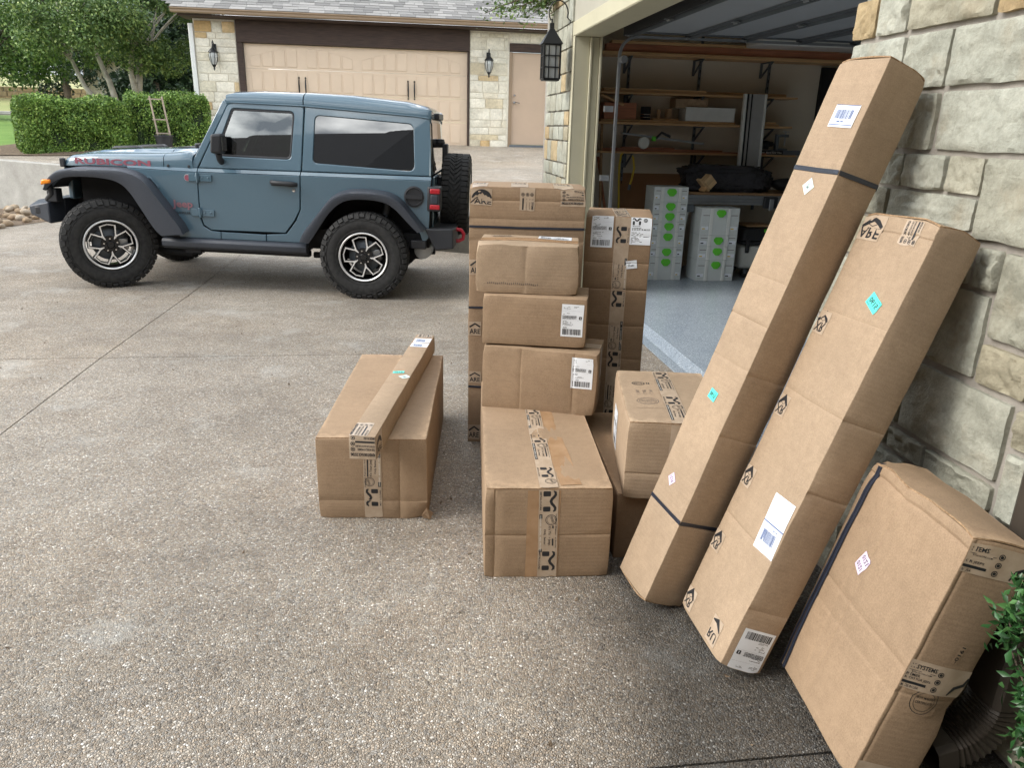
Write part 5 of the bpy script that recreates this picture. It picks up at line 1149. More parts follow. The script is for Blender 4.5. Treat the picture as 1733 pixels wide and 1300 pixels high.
FI = [(-.565, .885), (-.53, .93), (-.47, .97), (-.38, 1.008), (-.25, 1.022), (-.05, 1.022), (.11, 1.005), (.20, .97), (.27, .90), (.36, .76), (.44, .63), (.50, .545), (.54, .522)]
RO = [(1.855, .535), (1.86, .575), (1.94, .67), (2.06, .82), (2.15, .925), (2.25, .975), (2.38, .995), (2.55, .992), (2.68, .972), (2.77, .92), (2.86, .82), (2.93, .735), (2.985, .675)]
RI = [(1.935, .515), (1.97, .56), (2.03, .65), (2.12, .78), (2.20, .86), (2.28, .905), (2.38, .922), (2.53, .92), (2.65, .90), (2.73, .85), (2.80, .78), (2.87, .71), (2.93, .655)]
def bodyv(u, z, front): 
    if front and u < .2: return lerp(.42, .19, min(1, max(0, (u+.55)/.75)))
    return side_v(min(z, 1.09))+.012
for s in (0, 1):
    m = mv(s)
    for O_, I_, front in ((FO, FI, True), (RO, RI, False)):
        a = smoothp(resample(O_, 44)); b = smoothp(resample(I_, 44)); vo = .012 if front else .022
        c_ = [((2*x+p)/3, (2*y+q)/3) for (x, y), (p, q) in zip(a, b)]
        if front:
            up_ = [(x+.005*(x-0), z+.012) for x, z in a]
        else: up_ = [(x+(x-2.42)*.03, z+.012) for x, z in a]
        r0_ = [(x, m(bodyv(x, z, front)), z) for x, z in up_]
        r1_ = [(x, m(vo+.035), z+.002) for x, z in a]
        r1b = [(x*.999+.001*p, m(vo+.006), z-.010) for (x, z), (p, q) in zip(a, b)]
        r2_ = [(x, m(vo), z) for x, z in c_]; r2b = [(x, m(vo+.010), z) for x, z in [((x+4*p)/5, (y+4*q)/5) for (x, y), (p, q) in zip(a, b)]]
        r3_ = [(x, m(vo+.016), z) for x, z in b]; r4_ = [(x, m(vo+.05), z+.01) for x, z in b]; r5_ = [(x, m(.23), z+.025) for x, z in b]
        mb = MB(); mb.loft([r0_, r1_, r1b, r2_, r2b, r3_, r4_, r5_], closed=True)
        mb.add([r[0] for r in (r0_, r1_, r1b, r2_, r2b, r3_, r4_, r5_)], [tuple(range(8))]); mb.add([r[-1] for r in (r0_, r1_, r1b, r2_, r2b, r3_, r4_, r5_)], [tuple(range(8))])
        mb.build('fender_flare', M['flare'], jeep, smooth=45)
        # inner wheel liner
        cx = 0 if front else 2.45; lin = [(x, z+.02) for x, z in b]
        mb = MB(); mb.loft([[(x, m(.06), z) for x, z in lin], [(x, m(.55), z-.01) for x, z in lin]]); mb.add([(x, m(.55), z-.01) for x, z in lin]+[(lin[-1][0], m(.55), .35), (lin[0][0], m(.55), .35)], [tuple(range(len(lin)+2))]); mb.build('wheel_liner', M['matte_black'], jeep, recalc=False)
    mb = MB(); a, b = sorted((m(.005), m(.06))); mb.hexa([(-.595, a, .935), (-.50, a, .955), (-.50, b, .955), (-.62, b, .935), (-.585, a, .985), (-.49, a, .99), (-.49, b, .99), (-.61, b, .985)]); mb.build('marker_lamp', M['amber'], jeep, bevel=.012)
# vent behind the front flare
for s in (0, 1):
    m = mv(s); q = [(.345, 1.035), (.43, 1.035), (.505, .945), (.475, .90)]
    mb = MB(); plate(mb, rpoly(q, .012, 3), s, .01, out=.008, holes=[rpoly(offset_poly(q, .013), .008, 3)], ch=.002); mb.build('vent_frame', M['paint'], jeep)
    mb = MB(); plate(mb, offset_poly(q, .013), s, .006, out=.002, ch=.001)
    for k in range(4): mb.bar((.375+k*.028, m(side_v(1)-.004), 1.02-k*.028), (.425+k*.026, m(side_v(.95)-.004), 1.0-k*.022), .006, .006)
    mb.build('vent_grille', M['matte_black'], jeep)
# rocker guard
for s in (0, 1):
    m = mv(s); secs = []
    for u in (.50, 1.90):
        secs.append([(u, m(.17), .502), (u, m(.115), .495), (u, m(.095), .47), (u, m(.10), .425), (u, m(.14), .40), (u, m(.2), .40)])
    mb = MB(); k = 6; mb.add(secs[0]+secs[1], [(i, (i+1) % k, k+(i+1) % k, k+i) for i in range(k)]+[tuple(range(k)), tuple(range(2*k-1, k-1, -1))]); mb.build('rock_rail', M['flare'], jeep, bevel=.006)
    mb = MB(); mb.box(.66, 1.9, min(m(.2), m(.30)), max(m(.2), m(.30)), .37, .42); mb.box(.70, .85, min(m(.17), m(.24)), max(m(.17), m(.24)), .36, .40); mb.build('frame_rail', M['matte_black'], jeep)
# underbody
mb = MB(); mb.box(-.55, 3.05, .55, .65, .40, .52); mb.box(-.55, 3.05, JW-.65, JW-.55, .40, .52); mb.tube([(0, .2, .41), (0, JW-.2, .41)], .045, 12); mb.tube([(2.46, .2, .41), (2.46, JW-.2, .41)], .045, 12)
mb.lathe([(.03, -.16), (.12, -.1), (.15, 0), (.12, .1), (.03, .16)], 16, (2.46, .94, .41), 1); mb.box(.9, 1.7, .7, 1.2, .30, .50); mb.tube([(.65, .45, .30), (.1, .38, .36), (0, .36, .40)], .025); mb.tube([(1.9, .42, .36), (2.35, .36, .38)], .03)
mb.build('chassis', M['matte_black'], jeep, smooth=40)
mb = MB(); 
for x in (.05, 2.55):
    for s in (0, 1): mb.tube([(x, mv(s)(.42), .42), (x+.05, mv(s)(.47), .85)], .035, 10)
mb.build('shock_absorber', M['steel_dark'], jeep, smooth=50)
mb = MB(); mb.lathe([(.001, -.2), (.08, -.19), (.09, 0), (.08, .19), (.001, .2)], 16, (2.95, .55, .46), 1); mb.build('muffler', M['steel'], jeep, smooth=50)
# bumpers
mb = MB()
mb.hexa([(-.80, .10, .66), (-.58, .06, .58), (-.56, .30, .58), (-.86, .34, .62), (-.81, .10, .735), (-.58, .06, .78), (-.55, .30, .80), (-.86, .34, .77)])
mb.hexa([(-.86, .341, .62), (-.56, .301, .58), (-.56, JW-.301, .58), (-.86, JW-.341, .62), (-.86, .341, .77), (-.55, .301, .80), (-.55, JW-.301, .80), (-.86, JW-.341, .77)])
mb.hexa([(-.58, JW-.06, .58), (-.80, JW-.10, .66), (-.86, JW-.34, .62), (-.56, JW-.30, .58), (-.58, JW-.06, .78), (-.81, JW-.10, .735), (-.86, JW-.34, .77), (-.55, JW-.30, .80)])
mb.build('front_bumper', M['flare'], jeep, bevel=.012)
mb = MB(); mb.box(-.74, -.66, .078, .10, .665, .735); mb.build('fog_lamp_cover', M['black_plastic'], jeep, bevel=.01)
mb = MB(); mb.box(-.60, -.50, .09, .20, .78, .90); mb.tube([(-.62, .12, .79), (-.55, .1, .86), (-.56, .08, .92)], .03); mb.build('bumper_bracket', M['black_plastic'], jeep, bevel=.01)
mb = MB()
mb.hexa([(2.985, .13, .685), (3.09, .10, .50), (3.25, .12, .52), (3.24, .14, .69), (2.985, .40, .685), (3.06, .40, .50), (3.26, .40, .52), (3.26, .40, .69)])
mb.box(3.04, 3.255, .401, JW-.401, .52, .685)
mb.hexa([(2.985, JW-.13, .685), (3.09, JW-.10, .50), (3.25, JW-.12, .52), (3.24, JW-.14, .69), (2.985, JW-.40, .685), (3.06, JW-.40, .50), (3.26, JW-.40, .52), (3.26, JW-.40, .69)])
mb.build('rear_bumper', M['black_plastic'], jeep, bevel=.012)
mb = MB(); mb.box(2.86, 3.0, .15, .26, .50, .575); mb.build('bumper_filler', M['black_plastic'], jeep, bevel=.01)
for v in (.42, JW-.42):
    mb = MB(); P = [(3.245, v, .66), (3.30, v, .655), (3.325, v, .62), (3.32, v, .575), (3.28, v, .555), (3.245, v, .555)]; mb.tube(P, .017, 8); mb.build('tow_hook', M['red'], jeep, smooth=60)
# tail lamps
for s in (0, 1):
    m = mv(s); a, b = sorted((m(.135), m(.33))); mb = MB(); mb.box(3.005, 3.125, a, b, .835, 1.045); tl_ = mb.build('tail_lamp', M['black_plastic'], jeep, bevel=.014)
    for (z0_, z1_) in ((.985, 1.028), (.852, .893)):
        a, b = sorted((m(.127), m(.20))); mb = MB(); mb.box(3.03, 3.118, a, b, z0_, z1_); mb.build('lens', M['red_lens'], tl_, bevel=.008)
    a, b = sorted((m(.131), m(.16))); mb = MB(); mb.box(3.035, 3.10, a, b, .90, .978); mb.build('lamp_core', M['flare'], tl_, bevel=.008)
# mirrors
for s in (0, 1):
    m = mv(s); mb = MB(); mb.hexa([(1.075, m(.0), 1.262), (1.175, m(.02), 1.262), (1.175, m(.165), 1.262), (1.09, m(.165), 1.262), (1.085, m(.0), 1.425), (1.180, m(.02), 1.425), (1.180, m(.165), 1.43), (1.10, m(.165), 1.43)])
    hd = mb.build('side_mirror', M['black_plastic'], jeep, bevel=.022, seg=3)
    mb = MB(); mb.tube([(1.12, m(.10), 1.262), (1.115, m(.13), 1.215), (1.11, m(.19), 1.19)], [.03, .028, .03], 10); mb.build('mirror_arm', M['black_plastic'], hd, smooth=50)
    a, b = sorted((m(.03), m(.15))); mb = MB(); mb.box(1.181, 1.184, a, b, 1.285, 1.405); mb.build('mirror_glass', M['chrome'], hd)
# wheels
def tyre_parts(root):
    Rr, wd = .415, .275
    mb = MB(); prof = [(.232, .030), (.245, .012), (.285, -.004), (.335, -.006), (.374, .006), (.396, .026), (.404, .055), (.405, wd/2), (.404, wd-.055), (.396, wd-.026), (.374, wd-.006), (.335, wd+.006), (.285, wd+.004), (.245, wd-.012), (.232, wd-.03)]
    mb.lathe(prof, 72, (0, 0, 0), 1, caps=False)
    # raised side wall ring and lettering blocks
    for r_ in (.258, .352): mb.lathe([(r_-.003, -.0025 if r_ < .3 else -.002), (r_, -.0075 if r_ < .3 else -.0072), (r_+.003, -.0035 if r_ < .3 else -.001)], 72, (0, 0, 0), 1, caps=False)
    t_ = mb.build('tyre', M['rubber'], root, smooth=40)
    mb = MB(); n = 46
    def lug(a0, a1, y0, y1, r0_, r1, sk=0, tz=0):
        p = []
        for r_ in (r0_, r1):
            q = 0 if r_ == r0_ else tz
            for (aa, yy, s_) in ((a0+q, y0, 1), (a1-q, y0, 1), (a1-q, y1, -1), (a0+q, y1, -1)):
                rr_ = r_; aa2 = aa+sk*(yy-wd/2); p.append((rr_*math.cos(aa2), yy, rr_*math.sin(aa2)))
        mb.hexa(p)
    st = 2*math.pi/n
    for k in range(n):
        a = k*st; big = k % 2
        for side in (0, 1):
            f_ = (lambda y: y) if side == 0 else (lambda y: wd-y)
            y0, y1 = (.010, .075) if big else (.022, .072); lo, hi = sorted((f_(y0), f_(y1))); lug(a+.006, a+st*.90, lo, hi, .390, .4150, tz=.004)
            # side biters that fold over the shoulder
            y0, y1 = (-.007, .014); x0 = .356 if big else .372; p = []
            for (r_, yy) in ((x0, f_(-.004)), (.395, f_(.010)), (.4155, f_(.012)), (.398, f_(-.006)), ):
                pass
            aa0, aa1 = a+.008, a+st*.88
            q = [(x0, f_(.006)), (.402, f_(.028)), (.4115, f_(.009)), (x0+.010, f_(-.007))]
            vs = [(r_*math.cos(t), yy, r_*math.sin(t)) for t in (aa0, aa1) for r_, yy in q]; mb.add(vs, [(0,1,2,3),(7,6,5,4),(0,4,5,1),(1,5,6,2),(2,6,7,3),(3,7,4,0)])
        for c_, dy, sk in ((.105, .022, 3.0), (.170, .022, -3.0)):
            ph = .0 if c_ < .12 else st*.5
            lug(a+ph+.008, a+ph+st*.84, c_-dy, c_+dy, .385, .4165, sk, .005)
        lug(a+st*.3, a+st*.62, wd/2-.012, wd/2+.012, .385, .415, 0, .004)
    mb.build('tread', M['rubber'], t_)
    return t_
def rim_parts(root, seed=0):
    rr_ = MB(); rr_.lathe([(.235, .030), (.237, .012), (.232, .004), (.222, .010), (.214, .030), (.205, .12), (.205, .23), (.232, .245)], 60, (0, 0, 0), 1, caps=False); rim = rr_.build('rim', M['rim_black'], root, smooth=40)
    mb = MB(); mb.lathe([(.237, .014), (.235, .004), (.228, .0), (.221, .003), (.217, .014)], 72, (0, 0, 0), 1, caps=False); mb.build('rim_lip', M['machined'], rim, smooth=50)
    mb = MB(); mb.lathe([(.001, .10), (.14, .10), (.155, .11), (.155, .13), (.001, .13)], 32, (0, 0, 0), 1); mb.build('brake_disc', M['steel_dark'], rim, smooth=40)
    mb = MB(); mb.box(.07, .16, .09, .14, -.06, .05); mb.build('brake_caliper', M['steel'], rim, bevel=.01)
    sp = MB(); si = MB()
    P = lambda r_, a, y: (r_*math.cos(R(a)), y, r_*math.sin(R(a)))
    def strip(poly, wd, y0, y1, tgt, closed=True):
        n = len(poly)
        for i in range(n if closed else n-1):
            a = Vector(poly[i]); b = Vector(poly[(i+1) % n]); d = (b-a).normalized(); nn = Vector((-d.y, d.x))*wd/2; a2 = a-d*wd*.38; b2 = b+d*wd*.38
            q = [a2-nn, b2-nn, b2+nn, a2+nn]; tgt.hexa([(p.x, y0, p.y) for p in q]+[(p.x, y1, p.y) for p in q])
    c2 = lambda r_, a: (r_*math.cos(R(a)), r_*math.sin(R(a)))
    for k in range(5):
        ph = 90+72*k+seed
        pts = [c2(.098, ph-34), c2(.188, ph-20), c2(.193, ph), c2(.188, ph+20), c2(.098, ph+34)]
        strip(pts, .022, .024, .075, sp, False); 
        strip(pts[0:2], .0120, .0225, .030, si, False); strip(pts[1:4], .0085, .0219, .030, si, False); strip(pts[3:], .0120, .0222, .030, si, False)
        strip([c2(.03, ph-36), c2(.105, ph-36)], .030, .025, .075, sp, False); a_, b_ = c2(.062, ph-36), c2(.112, ph-36); d_ = Vector(b_)-Vector(a_); n_ = Vector((-d_.y, d_.x)).normalized(); q = [Vector(a_)-n_*.003, Vector(b_)-n_*.013, Vector(b_)+n_*.013, Vector(a_)+n_*.003]; si.hexa([(t.x, .0212, t.y) for t in q]+[(t.x, .029, t.y) for t in q])
    sp.build('spokes', M['rim_black'], rim, bevel=.003, recalc=False); si.build('spoke_faces', M['machined'], rim, recalc=False)
    mb = MB(); mb.lathe([(.001, .010), (.026, .011), (.034, .020), (.040, .034), (.082, .036), (.085, .05), (.08, .08)], 30, (0, 0, 0), 1, caps=False); mb.build('hub_cap', M['rim_black'], rim, smooth=30)
    for k in range(5):
        a = R(90+72*k+seed); mb = MB(); mb.lathe([(.001, -.004), (.008, -.003), (.012, .006), (.013, .03)], 6, (.060*math.cos(a), .014, .060*math.sin(a)), 1); mb.build('lug_nut', M['chrome'], rim)
for i, (u, s) in enumerate(((0, 0), (2.46, 0), (0, 1), (2.46, 1))):
    r = empty('wheel', (u, .006 if s == 0 else JW-.006, .413), 0, parent=jeep)
    if s: r.rotation_euler = (0, 0, math.pi)
    if i == 0: tyre_parts(r); rim_parts(r, 4); proto_w = r
    else:
        for ch in list(proto_w.children): copy_tree(ch, r)
        r.rotation_euler = (0, R(-9 if i == 1 else 20), math.pi if s else 0)
    if u == 0:
        a_ = R(32); r.rotation_euler = (0, R(0), (math.pi if s else 0)+a_); off_ = Vector((0, -.137, 0)) if s == 0 else Vector((0, .137, 0)); c_ = Vector((0, .143 if s == 0 else JW-.143, .413)); r.location = c_+Matrix.Rotation(a_, 3, 'Z') @ off_
# spare wheel on the tailgate (axis along u)
r = empty('spare_wheel', (3.42, JW/2+.02, .965), -math.pi/2, parent=jeep)
r.rotation_euler = (0, 0, math.pi/2)
for ch in list(proto_w.children): copy_tree(ch, r)
mb = MB(); mb.box(3.056, 3.11, .70, 1.18, .8, 1.1); mb.box(3.08, 3.13, .86, 1.02, 1.10, 1.39); mb.build('spare_carrier', M['black_plastic'], jeep, bevel=.01)
mb = MB(); mb.lathe([(.001, 0), (.045, 0), (.05, .03), (.04, .06), (.001, .065)], 14, (3.05, .94, 1.37), 2); mb.tube([(3.1, .94, 1.37), (3.0, .9, 1.37)], .015); mb.build('rear_camera', M['black_plastic'], jeep)
# interior
for v in (.42, 1.08):
    mb = MB(); mb.box(1.45, 1.95, v, v+.46, .66, .80); mb.hexa([(1.85, v, .80), (1.98, v, .80), (1.98, v+.46, .80), (1.85, v+.46, .80), (1.98, v+.04, 1.32), (2.08, v+.04, 1.32), (2.08, v+.42, 1.32), (1.98, v+.42, 1.32)]); mb.box(2.0, 2.1, v+.11, v+.35, 1.325, 1.50); mb.build('seat', M['black_plastic'], jeep, bevel=.04, seg=3)
mb = MB(); mb.box(.90, 1.12, .24, JW-.24, .90, 1.235); mb.build('dashboard', M['matte_black'], jeep, bevel=.03)
mb = MB(); P = [(1.28+.06*math.sin(R(a)), .62+.19*math.cos(R(a)), 1.16+.17*math.sin(R(a))) for a in range(0, 360, 20)]; mb.tube(P, .016, 8, closed=True); mb.tube([(1.12, .62, 1.1), (1.28, .62, 1.16)], .03); mb.build('steering_wheel', M['black_plastic'], jeep, smooth=60)
mb = MB()
for s in (0, 1):
    m = mv(s); mb.tube([(1.90, m(.32), .8), (1.93, m(.34), 1.60), (2.9, m(.38), 1.54), (2.95, m(.36), .9)], .03, 8); mb.tube([(1.0, m(.33), 1.25), (1.22, m(.36), 1.62), (1.93, m(.36), 1.62)], .025, 8)
mb.tube([(1.93, .34, 1.6), (1.93, JW-.34, 1.6)], .03, 8); mb.build('roll_bar', M['matte_black'], jeep, smooth=60)
mb = MB(); mb.box(1.16, 1.18, .86, 1.06, 1.50, 1.57); mb.build('rear_view_mirror', M['black_plastic'], jeep, bevel=.006)
# little yellow duck on the dashboard
dk = tag(empty('toy_duck', Matrix.Rotation(-.123, 3, 'Z') @ Vector((1.02, .36, 1.252-.02)) + Vector((-2.862, 7.656, -.025)), .5), 'yellow rubber duck on the dashboard behind the side window', 'toy')
bm = bmesh.new()
def ell(c, r_, seg=12): 
    res = bmesh.ops.create_uvsphere(bm, u_segments=seg, v_segments=8, radius=1)
    for v in res['verts']: v.co = Vector((v.co.x*r_[0]+c[0], v.co.y*r_[1]+c[1], v.co.z*r_[2]+c[2]))
ell((0, 0, .04), (.065, .045, .04)); ell((-.03, 0, .10), (.033, .030, .032)); ell((.055, 0, .06), (.02, .02, .018))
me = bpy.data.meshes.new('body'); bm.to_mesh(me); bm.free(); me.materials.append(M['yellow']); me.polygons.foreach_set('use_smooth', [True]*len(me.polygons)); link(me, 'body', dk)
mb = MB(); mb.lathe([(.012, 0), (.010, -.018), (.001, -.024)], 8, (-.058, 0, .098), 0); mb.build('beak', M['amber'], dk)
# lettering and badges on the visible side
def flat_text(s, u0, z0, wd, ht, v, m_, name, depth=.003, shear=0, bold=.02, parent=jeep):
    v_, f_ = text_geo(s, bold); mb = MB(); n = len(v_)
    top = [(u0+x*wd+shear*y*ht, v(z0+y*ht)-depth, z0+y*ht) for x, y in v_]
    mb.add(top, f_); 
    return mb.build(name, m_, parent, recalc=False)
hv = lambda u: interp(u, [(-.5, .305), (-.42, .28), (-.2, .245), (.2, .205), (.553, .178)])
v_, f_ = text_geo('RUBICON', .035); mb = MB(); mb.add([(-.375+x*.80, hv(-.375+x*.80)-.0025, 1.121+y*.055) for x, y in v_], f_); mb.build('hood_lettering', M['dull_red'], jeep, recalc=False)
flat_text('Jeep', .615, .755, .20, .085, side_v, M['badge'], 'badge', .008, bold=.03)
flat_text('WRANGLER', .61, .715, .175, .022, side_v, M['ink'], 'badge_lettering', .004, bold=.02); flat_text('R', .80, .715, .02, .022, side_v, M['dull_red'], 'badge_lettering', .004)
mb = MB(); mb.lathe([(.001, -.006), (.030, -.006), (.033, 0)], 20, (.785, side_v(1.04)-.001, 1.04), 1); bd = mb.build('round_badge', M['steel'], jeep, smooth=30)
mb = MB(); mb.lathe([(.001, -.0075), (.026, -.0072), (.026, -.006)], 20, (.785, side_v(1.04)-.001, 1.04), 1); mb.build('enamel', M['dull_red'], bd)

def warp_mesh(o):
    if o.name.startswith(('wheel', 'spare_wheel')) and o.data is None: return
    if o.type == 'MESH':
        for v in o.data.vertices:
            u, z = v.co.x, v.co.z; u2 = interp(u, [(-1.2, -1.06), (-.8, -.685), (-.5, -.415), (0, .045), (.5, .52), (1, 1.003), (1.5, 1.497), (1.87, 1.868), (2.46, 2.475), (3.03, 3.077), (3.24, 3.303), (3.6, 3.69)])
            v.co.z = z+(z-.55)*(.011+.0211*(u+.8)); v.co.x = u2
        o.data.update()
    for ch in o.children: warp_mesh(ch)
for ch in jeep.children: warp_mesh(ch)
# ---------------------------------------------------------------- cartons
FACES = {'front': (1, 0, 0, 2), 'back': (1, 1, 0, 2), 'left': (0, 0, 1, 2), 'right': (0, 1, 1, 2), 'top': (2, 1, 0, 1), 'bottom': (2, 0, 0, 1)}  # axis, side, s axis, t axis
class Carton:
    def __init__(s, name, label, o, Rm, d, mat='kraft', seed=0, bulge=.004, wob=.003, creases=(), crush=(), group='delivery cartons on the driveway', res=.035, cat='cardboard box'):
        s.d = Vector(d); s.seed = seed; s.bulge = bulge; s.wob = wob; s.creases = creases; s.crush = crush; s.res = res
        Mx = Matrix.Identity(4)
        for i in range(3):
            for j in range(3): Mx[i][j] = Rm[i][j]
            Mx[i][3] = o[i]
        s.root = tag(empty(name, M=Mx), label, cat, group); s.M = Mx; s.mat = M[mat]
        mb = MB()
        for f, (ax, side, a, b) in FACES.items():
            S_ = s.lines(a, f, 's'); T_ = s.lines(b, f, 't'); k = len(S_)
            vs = [s.surf(f, x, y) for y in T_ for x in S_]
            fs = [(j*k+i, j*k+i+1, (j+1)*k+i+1, (j+1)*k+i) for j in range(len(T_)-1) for i in range(k-1)]
            mb.add(vs, fs)
        s.box = mb.build('box', s.mat, s.root, smooth=26)
    def lines(s, ax, f, which):
        L_ = s.d[ax]; r = .0022; n = max(2, int(L_/s.res)); pts = {0, r*.35, r, L_-r, L_-r*.35, L_}
        for i in range(1, n): pts.add(round(L_*i/n, 5))
        for (ff, axis, pos, dep, wd) in s.creases:
            if ff == f and axis == which:
                for q in (-2, -1, 0, 1, 2): pts.add(min(L_, max(0, pos+q*wd*.5)))
        return sorted(pts)
    def disp(s, p):
        d = s.d; r = .0022
        c = Vector([min(max(p[i], r), d[i]-r) for i in range(3)]); v = p-c
        q = c+v.normalized()*r if v.length > 1e-9 else p.copy()
        if v.length < r*.9 and v.length > 0: q = p.copy()
        fr = [p[i]/d[i] for i in range(3)]
        bl = [math.sin(math.pi*min(1, max(0, x))) for x in fr]
        for i in range(3):
            j, k = (i+1) % 3, (i+2) % 3; w_ = (bl[j]*bl[k])**1.1; q[i] += s.bulge*w_*(2*fr[i]-1)*min(1, max(d[j], d[k])/.5)
        nv = Vector((noise.noise(p*4+Vector((s.seed*3.3, 0, 0))), noise.noise(p*4+Vector((0, s.seed*2.1+9, 0))), noise.noise(p*4+Vector((5, 0, s.seed*1.7)))))
        n2 = Vector((noise.noise(p*14+Vector((s.seed, 0, 7))), noise.noise(p*14+Vector((3, s.seed, 0))), noise.noise(p*14+Vector((s.seed, 8, 0)))))
        q += nv*s.wob*.75 + n2*s.wob*.22
        for (ci, rad, dep) in s.crush:
            cp = Vector([ci[i]*d[i] for i in range(3)]); t = (p-cp).length/rad
            if t < 1:
                k = (1-t)**1.3; q += ((d/2-cp).normalized())*dep*k + Vector((noise.noise(p*45), noise.noise(p*45+Vector((9, 0, 0))), noise.noise(p*45+Vector((0, 9, 0)))))*dep*.45*k
        return q
    def surf(s, f, a, b, off=0.0):
        ax, side, ia, ib = FACES[f]; p = Vector((0, 0, 0)); p[ia] = a; p[ib] = b; p[ax] = s.d[ax]*side
        q = s.disp(p)
        for (ff, axis, pos, dep, wd) in s.creases:
            if ff == f:
                t = (a if axis == 's' else b)-pos
                e = min(a, s.d[ia]-a, b, s.d[ib]-b); q[ax] -= (2*side-1)*dep*math.exp(-(t/wd)**2*2)*(1 if e > .001 else .3)
        if off: q[ax] += (2*side-1)*off
        return q
    def strip(s, name, f, p0, p1, wd, m, off=.0009, parent=None, n=None, wave=0, ragged=False):
        p0 = Vector(p0); p1 = Vector(p1); t = p1-p0; L_ = t.length; t = t/L_; nrm = Vector((-t.y, t.x)); n = n or max(2, int(L_/.012)); mb = MB(); rows = []
        for i in range(n+1):
            c = p0+t*L_*i/n; row = []
            for j in (-1, -.5, 0, .5, 1):
                q = c+nrm*wd/2*j
                if ragged and i in (0, n): q += t*(rnd.random()-.5)*.006
                row.append(s.surf(f, q.x, q.y, off+(wave*noise.noise(Vector((i*.4, j*2, s.seed))) if wave else 0)))
            rows.append(row)
        mb.loft(rows); o = mb.build(name, m, parent or s.root, smooth=60, recalc=False)
        # map: x along, y across (0..wd) with y growing to the left of the direction
        return o, (lambda x, y, h: s.surf(f, *(p0+t*x+nrm*(y-wd/2)), off+h))
    def quad(s, name, f, c, w_, h_, rot, m, off=.0022, parent=None, rnd_=.0, n=4):
        ca, sa_ = math.cos(R(rot)), math.sin(R(rot)); c = Vector(c)
        fn = lambda x, y, hh: s.surf(f, c.x+(x-w_/2)*ca-(y-h_/2)*sa_, c.y+(x-w_/2)*sa_+(y-h_/2)*ca, off+hh)
        pts = None; n = 10; mb = MB()
        if pts:
            ce = fn(w_/2, h_/2, 0); mb.add([fn(x, y, 0) for x, y in pts]+[ce], [(i, (i+1) % len(pts), len(pts)) for i in range(len(pts))])
        else:
            mb.loft([[fn(w_*i/n, h_*j/n, 0) for i in range(n+1)] for j in range(n+1)])
        return mb.build(name, m, parent or s.root, recalc=False), fn
    def strap(s, name, path, wd, m, off=.0016, th=.0012):
        # path: list of (face, s, t)
        pts = []; 
        mb = MB()
        for (f, a, b), (f2, c, d_) in zip(path, path[1:]):
            if f != f2: continue
            p0 = Vector((a, b)); p1 = Vector((c, d_)); t = (p1-p0).normalized(); nrm = Vector((-t.y, t.x)); n = max(2, int((p1-p0).length/.03)); top = []; bot = []
            for i in range(n+1):
                q = p0.lerp(p1, i/n); top.append([s.surf(f, *(q+nrm*wd/2*j), off+(th if abs(j) < 1 else 0)) for j in (-1, -.9, .9, 1)])
            mb.loft(top)
        return mb.build(name, m, s.root, recalc=False)
    def flap(s, f, s0, s1, t0, t1, th=.004, lift=0, m=None, name='flap'):
        mb = MB(); n = 14; k = 10
        def P(i, j, h): a = lerp(s0, s1, i/n); b = lerp(t0, t1, j/k); e = (1 if i in (0, n) or j in (0, k) else 0); return s.surf(f, a, b, h+lift*noise.noise(Vector((a*6, b*6, s.seed)))+.0012)
        top = [P(i, j, th) for j in range(k+1) for i in range(n+1)]; bot = [P(i, j, 0) for j in range(k+1) for i in range(n+1)]; N = len(top)
        fs = [(j*(n+1)+i, j*(n+1)+i+1, (j+1)*(n+1)+i+1, (j+1)*(n+1)+i) for j in range(k) for i in range(n)]
        rim = [i for i in range(n+1)]+[j*(n+1)+n for j in range(1, k+1)]+[k*(n+1)+i for i in range(n-1, -1, -1)]+[j*(n+1) for j in range(k-1, 0, -1)]
        mb.add(top+bot, fs+[tuple(N+q for q in reversed(x)) for x in fs]); q = len(rim); mb.add([top[i] for i in rim]+[bot[i] for i in rim], [(i, (i+1) % q, q+(i+1) % q, q+i) for i in range(q)], 1)
        return mb.build(name, [m or s.mat, M['board_edge']], s.root, smooth=35)
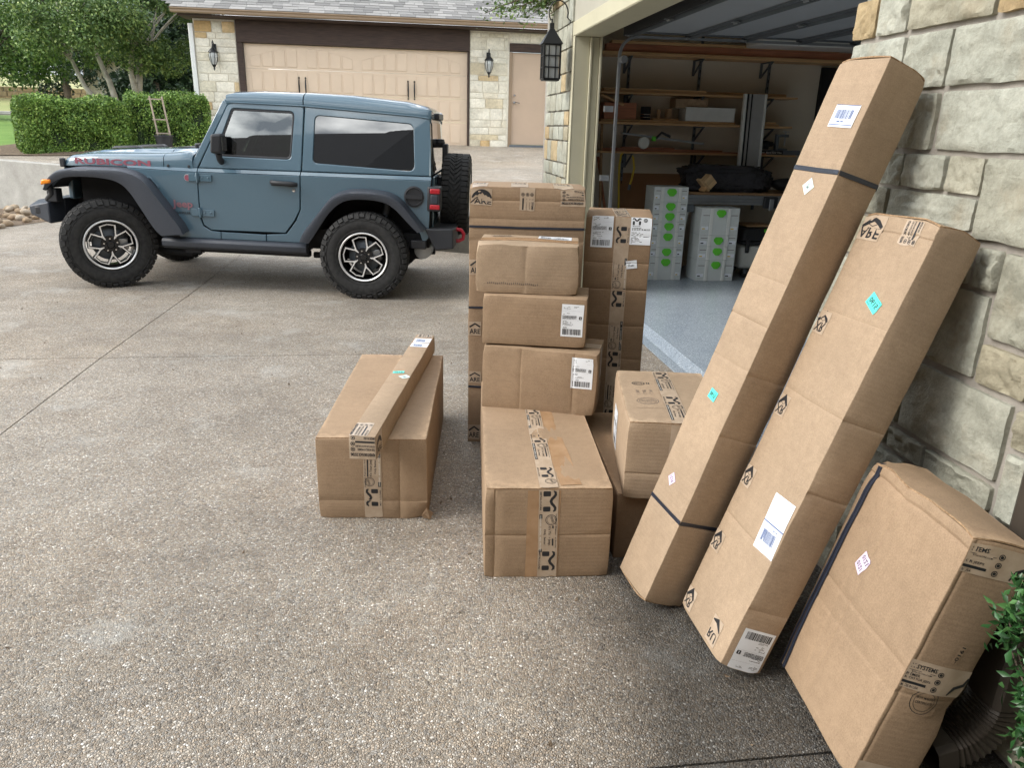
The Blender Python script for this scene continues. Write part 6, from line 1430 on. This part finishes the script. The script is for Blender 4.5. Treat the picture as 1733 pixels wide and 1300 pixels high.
class Pr:  # print collector in a 2D frame
    def __init__(s, fn, h=.0004): s.mb = MB(); s.fn = fn; s.h = h
    def poly(s, pts): s.mb.add([s.fn(x, y, s.h) for x, y in pts], [tuple(t) for t in geometry.tessellate_polygon([[Vector((x, y, 0)) for x, y in pts]])]); return s
    def rect(s, x0, y0, x1, y1, r=0):
        return s.poly(rpoly([(x0, y0), (x1, y0), (x1, y1), (x0, y1)], r, 3) if r else [(x0, y0), (x1, y0), (x1, y1), (x0, y1)])
    def stroke(s, pts, w_):
        P = [Vector(p) for p in pts]; L_, R_ = [], []
        for i, p in enumerate(P):
            t = (P[min(i+1, len(P)-1)]-P[max(i-1, 0)]).normalized(); n = Vector((-t.y, t.x)); k = w_[i] if isinstance(w_, (list, tuple)) else w_; L_.append(p+n*k/2); R_.append(p-n*k/2)
        vs = [s.fn(p.x, p.y, s.h) for q in zip(L_, R_) for p in q]; s.mb.add(vs, [(2*i, 2*i+1, 2*i+3, 2*i+2) for i in range(len(P)-1)]); return s
    def ringp(s, cx, cy, r_, w_, n=24): return s.stroke([(cx+r_*math.cos(2*math.pi*i/n), cy+r_*math.sin(2*math.pi*i/n)) for i in range(n+1)], w_)
    def disc(s, cx, cy, r_, n=16): return s.poly([(cx+r_*math.cos(2*math.pi*i/n), cy+r_*math.sin(2*math.pi*i/n)) for i in range(n)])
    def text(s, t, x, y, w_, h_, rot=0, bold=.01, clip=None, flip=1):
        v, f = text_geo(t, bold); ca, sa_ = math.cos(R(rot)), math.sin(R(rot)); P = [(x+a*w_*ca-b*h_*sa_, y+a*w_*sa_+b*h_*ca) for a, b in v]
        if clip: f = [q for q in f if all(clip[0] <= P[i][0] <= clip[1] and clip[2] <= P[i][1] <= clip[3] for i in q)]
        s.mb.add([s.fn(a, b, s.h) for a, b in P], f); return s
    def bars(s, x0, y0, x1, y1, seed=0, u=None, vertical=True):
        q = random.Random(seed); u = u or (x1-x0)/70; x = x0
        while x < x1:
            w_ = u*q.choice((1, 1, 2, 3)); 
            if x+w_ > x1: break
            if vertical: s.rect(x, y0, x+w_, y1)
            else: s.rect(y0, x, y1, x+w_)
            x += w_+u*q.choice((1, 1, 2))
        return s
    def lines_(s, x0, y0, x1, rows, dy, seed=0, th=None, dens=.7):
        q = random.Random(seed); th = th or dy*.38
        for r_ in range(rows):
            x = x0; xe = x0+(x1-x0)*q.uniform(.35, 1)
            while x < xe:
                l = q.uniform(.8, 3.5)*th*1.6
                if q.random() < dens: s.rect(x, y0-r_*dy, min(x+l, xe), y0-r_*dy+th)
                x += l+th*.8
        return s
    def done(s, name, m, parent): return s.mb.build(name, m, parent, recalc=False)
def m_logo(pr, x, y0, w_, h_):
    """bold M: two rounded blocks joined by a wave, reading along +x, top at +y"""
    pr.rect(x, y0, x+w_*.25, y0+h_*.58, h_*.10); pr.rect(x+w_*.75, y0, x+w_, y0+h_*.58, h_*.10)
    P = [(x+w_*a, y0+h_*b) for a, b in ((0, .80), (.06, .93), (.18, .95), (.28, .84), (.38, .68), (.5, .60), (.62, .68), (.72, .84), (.82, .95), (.94, .93), (1, .80))]
    pr.stroke(P, [h_*k*1.25 for k in (.08, .15, .16, .17, .18, .18, .18, .17, .16, .15, .08)])
def cloak_tape(s, f, p0, p1, wd=.070, phase=0.0, period=.31, name='tape', off=.001, par=None):
    """carton tape with the M pattern repeated along it; y grows to the left of the direction of reading"""
    o, fn = s.strip(name, f, p0, p1, wd, M['tape'], off, wave=.0005, ragged=True); L_ = (Vector(p1)-Vector(p0)).length; P = Pr(fn); Wt = Pr(fn, .0008); x = phase-period
    def ok(a, b): return a >= .001 and b <= L_-.001
    while x < L_:
        # M logo block
        if ok(x, x+.082): m_logo(P, x+.002, wd*.22, .078, wd*.66)
        if ok(x, x+.08): P.text('METALCLOAK', x+.004, wd*.05, .072, wd*.09, bold=.015)
        a = x+.09
        if ok(a, a+.05): P.ringp(a+.022, wd*.66, .019, .0022); P.ringp(a+.022, wd*.66, .0145, .001); P.text('TESTED', a+.010, wd*.60, .024, wd*.11, 18, .016)
        if ok(a, a+.15): P.rect(a, wd*.04, a+.15, wd*.20); Wt.text('DESIGNED  ENGINEERED  PROVEN', a+.004, wd*.08, .142, wd*.07)
        b = a+.046
        if ok(b, b+.085): P.text("It's Your Jeep.", b, wd*.50, .078, wd*.17, bold=.015); P.text('Only Better', b+.012, wd*.26, .062, wd*.15, bold=.015); P.rect(b-.002, wd*.72, b+.078, wd*.80, .002)
        if ok(a, a+.14): P.text('Designed. Engineered. Proven.', a, wd*.87, .135, wd*.075, bold=.02)
        x += period
    P.done('print', M['ink'], o); Wt.done('white_print', M['ink_white'], o); return o
def dome_logo(P, x, y0, w_, h_, clip=None, txt='ARE'):
    """half-round mountain emblem with bold letters under it"""
    n = 14; A = [(x+w_*(.5-.5*math.cos(math.pi*i/n)), y0+h_*(.34+.62*math.sin(math.pi*i/n))) for i in range(n+1)]
    B = [(x+w_*a, y0+h_*b) for a, b in ((.94, .40), (.86, .50), (.80, .47), (.70, .60), (.63, .56), (.52, .74), (.44, .62), (.38, .67), (.28, .52), (.20, .56), (.10, .42), (.05, .36))]
    P.poly(A+B)
    P.stroke([(x-w_*.05, y0+h_*.02), (x+w_*.16, y0+h_*.30), (x+w_*.30, y0+h_*.44)], h_*.07)
    P.text(txt, x+w_*.12, y0, w_*.86, h_*.34, 0, .022)
def rack_text(P, x, y, w_, h_, rot=0):
    ca, sa_ = math.cos(R(rot)), math.sin(R(rot))
    def T(t, a, b, c, d, bold=.02): P.text(t, x+(a*ca-b*sa_), y+(a*sa_+b*ca), c, d, rot, bold)
    T('ADVENTURE RACK SYSTEMS', 0, h_*.80, w_, h_*.16, .04); T('THE WORLD\'S PREMIER', 0, h_*.56, w_*.72, h_*.12); T('ADVENTURE RACKS FOR JEEPS', 0, h_*.38, w_*.8, h_*.12)
    q = [(0, h_*.2), (w_*.8, h_*.2), (w_*.8, h_*.29), (0, h_*.29)]; P.poly([(x+a*ca-b*sa_, y+a*sa_+b*ca) for a, b in q]); T('MADE IN USA', 0, 0, w_*.45, h_*.12)
    for k in range(3):
        a, b = w_*.90, h_*(.62-.28*k); P.ringp(x+a*ca-b*sa_, y+a*sa_+b*ca, h_*.09, h_*.03, 14); P.disc(x+a*ca-b*sa_, y+a*sa_+b*ca, h_*.045, 10)
def ship_label(s, f, c, w_, h_, rot, seed=0, name='shipping_label', off=.0014):
    o, fn = s.quad(name, f, c, w_, h_, rot, M['paper'], off, rnd_=.005); P = Pr(fn); q = random.Random(seed)
    P.bars(w_*.08, h_*.06, w_*.92, h_*.24, seed); P.lines_(w_*.10, h_*.29, w_*.5, 2, h_*.025, seed+1); P.rect(w_*.03, h_*.52, w_*.97, h_*.522); P.lines_(w_*.08, h_*.47, w_*.6, 5, h_*.03, seed+2)
    for r_ in range(5): P.bars(w_*.05, h_*(.55+.022*r_), w_*.70, h_*(.55+.022*r_+.018), seed*7+r_, w_/110)
    P.rect(w_*.80, h_*.545, w_*.93, h_*.64, .002); P.lines_(w_*.08, h_*.72, w_*.55, 3, h_*.032, seed+5); P.rect(w_*.03, h_*.80, w_*.97, h_*.802)
    P.lines_(w_*.08, h_*.92, w_*.42, 4, h_*.028, seed+3); P.lines_(w_*.55, h_*.93, w_*.93, 2, h_*.028, seed+4); P.done('print', M['ink'], o)
    P = Pr(fn, .0008); P.text('2', w_*.84, h_*.562, w_*.05, h_*.06, 0, .016); P.done('white_print', M['paper'], o); return o
def sticker(s, f, c, w_, h_, rot, m, txt=None, rows=1, name='sticker'):
    o, fn = s.quad(name, f, c, w_, h_, rot, M[m], .0016); P = Pr(fn)
    if txt:
        for r_ in range(rows): P.text(txt, w_*.14, h_*(.28 if rows == 1 else .12+.46*r_), w_*.72, h_*(.42 if rows == 1 else .28), 0, .016)
        if rows == 1: P.rect(w_*.08, h_*.84, w_*.35, h_*.88); P.rect(w_*.6, h_*.10, w_*.9, h_*.13)
    else: P.lines_(w_*.2, h_*.68, w_*.8, 4, h_*.14, int(c[0]*1000), h_*.05); P.text('50', w_*.36, h_*.3, w_*.28, h_*.2, 0, .016)
    P.done('print', M['ink'], o); return o
def yawM(a): return [[math.cos(a), -math.sin(a), 0], [math.sin(a), math.cos(a), 0], [0, 0, 1]]

# A: lone carton on the driveway
A = Carton('carton', 'large closed carton standing alone on the driveway under the long thin carton', (-.372, 2.836, .001), yawM(-.105), (.44, 1.171, .349), 'kraft', 1, .004, .0035, [('top', 't', .56, 0.0030, .006), ('front', 's', .33, 0.0027, .006), ('front', 't', .08, 0.0018, .005), ('right', 's', .5, .002, .006)], [((1, 0, 0), .07, .022), ((1, 0, 1), .05, .012), ((0, 0, 0), .03, .008), ((1, .9, 1), .06, .008)])
A.flap('top', .002, .218, .004, 1.165, .004, .004); A.flap('top', .222, .438, -.004, 1.165, .004, .005)
cloak_tape(A, 'front', (.222, .004), (.222, .345), .072, .05)
sticker(A, 'top', (.062, 1.09), .045, .05, 40, 'paper_mint')
mb = MB(); 
for sgn in (0, 1):
    p = [(.425+.0*sgn, -.004-.012*sgn, .004+.02*sgn), (.452, -.012, .002), (.462, .018, .016), (.438, -.016, .058-.02*sgn), (.415, -.007, .016)]
    mb.add(p, [(0, 1, 2, 3, 4)])
mb.build('torn_corner', [A.mat], A.root)
# B: long thin carton lying on A
B = Carton('long_carton', 'long thin carton lying diagonally on top of the lone large carton', (-.222, 2.611, .359), yawM(-.187), (.099, 1.45, .094), 'kraft_pale', 2, .001, .002, [('top', 't', .62, 0.0023, .006), ('top', 't', 1.02, 0.0023, .005)], [((0, 0, 1), .03, .006), ((1, 1, 1), .03, .007), ((0, .86, 1), .04, .006)])
o, fn = B.strip('tape', 'front', (-.0, .049), (.1, .049), .092, M['tape'], .0012); P = Pr(fn); rack_text(P, .096, .088, .09, .08, 180); P.done('print', M['ink'], o)
o, fn = B.strip('tape', 'top', (.030, .002), (.030, .13), .075, M['tape'], .0012, ragged=True); P = Pr(fn); rack_text(P, .004, .004, .11, .066, 0); P.done('print', M['ink'], o)
o, fn = B.strip('tape', 'right', (.002, .048), (.10, .048), .088, M['tape'], .0012, ragged=True); P = Pr(fn); dome_logo(P, .008, .012, .08, .065); P.done('print', M['ink'], o)
for t_, sd in ((1.325, 3), (1.235, 4)):
    o, fn = B.quad('shipping_label', 'top', (.052, t_), .088, .075, 0, M['paper'], .0014); P = Pr(fn); P.bars(.012, .012, .060, .050, sd); P.lines_(.01, .062, .07, 2, .006, sd); P.rect(.003, .0405, .085, .043) if sd == 3 else None; P.done('print', M['ink_blue'], o)
o, fn = B.strip('tape', 'top', (.05, 1.39), (.05, 1.448), .08, M['tape'], .0012); P = Pr(fn); rack_text(P, .004, .004, .05, .07); P.done('print', M['ink'], o)
sticker(B, 'top', (.035, .765), .052, .030, 4, 'paper_cyan', '0615'); sticker(B, 'top', (.075, .70), .042, .042, 40, 'paper_mint')
# C: big carton at the bottom of the stack
Cc = Carton('carton', 'large carton at the bottom front of the stack with printed tape over its top', (.254, 2.34, .001), yawM(-.083), (.446, 1.17, .349), 'kraft', 3, .004, .0035, [('front', 't', .17, 0.0027, .005), ('top', 's', .31, 0.0030, .008), ('front', 's', .035, 0.0030, .006), ('top', 's', .27, 0.0018, .008)], [((0, 0, 1), .05, .010), ((1, 0, 1), .035, .008), ((1, 0, 0), .03, .006), ((0, 0, 0), .02, .005)])
Cc.flap('top', .003, .221, -.003, 1.165, .004, .004); Cc.flap('top', .225, .443, -.003, 1.165, .004, .005)
o, fn = Cc.strip('clear_tape', 'top', (.300, .02), (.262, .80), .075, M['clear_tape'], .0058, wave=.0008)
o, fn = Cc.strip('clear_tape', 'front', (.205, .345), (.205, .002), .115, M['clear_tape'], .0008)
cloak_tape(Cc, 'top', (.219, .80), (.221, .0), .064, .02, off=.0068)
cloak_tape(Cc, 'front', (.220, .348), (.226, .003), .068, .003, .235, off=.0022)
# D, E, F: smaller cartons stacked on C
D_ = Carton('carton', 'dented carton with a white shipping label resting directly on the big bottom carton', (.319, 3.145, .357), [[.9460, .324, .012], [-.324, .946, 0], [-.012, 0, 1]], (.50, .27, .282), 'kraft', 4, .005, .004, [('front', 's', .40, 0.0024, .008), ('front', 's', .17, 0.0015, .006)], [((1, 0, 0), .10, .014), ((.86, 0, .22), .04, .008), ((0, 0, 1), .04, .008), ((1, 0, 1), .05, .010), ((.5, 0, 1), .08, .008)])
ship_label(D_, 'front', (.435, .196), .092, .138, 0, 11)
o, fn = D_.strip('tape', 'top', (.30, .135), (.498, .135), .07, M['tape'], .001); o, fn = D_.strip('tape', 'right', (.135, .28), (.135, .15), .07, M['tape'], .001); P = Pr(fn); P.text("It's Your Jeep.", .02, .03, .08, .012, 0, .016); P.done('print', M['ink'], o)
E_ = Carton('carton', 'smooth carton with a white shipping label, middle one of the three small stacked cartons', (.319, 3.155, .645), yawM(-.242), (.445, .273, .213), 'kraft', 5, .004, .003, [('top', 't', .13, 0.0030, .005)], [((0, 0, 1), .03, .006), ((1, 0, 0), .03, .007), ((1, 0, 1), .03, .005)])
ship_label(E_, 'front', (.385, .120), .094, .142, -1, 12)
F_ = Carton('carton', 'unlabelled carton with dented corners on the very top of the stack', (.292, 3.20, .862), yawM(-.204), (.436, .311, .206), 'kraft_pale', 6, .005, .0045, [('front', 's', .21, 0.0015, .01)], [((0, 0, 1), .06, .014), ((1, 0, 1), .05, .012), ((0, 0, 0), .04, .010), ((1, 0, 0), .05, .012), ((.45, 0, 1), .12, .010)])
mb = MB()
for k in range(26):
    a = .05+k*.0085; p = [F_.surf('front', a+dx, .038+dz+.002*math.sin(k), .0006) for dx, dz in ((0, 0), (.0035, 0), (.0035, .008), (0, .008))]; mb.add(p, [(0, 1, 2, 3)])
o = mb.build('perforations', M['ink_soft'], F_.root, recalc=False)
o, fn = F_.strip('clear_tape', 'top', (.002, .15), (.434, .15), .10, M['clear_tape'], .001, wave=.0006); 
o, fn = F_.quad('shipping_label', 'top', (.33, .24), .15, .10, 0, M['paper'], .0022); P = Pr(fn); P.lines_(.01, .08, .14, 5, .012, 4); P.bars(.01, .01, .14, .03, 5); P.done('print', M['ink'], o)
o, fn = F_.quad('sticker', 'top', (.09, .25), .09, .03, 5, M['tape'], .0022); P = Pr(fn); P.text('SYSTEMS', .005, .006, .08, .018, 0, .016); P.done('print', M['ink'], o)
# G: tall carton behind the stack
G_ = Carton('tall_carton', 'tall wide carton with black straps standing behind the stack of small cartons', (.294, 3.585, .001), yawM(-.145), (.537, .35, 1.276), 'kraft', 7, .004, .004, [('front', 't', 1.215, 0.0030, .006), ('front', 't', 1.13, 0.0018, .006), ('front', 't', 1.03, 0.0018, .008)], [((0, 0, 1), .05, .012), ((1, 0, 1), .05, .012), ((.8, 0, 1), .06, .008)])
for z in (1.092, .705, .30):
    G_.strap('strap', [('front', .0, z), ('front', .537, z), ('left', 0, z), ('left', .35, z), ('right', 0, z), ('right', .35, z)], .011, M['strap'])
o, fn = G_.strip('tape', 'front', (.004, 1.232), (.106, 1.228), .076, M['tape'], .0012, ragged=True); P = Pr(fn); dome_logo(P, .006, .005, .094, .07); P.done('print', M['ink'], o)
o, fn = G_.strip('tape', 'front', (.268, 1.274), (.268, 1.172), .070, M['tape'], .0012, ragged=True); P = Pr(fn); P.text('SYSTEMS', .050, .055, .048, .010, 0, .04); P.text('RACKS FOR JEEPS', .050, .028, .048, .006); P.rect(.046, .012, .098, .019); P.text('METALCLOAK.COM', .05, .044, .045, .005)
for k in range(3): P.ringp(.030, .014+.021*k, .0068, .0022); P.disc(.030, .014+.021*k, .0035)
P.done('print', M['ink'], o)
o, fn = G_.strip('tape', 'front', (.424, 1.236), (.534, 1.236), .080, M['tape'], .0012, ragged=True); P = Pr(fn); rack_text(P, .104, .072, .10, .066, 180); P.done('print', M['ink'], o)
for (a, b) in ((.04, .09), (.225, .10), (.43, .11)):
    o, fn = G_.strip('tape', 'top', (a+.005, .20), (a+.005, .002), b-.02, M['tape'], .0012); P = Pr(fn); rack_text(P, .005, .006, .09, b-.035); P.done('print', M['ink'], o)
for z, hh in ((.90, .075), (.60, .070), (.35, .062), (.055, .08)):
    o, fn = G_.strip('tape', 'front', (.002, z), (.062, z), hh, M['tape'], .0012, ragged=True); P = Pr(fn); P.text('ARE', .004, hh*.12, .052, hh*.36, 0, .022); P.stroke([(.004, hh*.6), (.03, hh*.86), (.056, hh*.62)], hh*.12); P.done('print', M['ink'], o)
# H: tall narrow carton by the garage
H_ = Carton('tall_carton', 'tall narrow carton with M patterned tape and two white labels beside the garage opening', (.85, 3.585, .001), yawM(-.275), (.315, .42, 1.15), 'kraft_dark', 8, .003, .0035, [('front', 't', .80, 0.0030, .006), ('front', 't', .93, 0.0021, .005), ('front', 't', .62, 0.0024, .006), ('front', 't', .45, 0.0021, .006), ('front', 't', 1.06, 0.0015, .005)], [((0, 0, 1), .05, .014), ((1, 0, 1), .03, .006)])
cloak_tape(H_, 'front', (.180, .004), (.176, 1.148), .072, .09); cloak_tape(H_, 'top', (.176, .0), (.15, .41), .072, .016)
ship_label(H_, 'front', (.080, 1.078), .103, .150, 0, 21)
o, fn = H_.quad('shipping_label', 'front', (.262, 1.086), .098, .132, 0, M['paper'], .0024, rnd_=.002); P = Pr(fn); m_logo(P, .008, .094, .038, .032); P.text('METALCLOAK', .009, .086, .036, .005); P.ringp(.068, .116, .008, .003, 12); P.text('G', .064, .111, .008, .010, 0, .04); P.text('C O N F I R M E D', .006, .068, .085, .008, 0, .04); P.lines_(.006, .056, .09, 9, .0062, 8); P.bars(.006, .077, .05, .081, 2); P.done('print', M['ink'], o)
o, fn = H_.quad('sticker', 'front', (.232, .925), .052, .038, 8, M['paper'], .0026, rnd_=.001); P = Pr(fn); P.lines_(.006, .026, .04, 2, .006, 3); P.text('37-6081', .01, .010, .028, .008, 0, .016); P.done('print', M['ink'], o)
# J under I
J_ = Carton('carton', 'carton mostly hidden between the big front carton and the long leaning carton', (.752, 2.424, .001), yawM(-.07), (.42, .85, .262), 'kraft_dark', 9, .002, .003, [], [((0, 0, 1), .03, .006)], group='delivery cartons on the driveway')
J_.flap('top', .002, .208, .002, .845, .003, .001); J_.flap('top', .212, .418, .002, .845, .003, .001)
I_ = Carton('carton', 'square carton with oval stamps on top, set on the half hidden carton', (.762, 2.392, .270), [[.9824, .1869, 0], [-.1869, .9824, 0], [0, 0, 1]], (.36, .60, .293), 'kraft_pale', 10, .004, .003, [('front', 't', .10, 0.0023, .005), ('top', 't', .3, 0.0015, .006)], [((0, 0, 1), .04, .010), ((0, 0, 0), .03, .006), ((0, 1, 1), .03, .005)])
I_.flap('top', .002, .178, -.002, .598, .004, .003); I_.flap('top', .182, .358, -.002, .598, .004, .003)
cloak_tape(I_, 'top', (.182, .598), (.182, .0), .066, .02, off=.0062); cloak_tape(I_, 'front', (.182, .29), (.182, .10), .066, .10, off=.001)
o, fn = I_.quad('stamp_print', 'top', (.09, .31), .11, .34, 0, M['kraft_pale'], .0060); P = Pr(fn); 
def oval(P, cx, cy, rx, ry, w_, n=24): P.stroke([(cx+rx*math.cos(2*math.pi*i/n), cy+ry*math.sin(2*math.pi*i/n)) for i in range(n+1)], w_)
oval(P, .040, .285, .024, .020, .004); P.text('MCS', .022, .276, .034, .016, 0, .022); P.text('II', .072, .276, .012, .02, 0, .022)
P.done('print', M['ink'], o); P = Pr(fn); oval(P, .055, .075, .040, .036, .003); oval(P, .055, .075, .032, .028, .002); P.text('CERTIFICATE', .026, .069, .058, .010); P.text('BOX MAKERS', .030, .083, .05, .007); P.text('200', .04, .055, .03, .008)
for k in range(3): P.text(('HEAVY', 'DUTY BOX', 'ECT 44')[k], .035+.026*k, .150, .055, .014, 90, .016)
P.done('soft_print', M['ink_soft'], o)
ship_label(I_, 'left', (.40, .12), .13, .16, 0, 31)

# K, L, M: cartons leaning on the stone wall
K_ = Carton('long_carton', 'longest carton with black straps leaning highest against the stone wall', (.7621, 2.0698, .0476), [[.9395, -.1347, .315], [.1377, .9904, .0129], [-.3137, .0313, .949]], (.1484, .208, 1.7858), 'kraft_pale', 11, .002, .0035,
 [('left', 't', .985, 0.0033, .006), ('left', 't', 1.12, 0.0018, .006), ('left', 't', .84, 0.0015, .006), ('front', 't', .83, 0.0018, .006), ('front', 't', .62, 0.0015, .005), ('left', 't', .30, 0.0045, .006), ('left', 't', 1.46, 0.0045, .006), ('front', 't', .30, 0.0045, .006)],
 [((1, 0, 1), .06, .012), ((0, 1, 1), .04, .010), ((0, 0, 0), .05, .008), ((1, 0, 0), .05, .010), ((0, 0, .62), .035, .005)], group='long cartons leaning against the stone wall', res=.03)
for z in (.304, 1.463):
    K_.strap('strap', [('left', .0, z), ('left', .208, z+.0), ('front', 0, z), ('front', .1484, z+.006), ('right', 0, z), ('right', .208, z)], .014, M['strap'])
o, fn = K_.quad('shipping_label', 'left', (.080, 1.622), .105, .064, 181, M['paper'], .0022, rnd_=.003); P = Pr(fn); P.bars(.014, .014, .088, .040, 9); P.rect(.002, .0, .103, .002) ; P.rect(.002, .056, .103, .0585); P.lines_(.03, .046, .09, 1, .01, 3, .004); P.done('print', M['ink_blue'], o)
sticker(K_, 'left', (.103, 1.412), .038, .038, 45, 'paper_mint'); sticker(K_, 'left', (.112, .718), .044, .034, -172, 'paper_cyan', '0615'); sticker(K_, 'left', (.135, .398), .034, .034, 40, 'paper_pink', '0121')
K_.flap('top', .0, .146, .0, .20, .004, .006); K_.flap('bottom', .004, .144, .004, .2, .004, .008)
for q in (0, 1): 
    mb = MB(); z = -.004-.010*q; mb.hexa([(.012-.006*q, -.004, z-.004), (.140, -.002, z-.004), (.142, .16, z-.004), (.008, .15, z-.004), (.012-.006*q, -.004, z), (.140, -.002, z), (.142, .16, z), (.008, .15, z)]); 
L_ = Carton('long_carton', 'wide flat carton with emblem tape along its left edge, middle of three leaning cartons', (.883, 1.7283, .0567), [[.9425, -.0004, .3343], [-.0105, .9995, .0306], [-.3341, -.0324, .942]], (.1358, .3202, 1.3559), 'kraft_pale', 12, .004, .004,
 [('left', 't', .80, 0.0030, .006), ('left', 't', .36, 0.0027, .006), ('left', 't', 1.06, 0.0018, .005), ('left', 's', .08, 0.0015, .006), ('front', 't', .80, 0.0030, .006), ('front', 't', .58, 0.0030, .006), ('front', 't', .2, 0.0018, .006), ('left', 't', 1.31, 0.0030, .005)],
 [((0, 0, 1), .07, .012), ((1, 0, 1), .06, .012), ((0, 1, 1), .05, .010), ((0, 0, .85), .07, .007), ((0, 0, .7), .05, .004), ((0, 0, .48), .04, .004), ((0, 0, 0), .04, .008), ((1, 0, 0), .04, .008), ((0, 1, 0), .04, .008)], group='long cartons leaning against the stone wall', res=.028)
for z, hh in ((1.315, .075), (1.02, .070), (.745, .066), (.50, .066), (.265, .066), (.045, .07)):
    wd_ = .105 if z > 1.2 else .062; o, fn = L_.strip('tape', 'left', (.319, z), (.319-wd_, z), hh, M['tape'], .0012, ragged=True); P = Pr(fn)
    P.text('ARE' if z > 1.2 else 'XR', .004, hh*.50, wd_-.010, hh*.42, 0, .022); P.stroke([(.004, hh*.46), (wd_*.5, hh*.10), (wd_-.006, hh*.44)], [hh*.10, hh*.30, hh*.10]); P.stroke([(.008, hh*.50), (wd_*.3, hh*.36), (wd_*.5, hh*.44), (wd_*.7, hh*.34), (wd_-.01, hh*.5)], hh*.03); P.done('print', M['ink'], o)
o, fn = L_.strip('tape', 'left', (.125, .055), (.06, .055), .085, M['tape'], .0012, ragged=True); P = Pr(fn); P.text('RU', .006, .045, .05, .03, 0, .022); P.stroke([(.004, .016), (.03, .010), (.06, .034)], [.004, .018, .004]); P.done('print', M['ink'], o)
o, fn = L_.strip('tape', 'left', (.096, 1.352), (.096, 1.285), .072, M['tape'], .0012, ragged=True); P = Pr(fn); rack_text(P, .002, .006, .062, .060); P.done('print', M['ink'], o)
sticker(L_, 'left', (.105, 1.118), .062, .036, 206, 'paper_cyan', '0615')
o, fn = L_.quad('shipping_label', 'left', (.060, .440), .105, .175, -3, M['paper'], .0014, rnd_=.002); P = Pr(fn); P.rect(.0, .086, .105, .090); P.bars(.022, .030, .088, .066, 44); P.lines_(.022, .074, .085, 1, .01, 3, .003); P.done('print', M['ink_blue'], o)
ship_label(L_, 'front', (.074, .072), .104, .138, 180, 41)
L_.flap('top', .0, .134, .0, .315, .004, .006)
M_ = Carton('wide_carton', 'broad flat carton with dented corner and black strap leaning nearest the camera', (1.0416, 1.3086, .048), [[.9625, .099, .2527], [-.1001, .9949, -.0084], [-.2522, -.0172, .9675]], (.1557, .4478, .6867), 'kraft', 13, .006, .005,
 [('left', 's', .27, 0.0030, .007), ('left', 's', .32, 0.0015, .007), ('left', 't', .33, 0.0024, .008), ('left', 't', .26, 0.0015, .008), ('front', 't', .27, 0.0018, .006), ('left', 't', .655, 0.0045, .008), ('front', 's', .012, 0.0018, .004)],
 [((0, 0, 1), .05, .010), ((0, 1, 1), .10, .022), ((0, .6, 1), .10, .010), ((1, 0, .36), .07, .012), ((0, 0, 0), .05, .010)], group='long cartons leaning against the stone wall', res=.022)
M_.strap('strap', [('left', .418, .0), ('left', .408, .686), ('top', .004, .405), ('top', .155, .385)], .013, M['strap'], off=.003)
M_.strap('strap', [('left', .435, .0), ('left', .416, .686), ('top', .004, .425), ('top', .155, .432)], .008, M['strap'], off=.004)
sticker(M_, 'left', (.290, .438), .040, .056, 205, 'paper_pink', '0121', 2)
o, fn = M_.strip('tape', 'front', (.002, .640), (.154, .640), .076, M['tape'], .0012); P = Pr(fn)
def rack_front(P, full):
    P.text('X SYSTEMS' if full else 'STEMS', .004, .056, .062 if full else .04, .012, 0, .022); P.rect(.004, .050, .066, .0512); P.text('METALCLOAK.COM', .008, .044, .05, .004)
    if full: P.text('PREMIER', .002, .034, .032, .008)
    P.text('RACKS FOR JEEPS' if full else 'OR JEEPS', .002, .024, .06 if full else .044, .008); P.rect(.0, .013, .056, .020, .001); P.text('MADE IN USA' if full else 'N USA', .002, .003, .040 if full else .022, .007)
    for k in range(3): P.ringp(.078, .055-.021*k, .0065, .002, 14); P.disc(.078, .055-.021*k, .004, 10)
    P.stroke([(.118, .005), (.126, .028), (.146, .040), (.151, .06)], [.004, .009, .009, .004]); 
rack_front(P, False); P.done('print', M['ink'], o)
o, fn = M_.strip('tape', 'front', (.002, .325), (.154, .325), .078, M['tape'], .0012); P = Pr(fn); rack_front(P, True); P.done('print', M['ink'], o)
o, fn = M_.quad('stamp_print', 'front', (.076, .262), .08, .08, 0, M['kraft'], .0006); P = Pr(fn); P.ringp(.04, .04, .034, .0018); P.ringp(.04, .04, .026, .0012); P.text('BOX MAKERS', .018, .046, .044, .007); P.text('CERTIFICATE', .018, .034, .044, .007); P.done('print', M['ink'], o)
o, fn = M_.quad('stock_number', 'front', (.098, .402), .016, .05, -8, M['kraft'], .0006); P = Pr(fn); P.text('-0161', .013, .002, .045, .010, 90, .016); P.done('print', M['ink'], o)
o, fn = M_.strip('tape', 'front', (.002, .035), (.154, .035), .06, M['tape'], .0012); P = Pr(fn); P.text('ADVENTURE', .004, .02, .05, .012, 0, .04); P.text('ARS', .07, .015, .06, .03, 0, .022); P.done('print', M['ink'], o)
M_.flap('top', .0, .154, .0, .44, .004, .006)
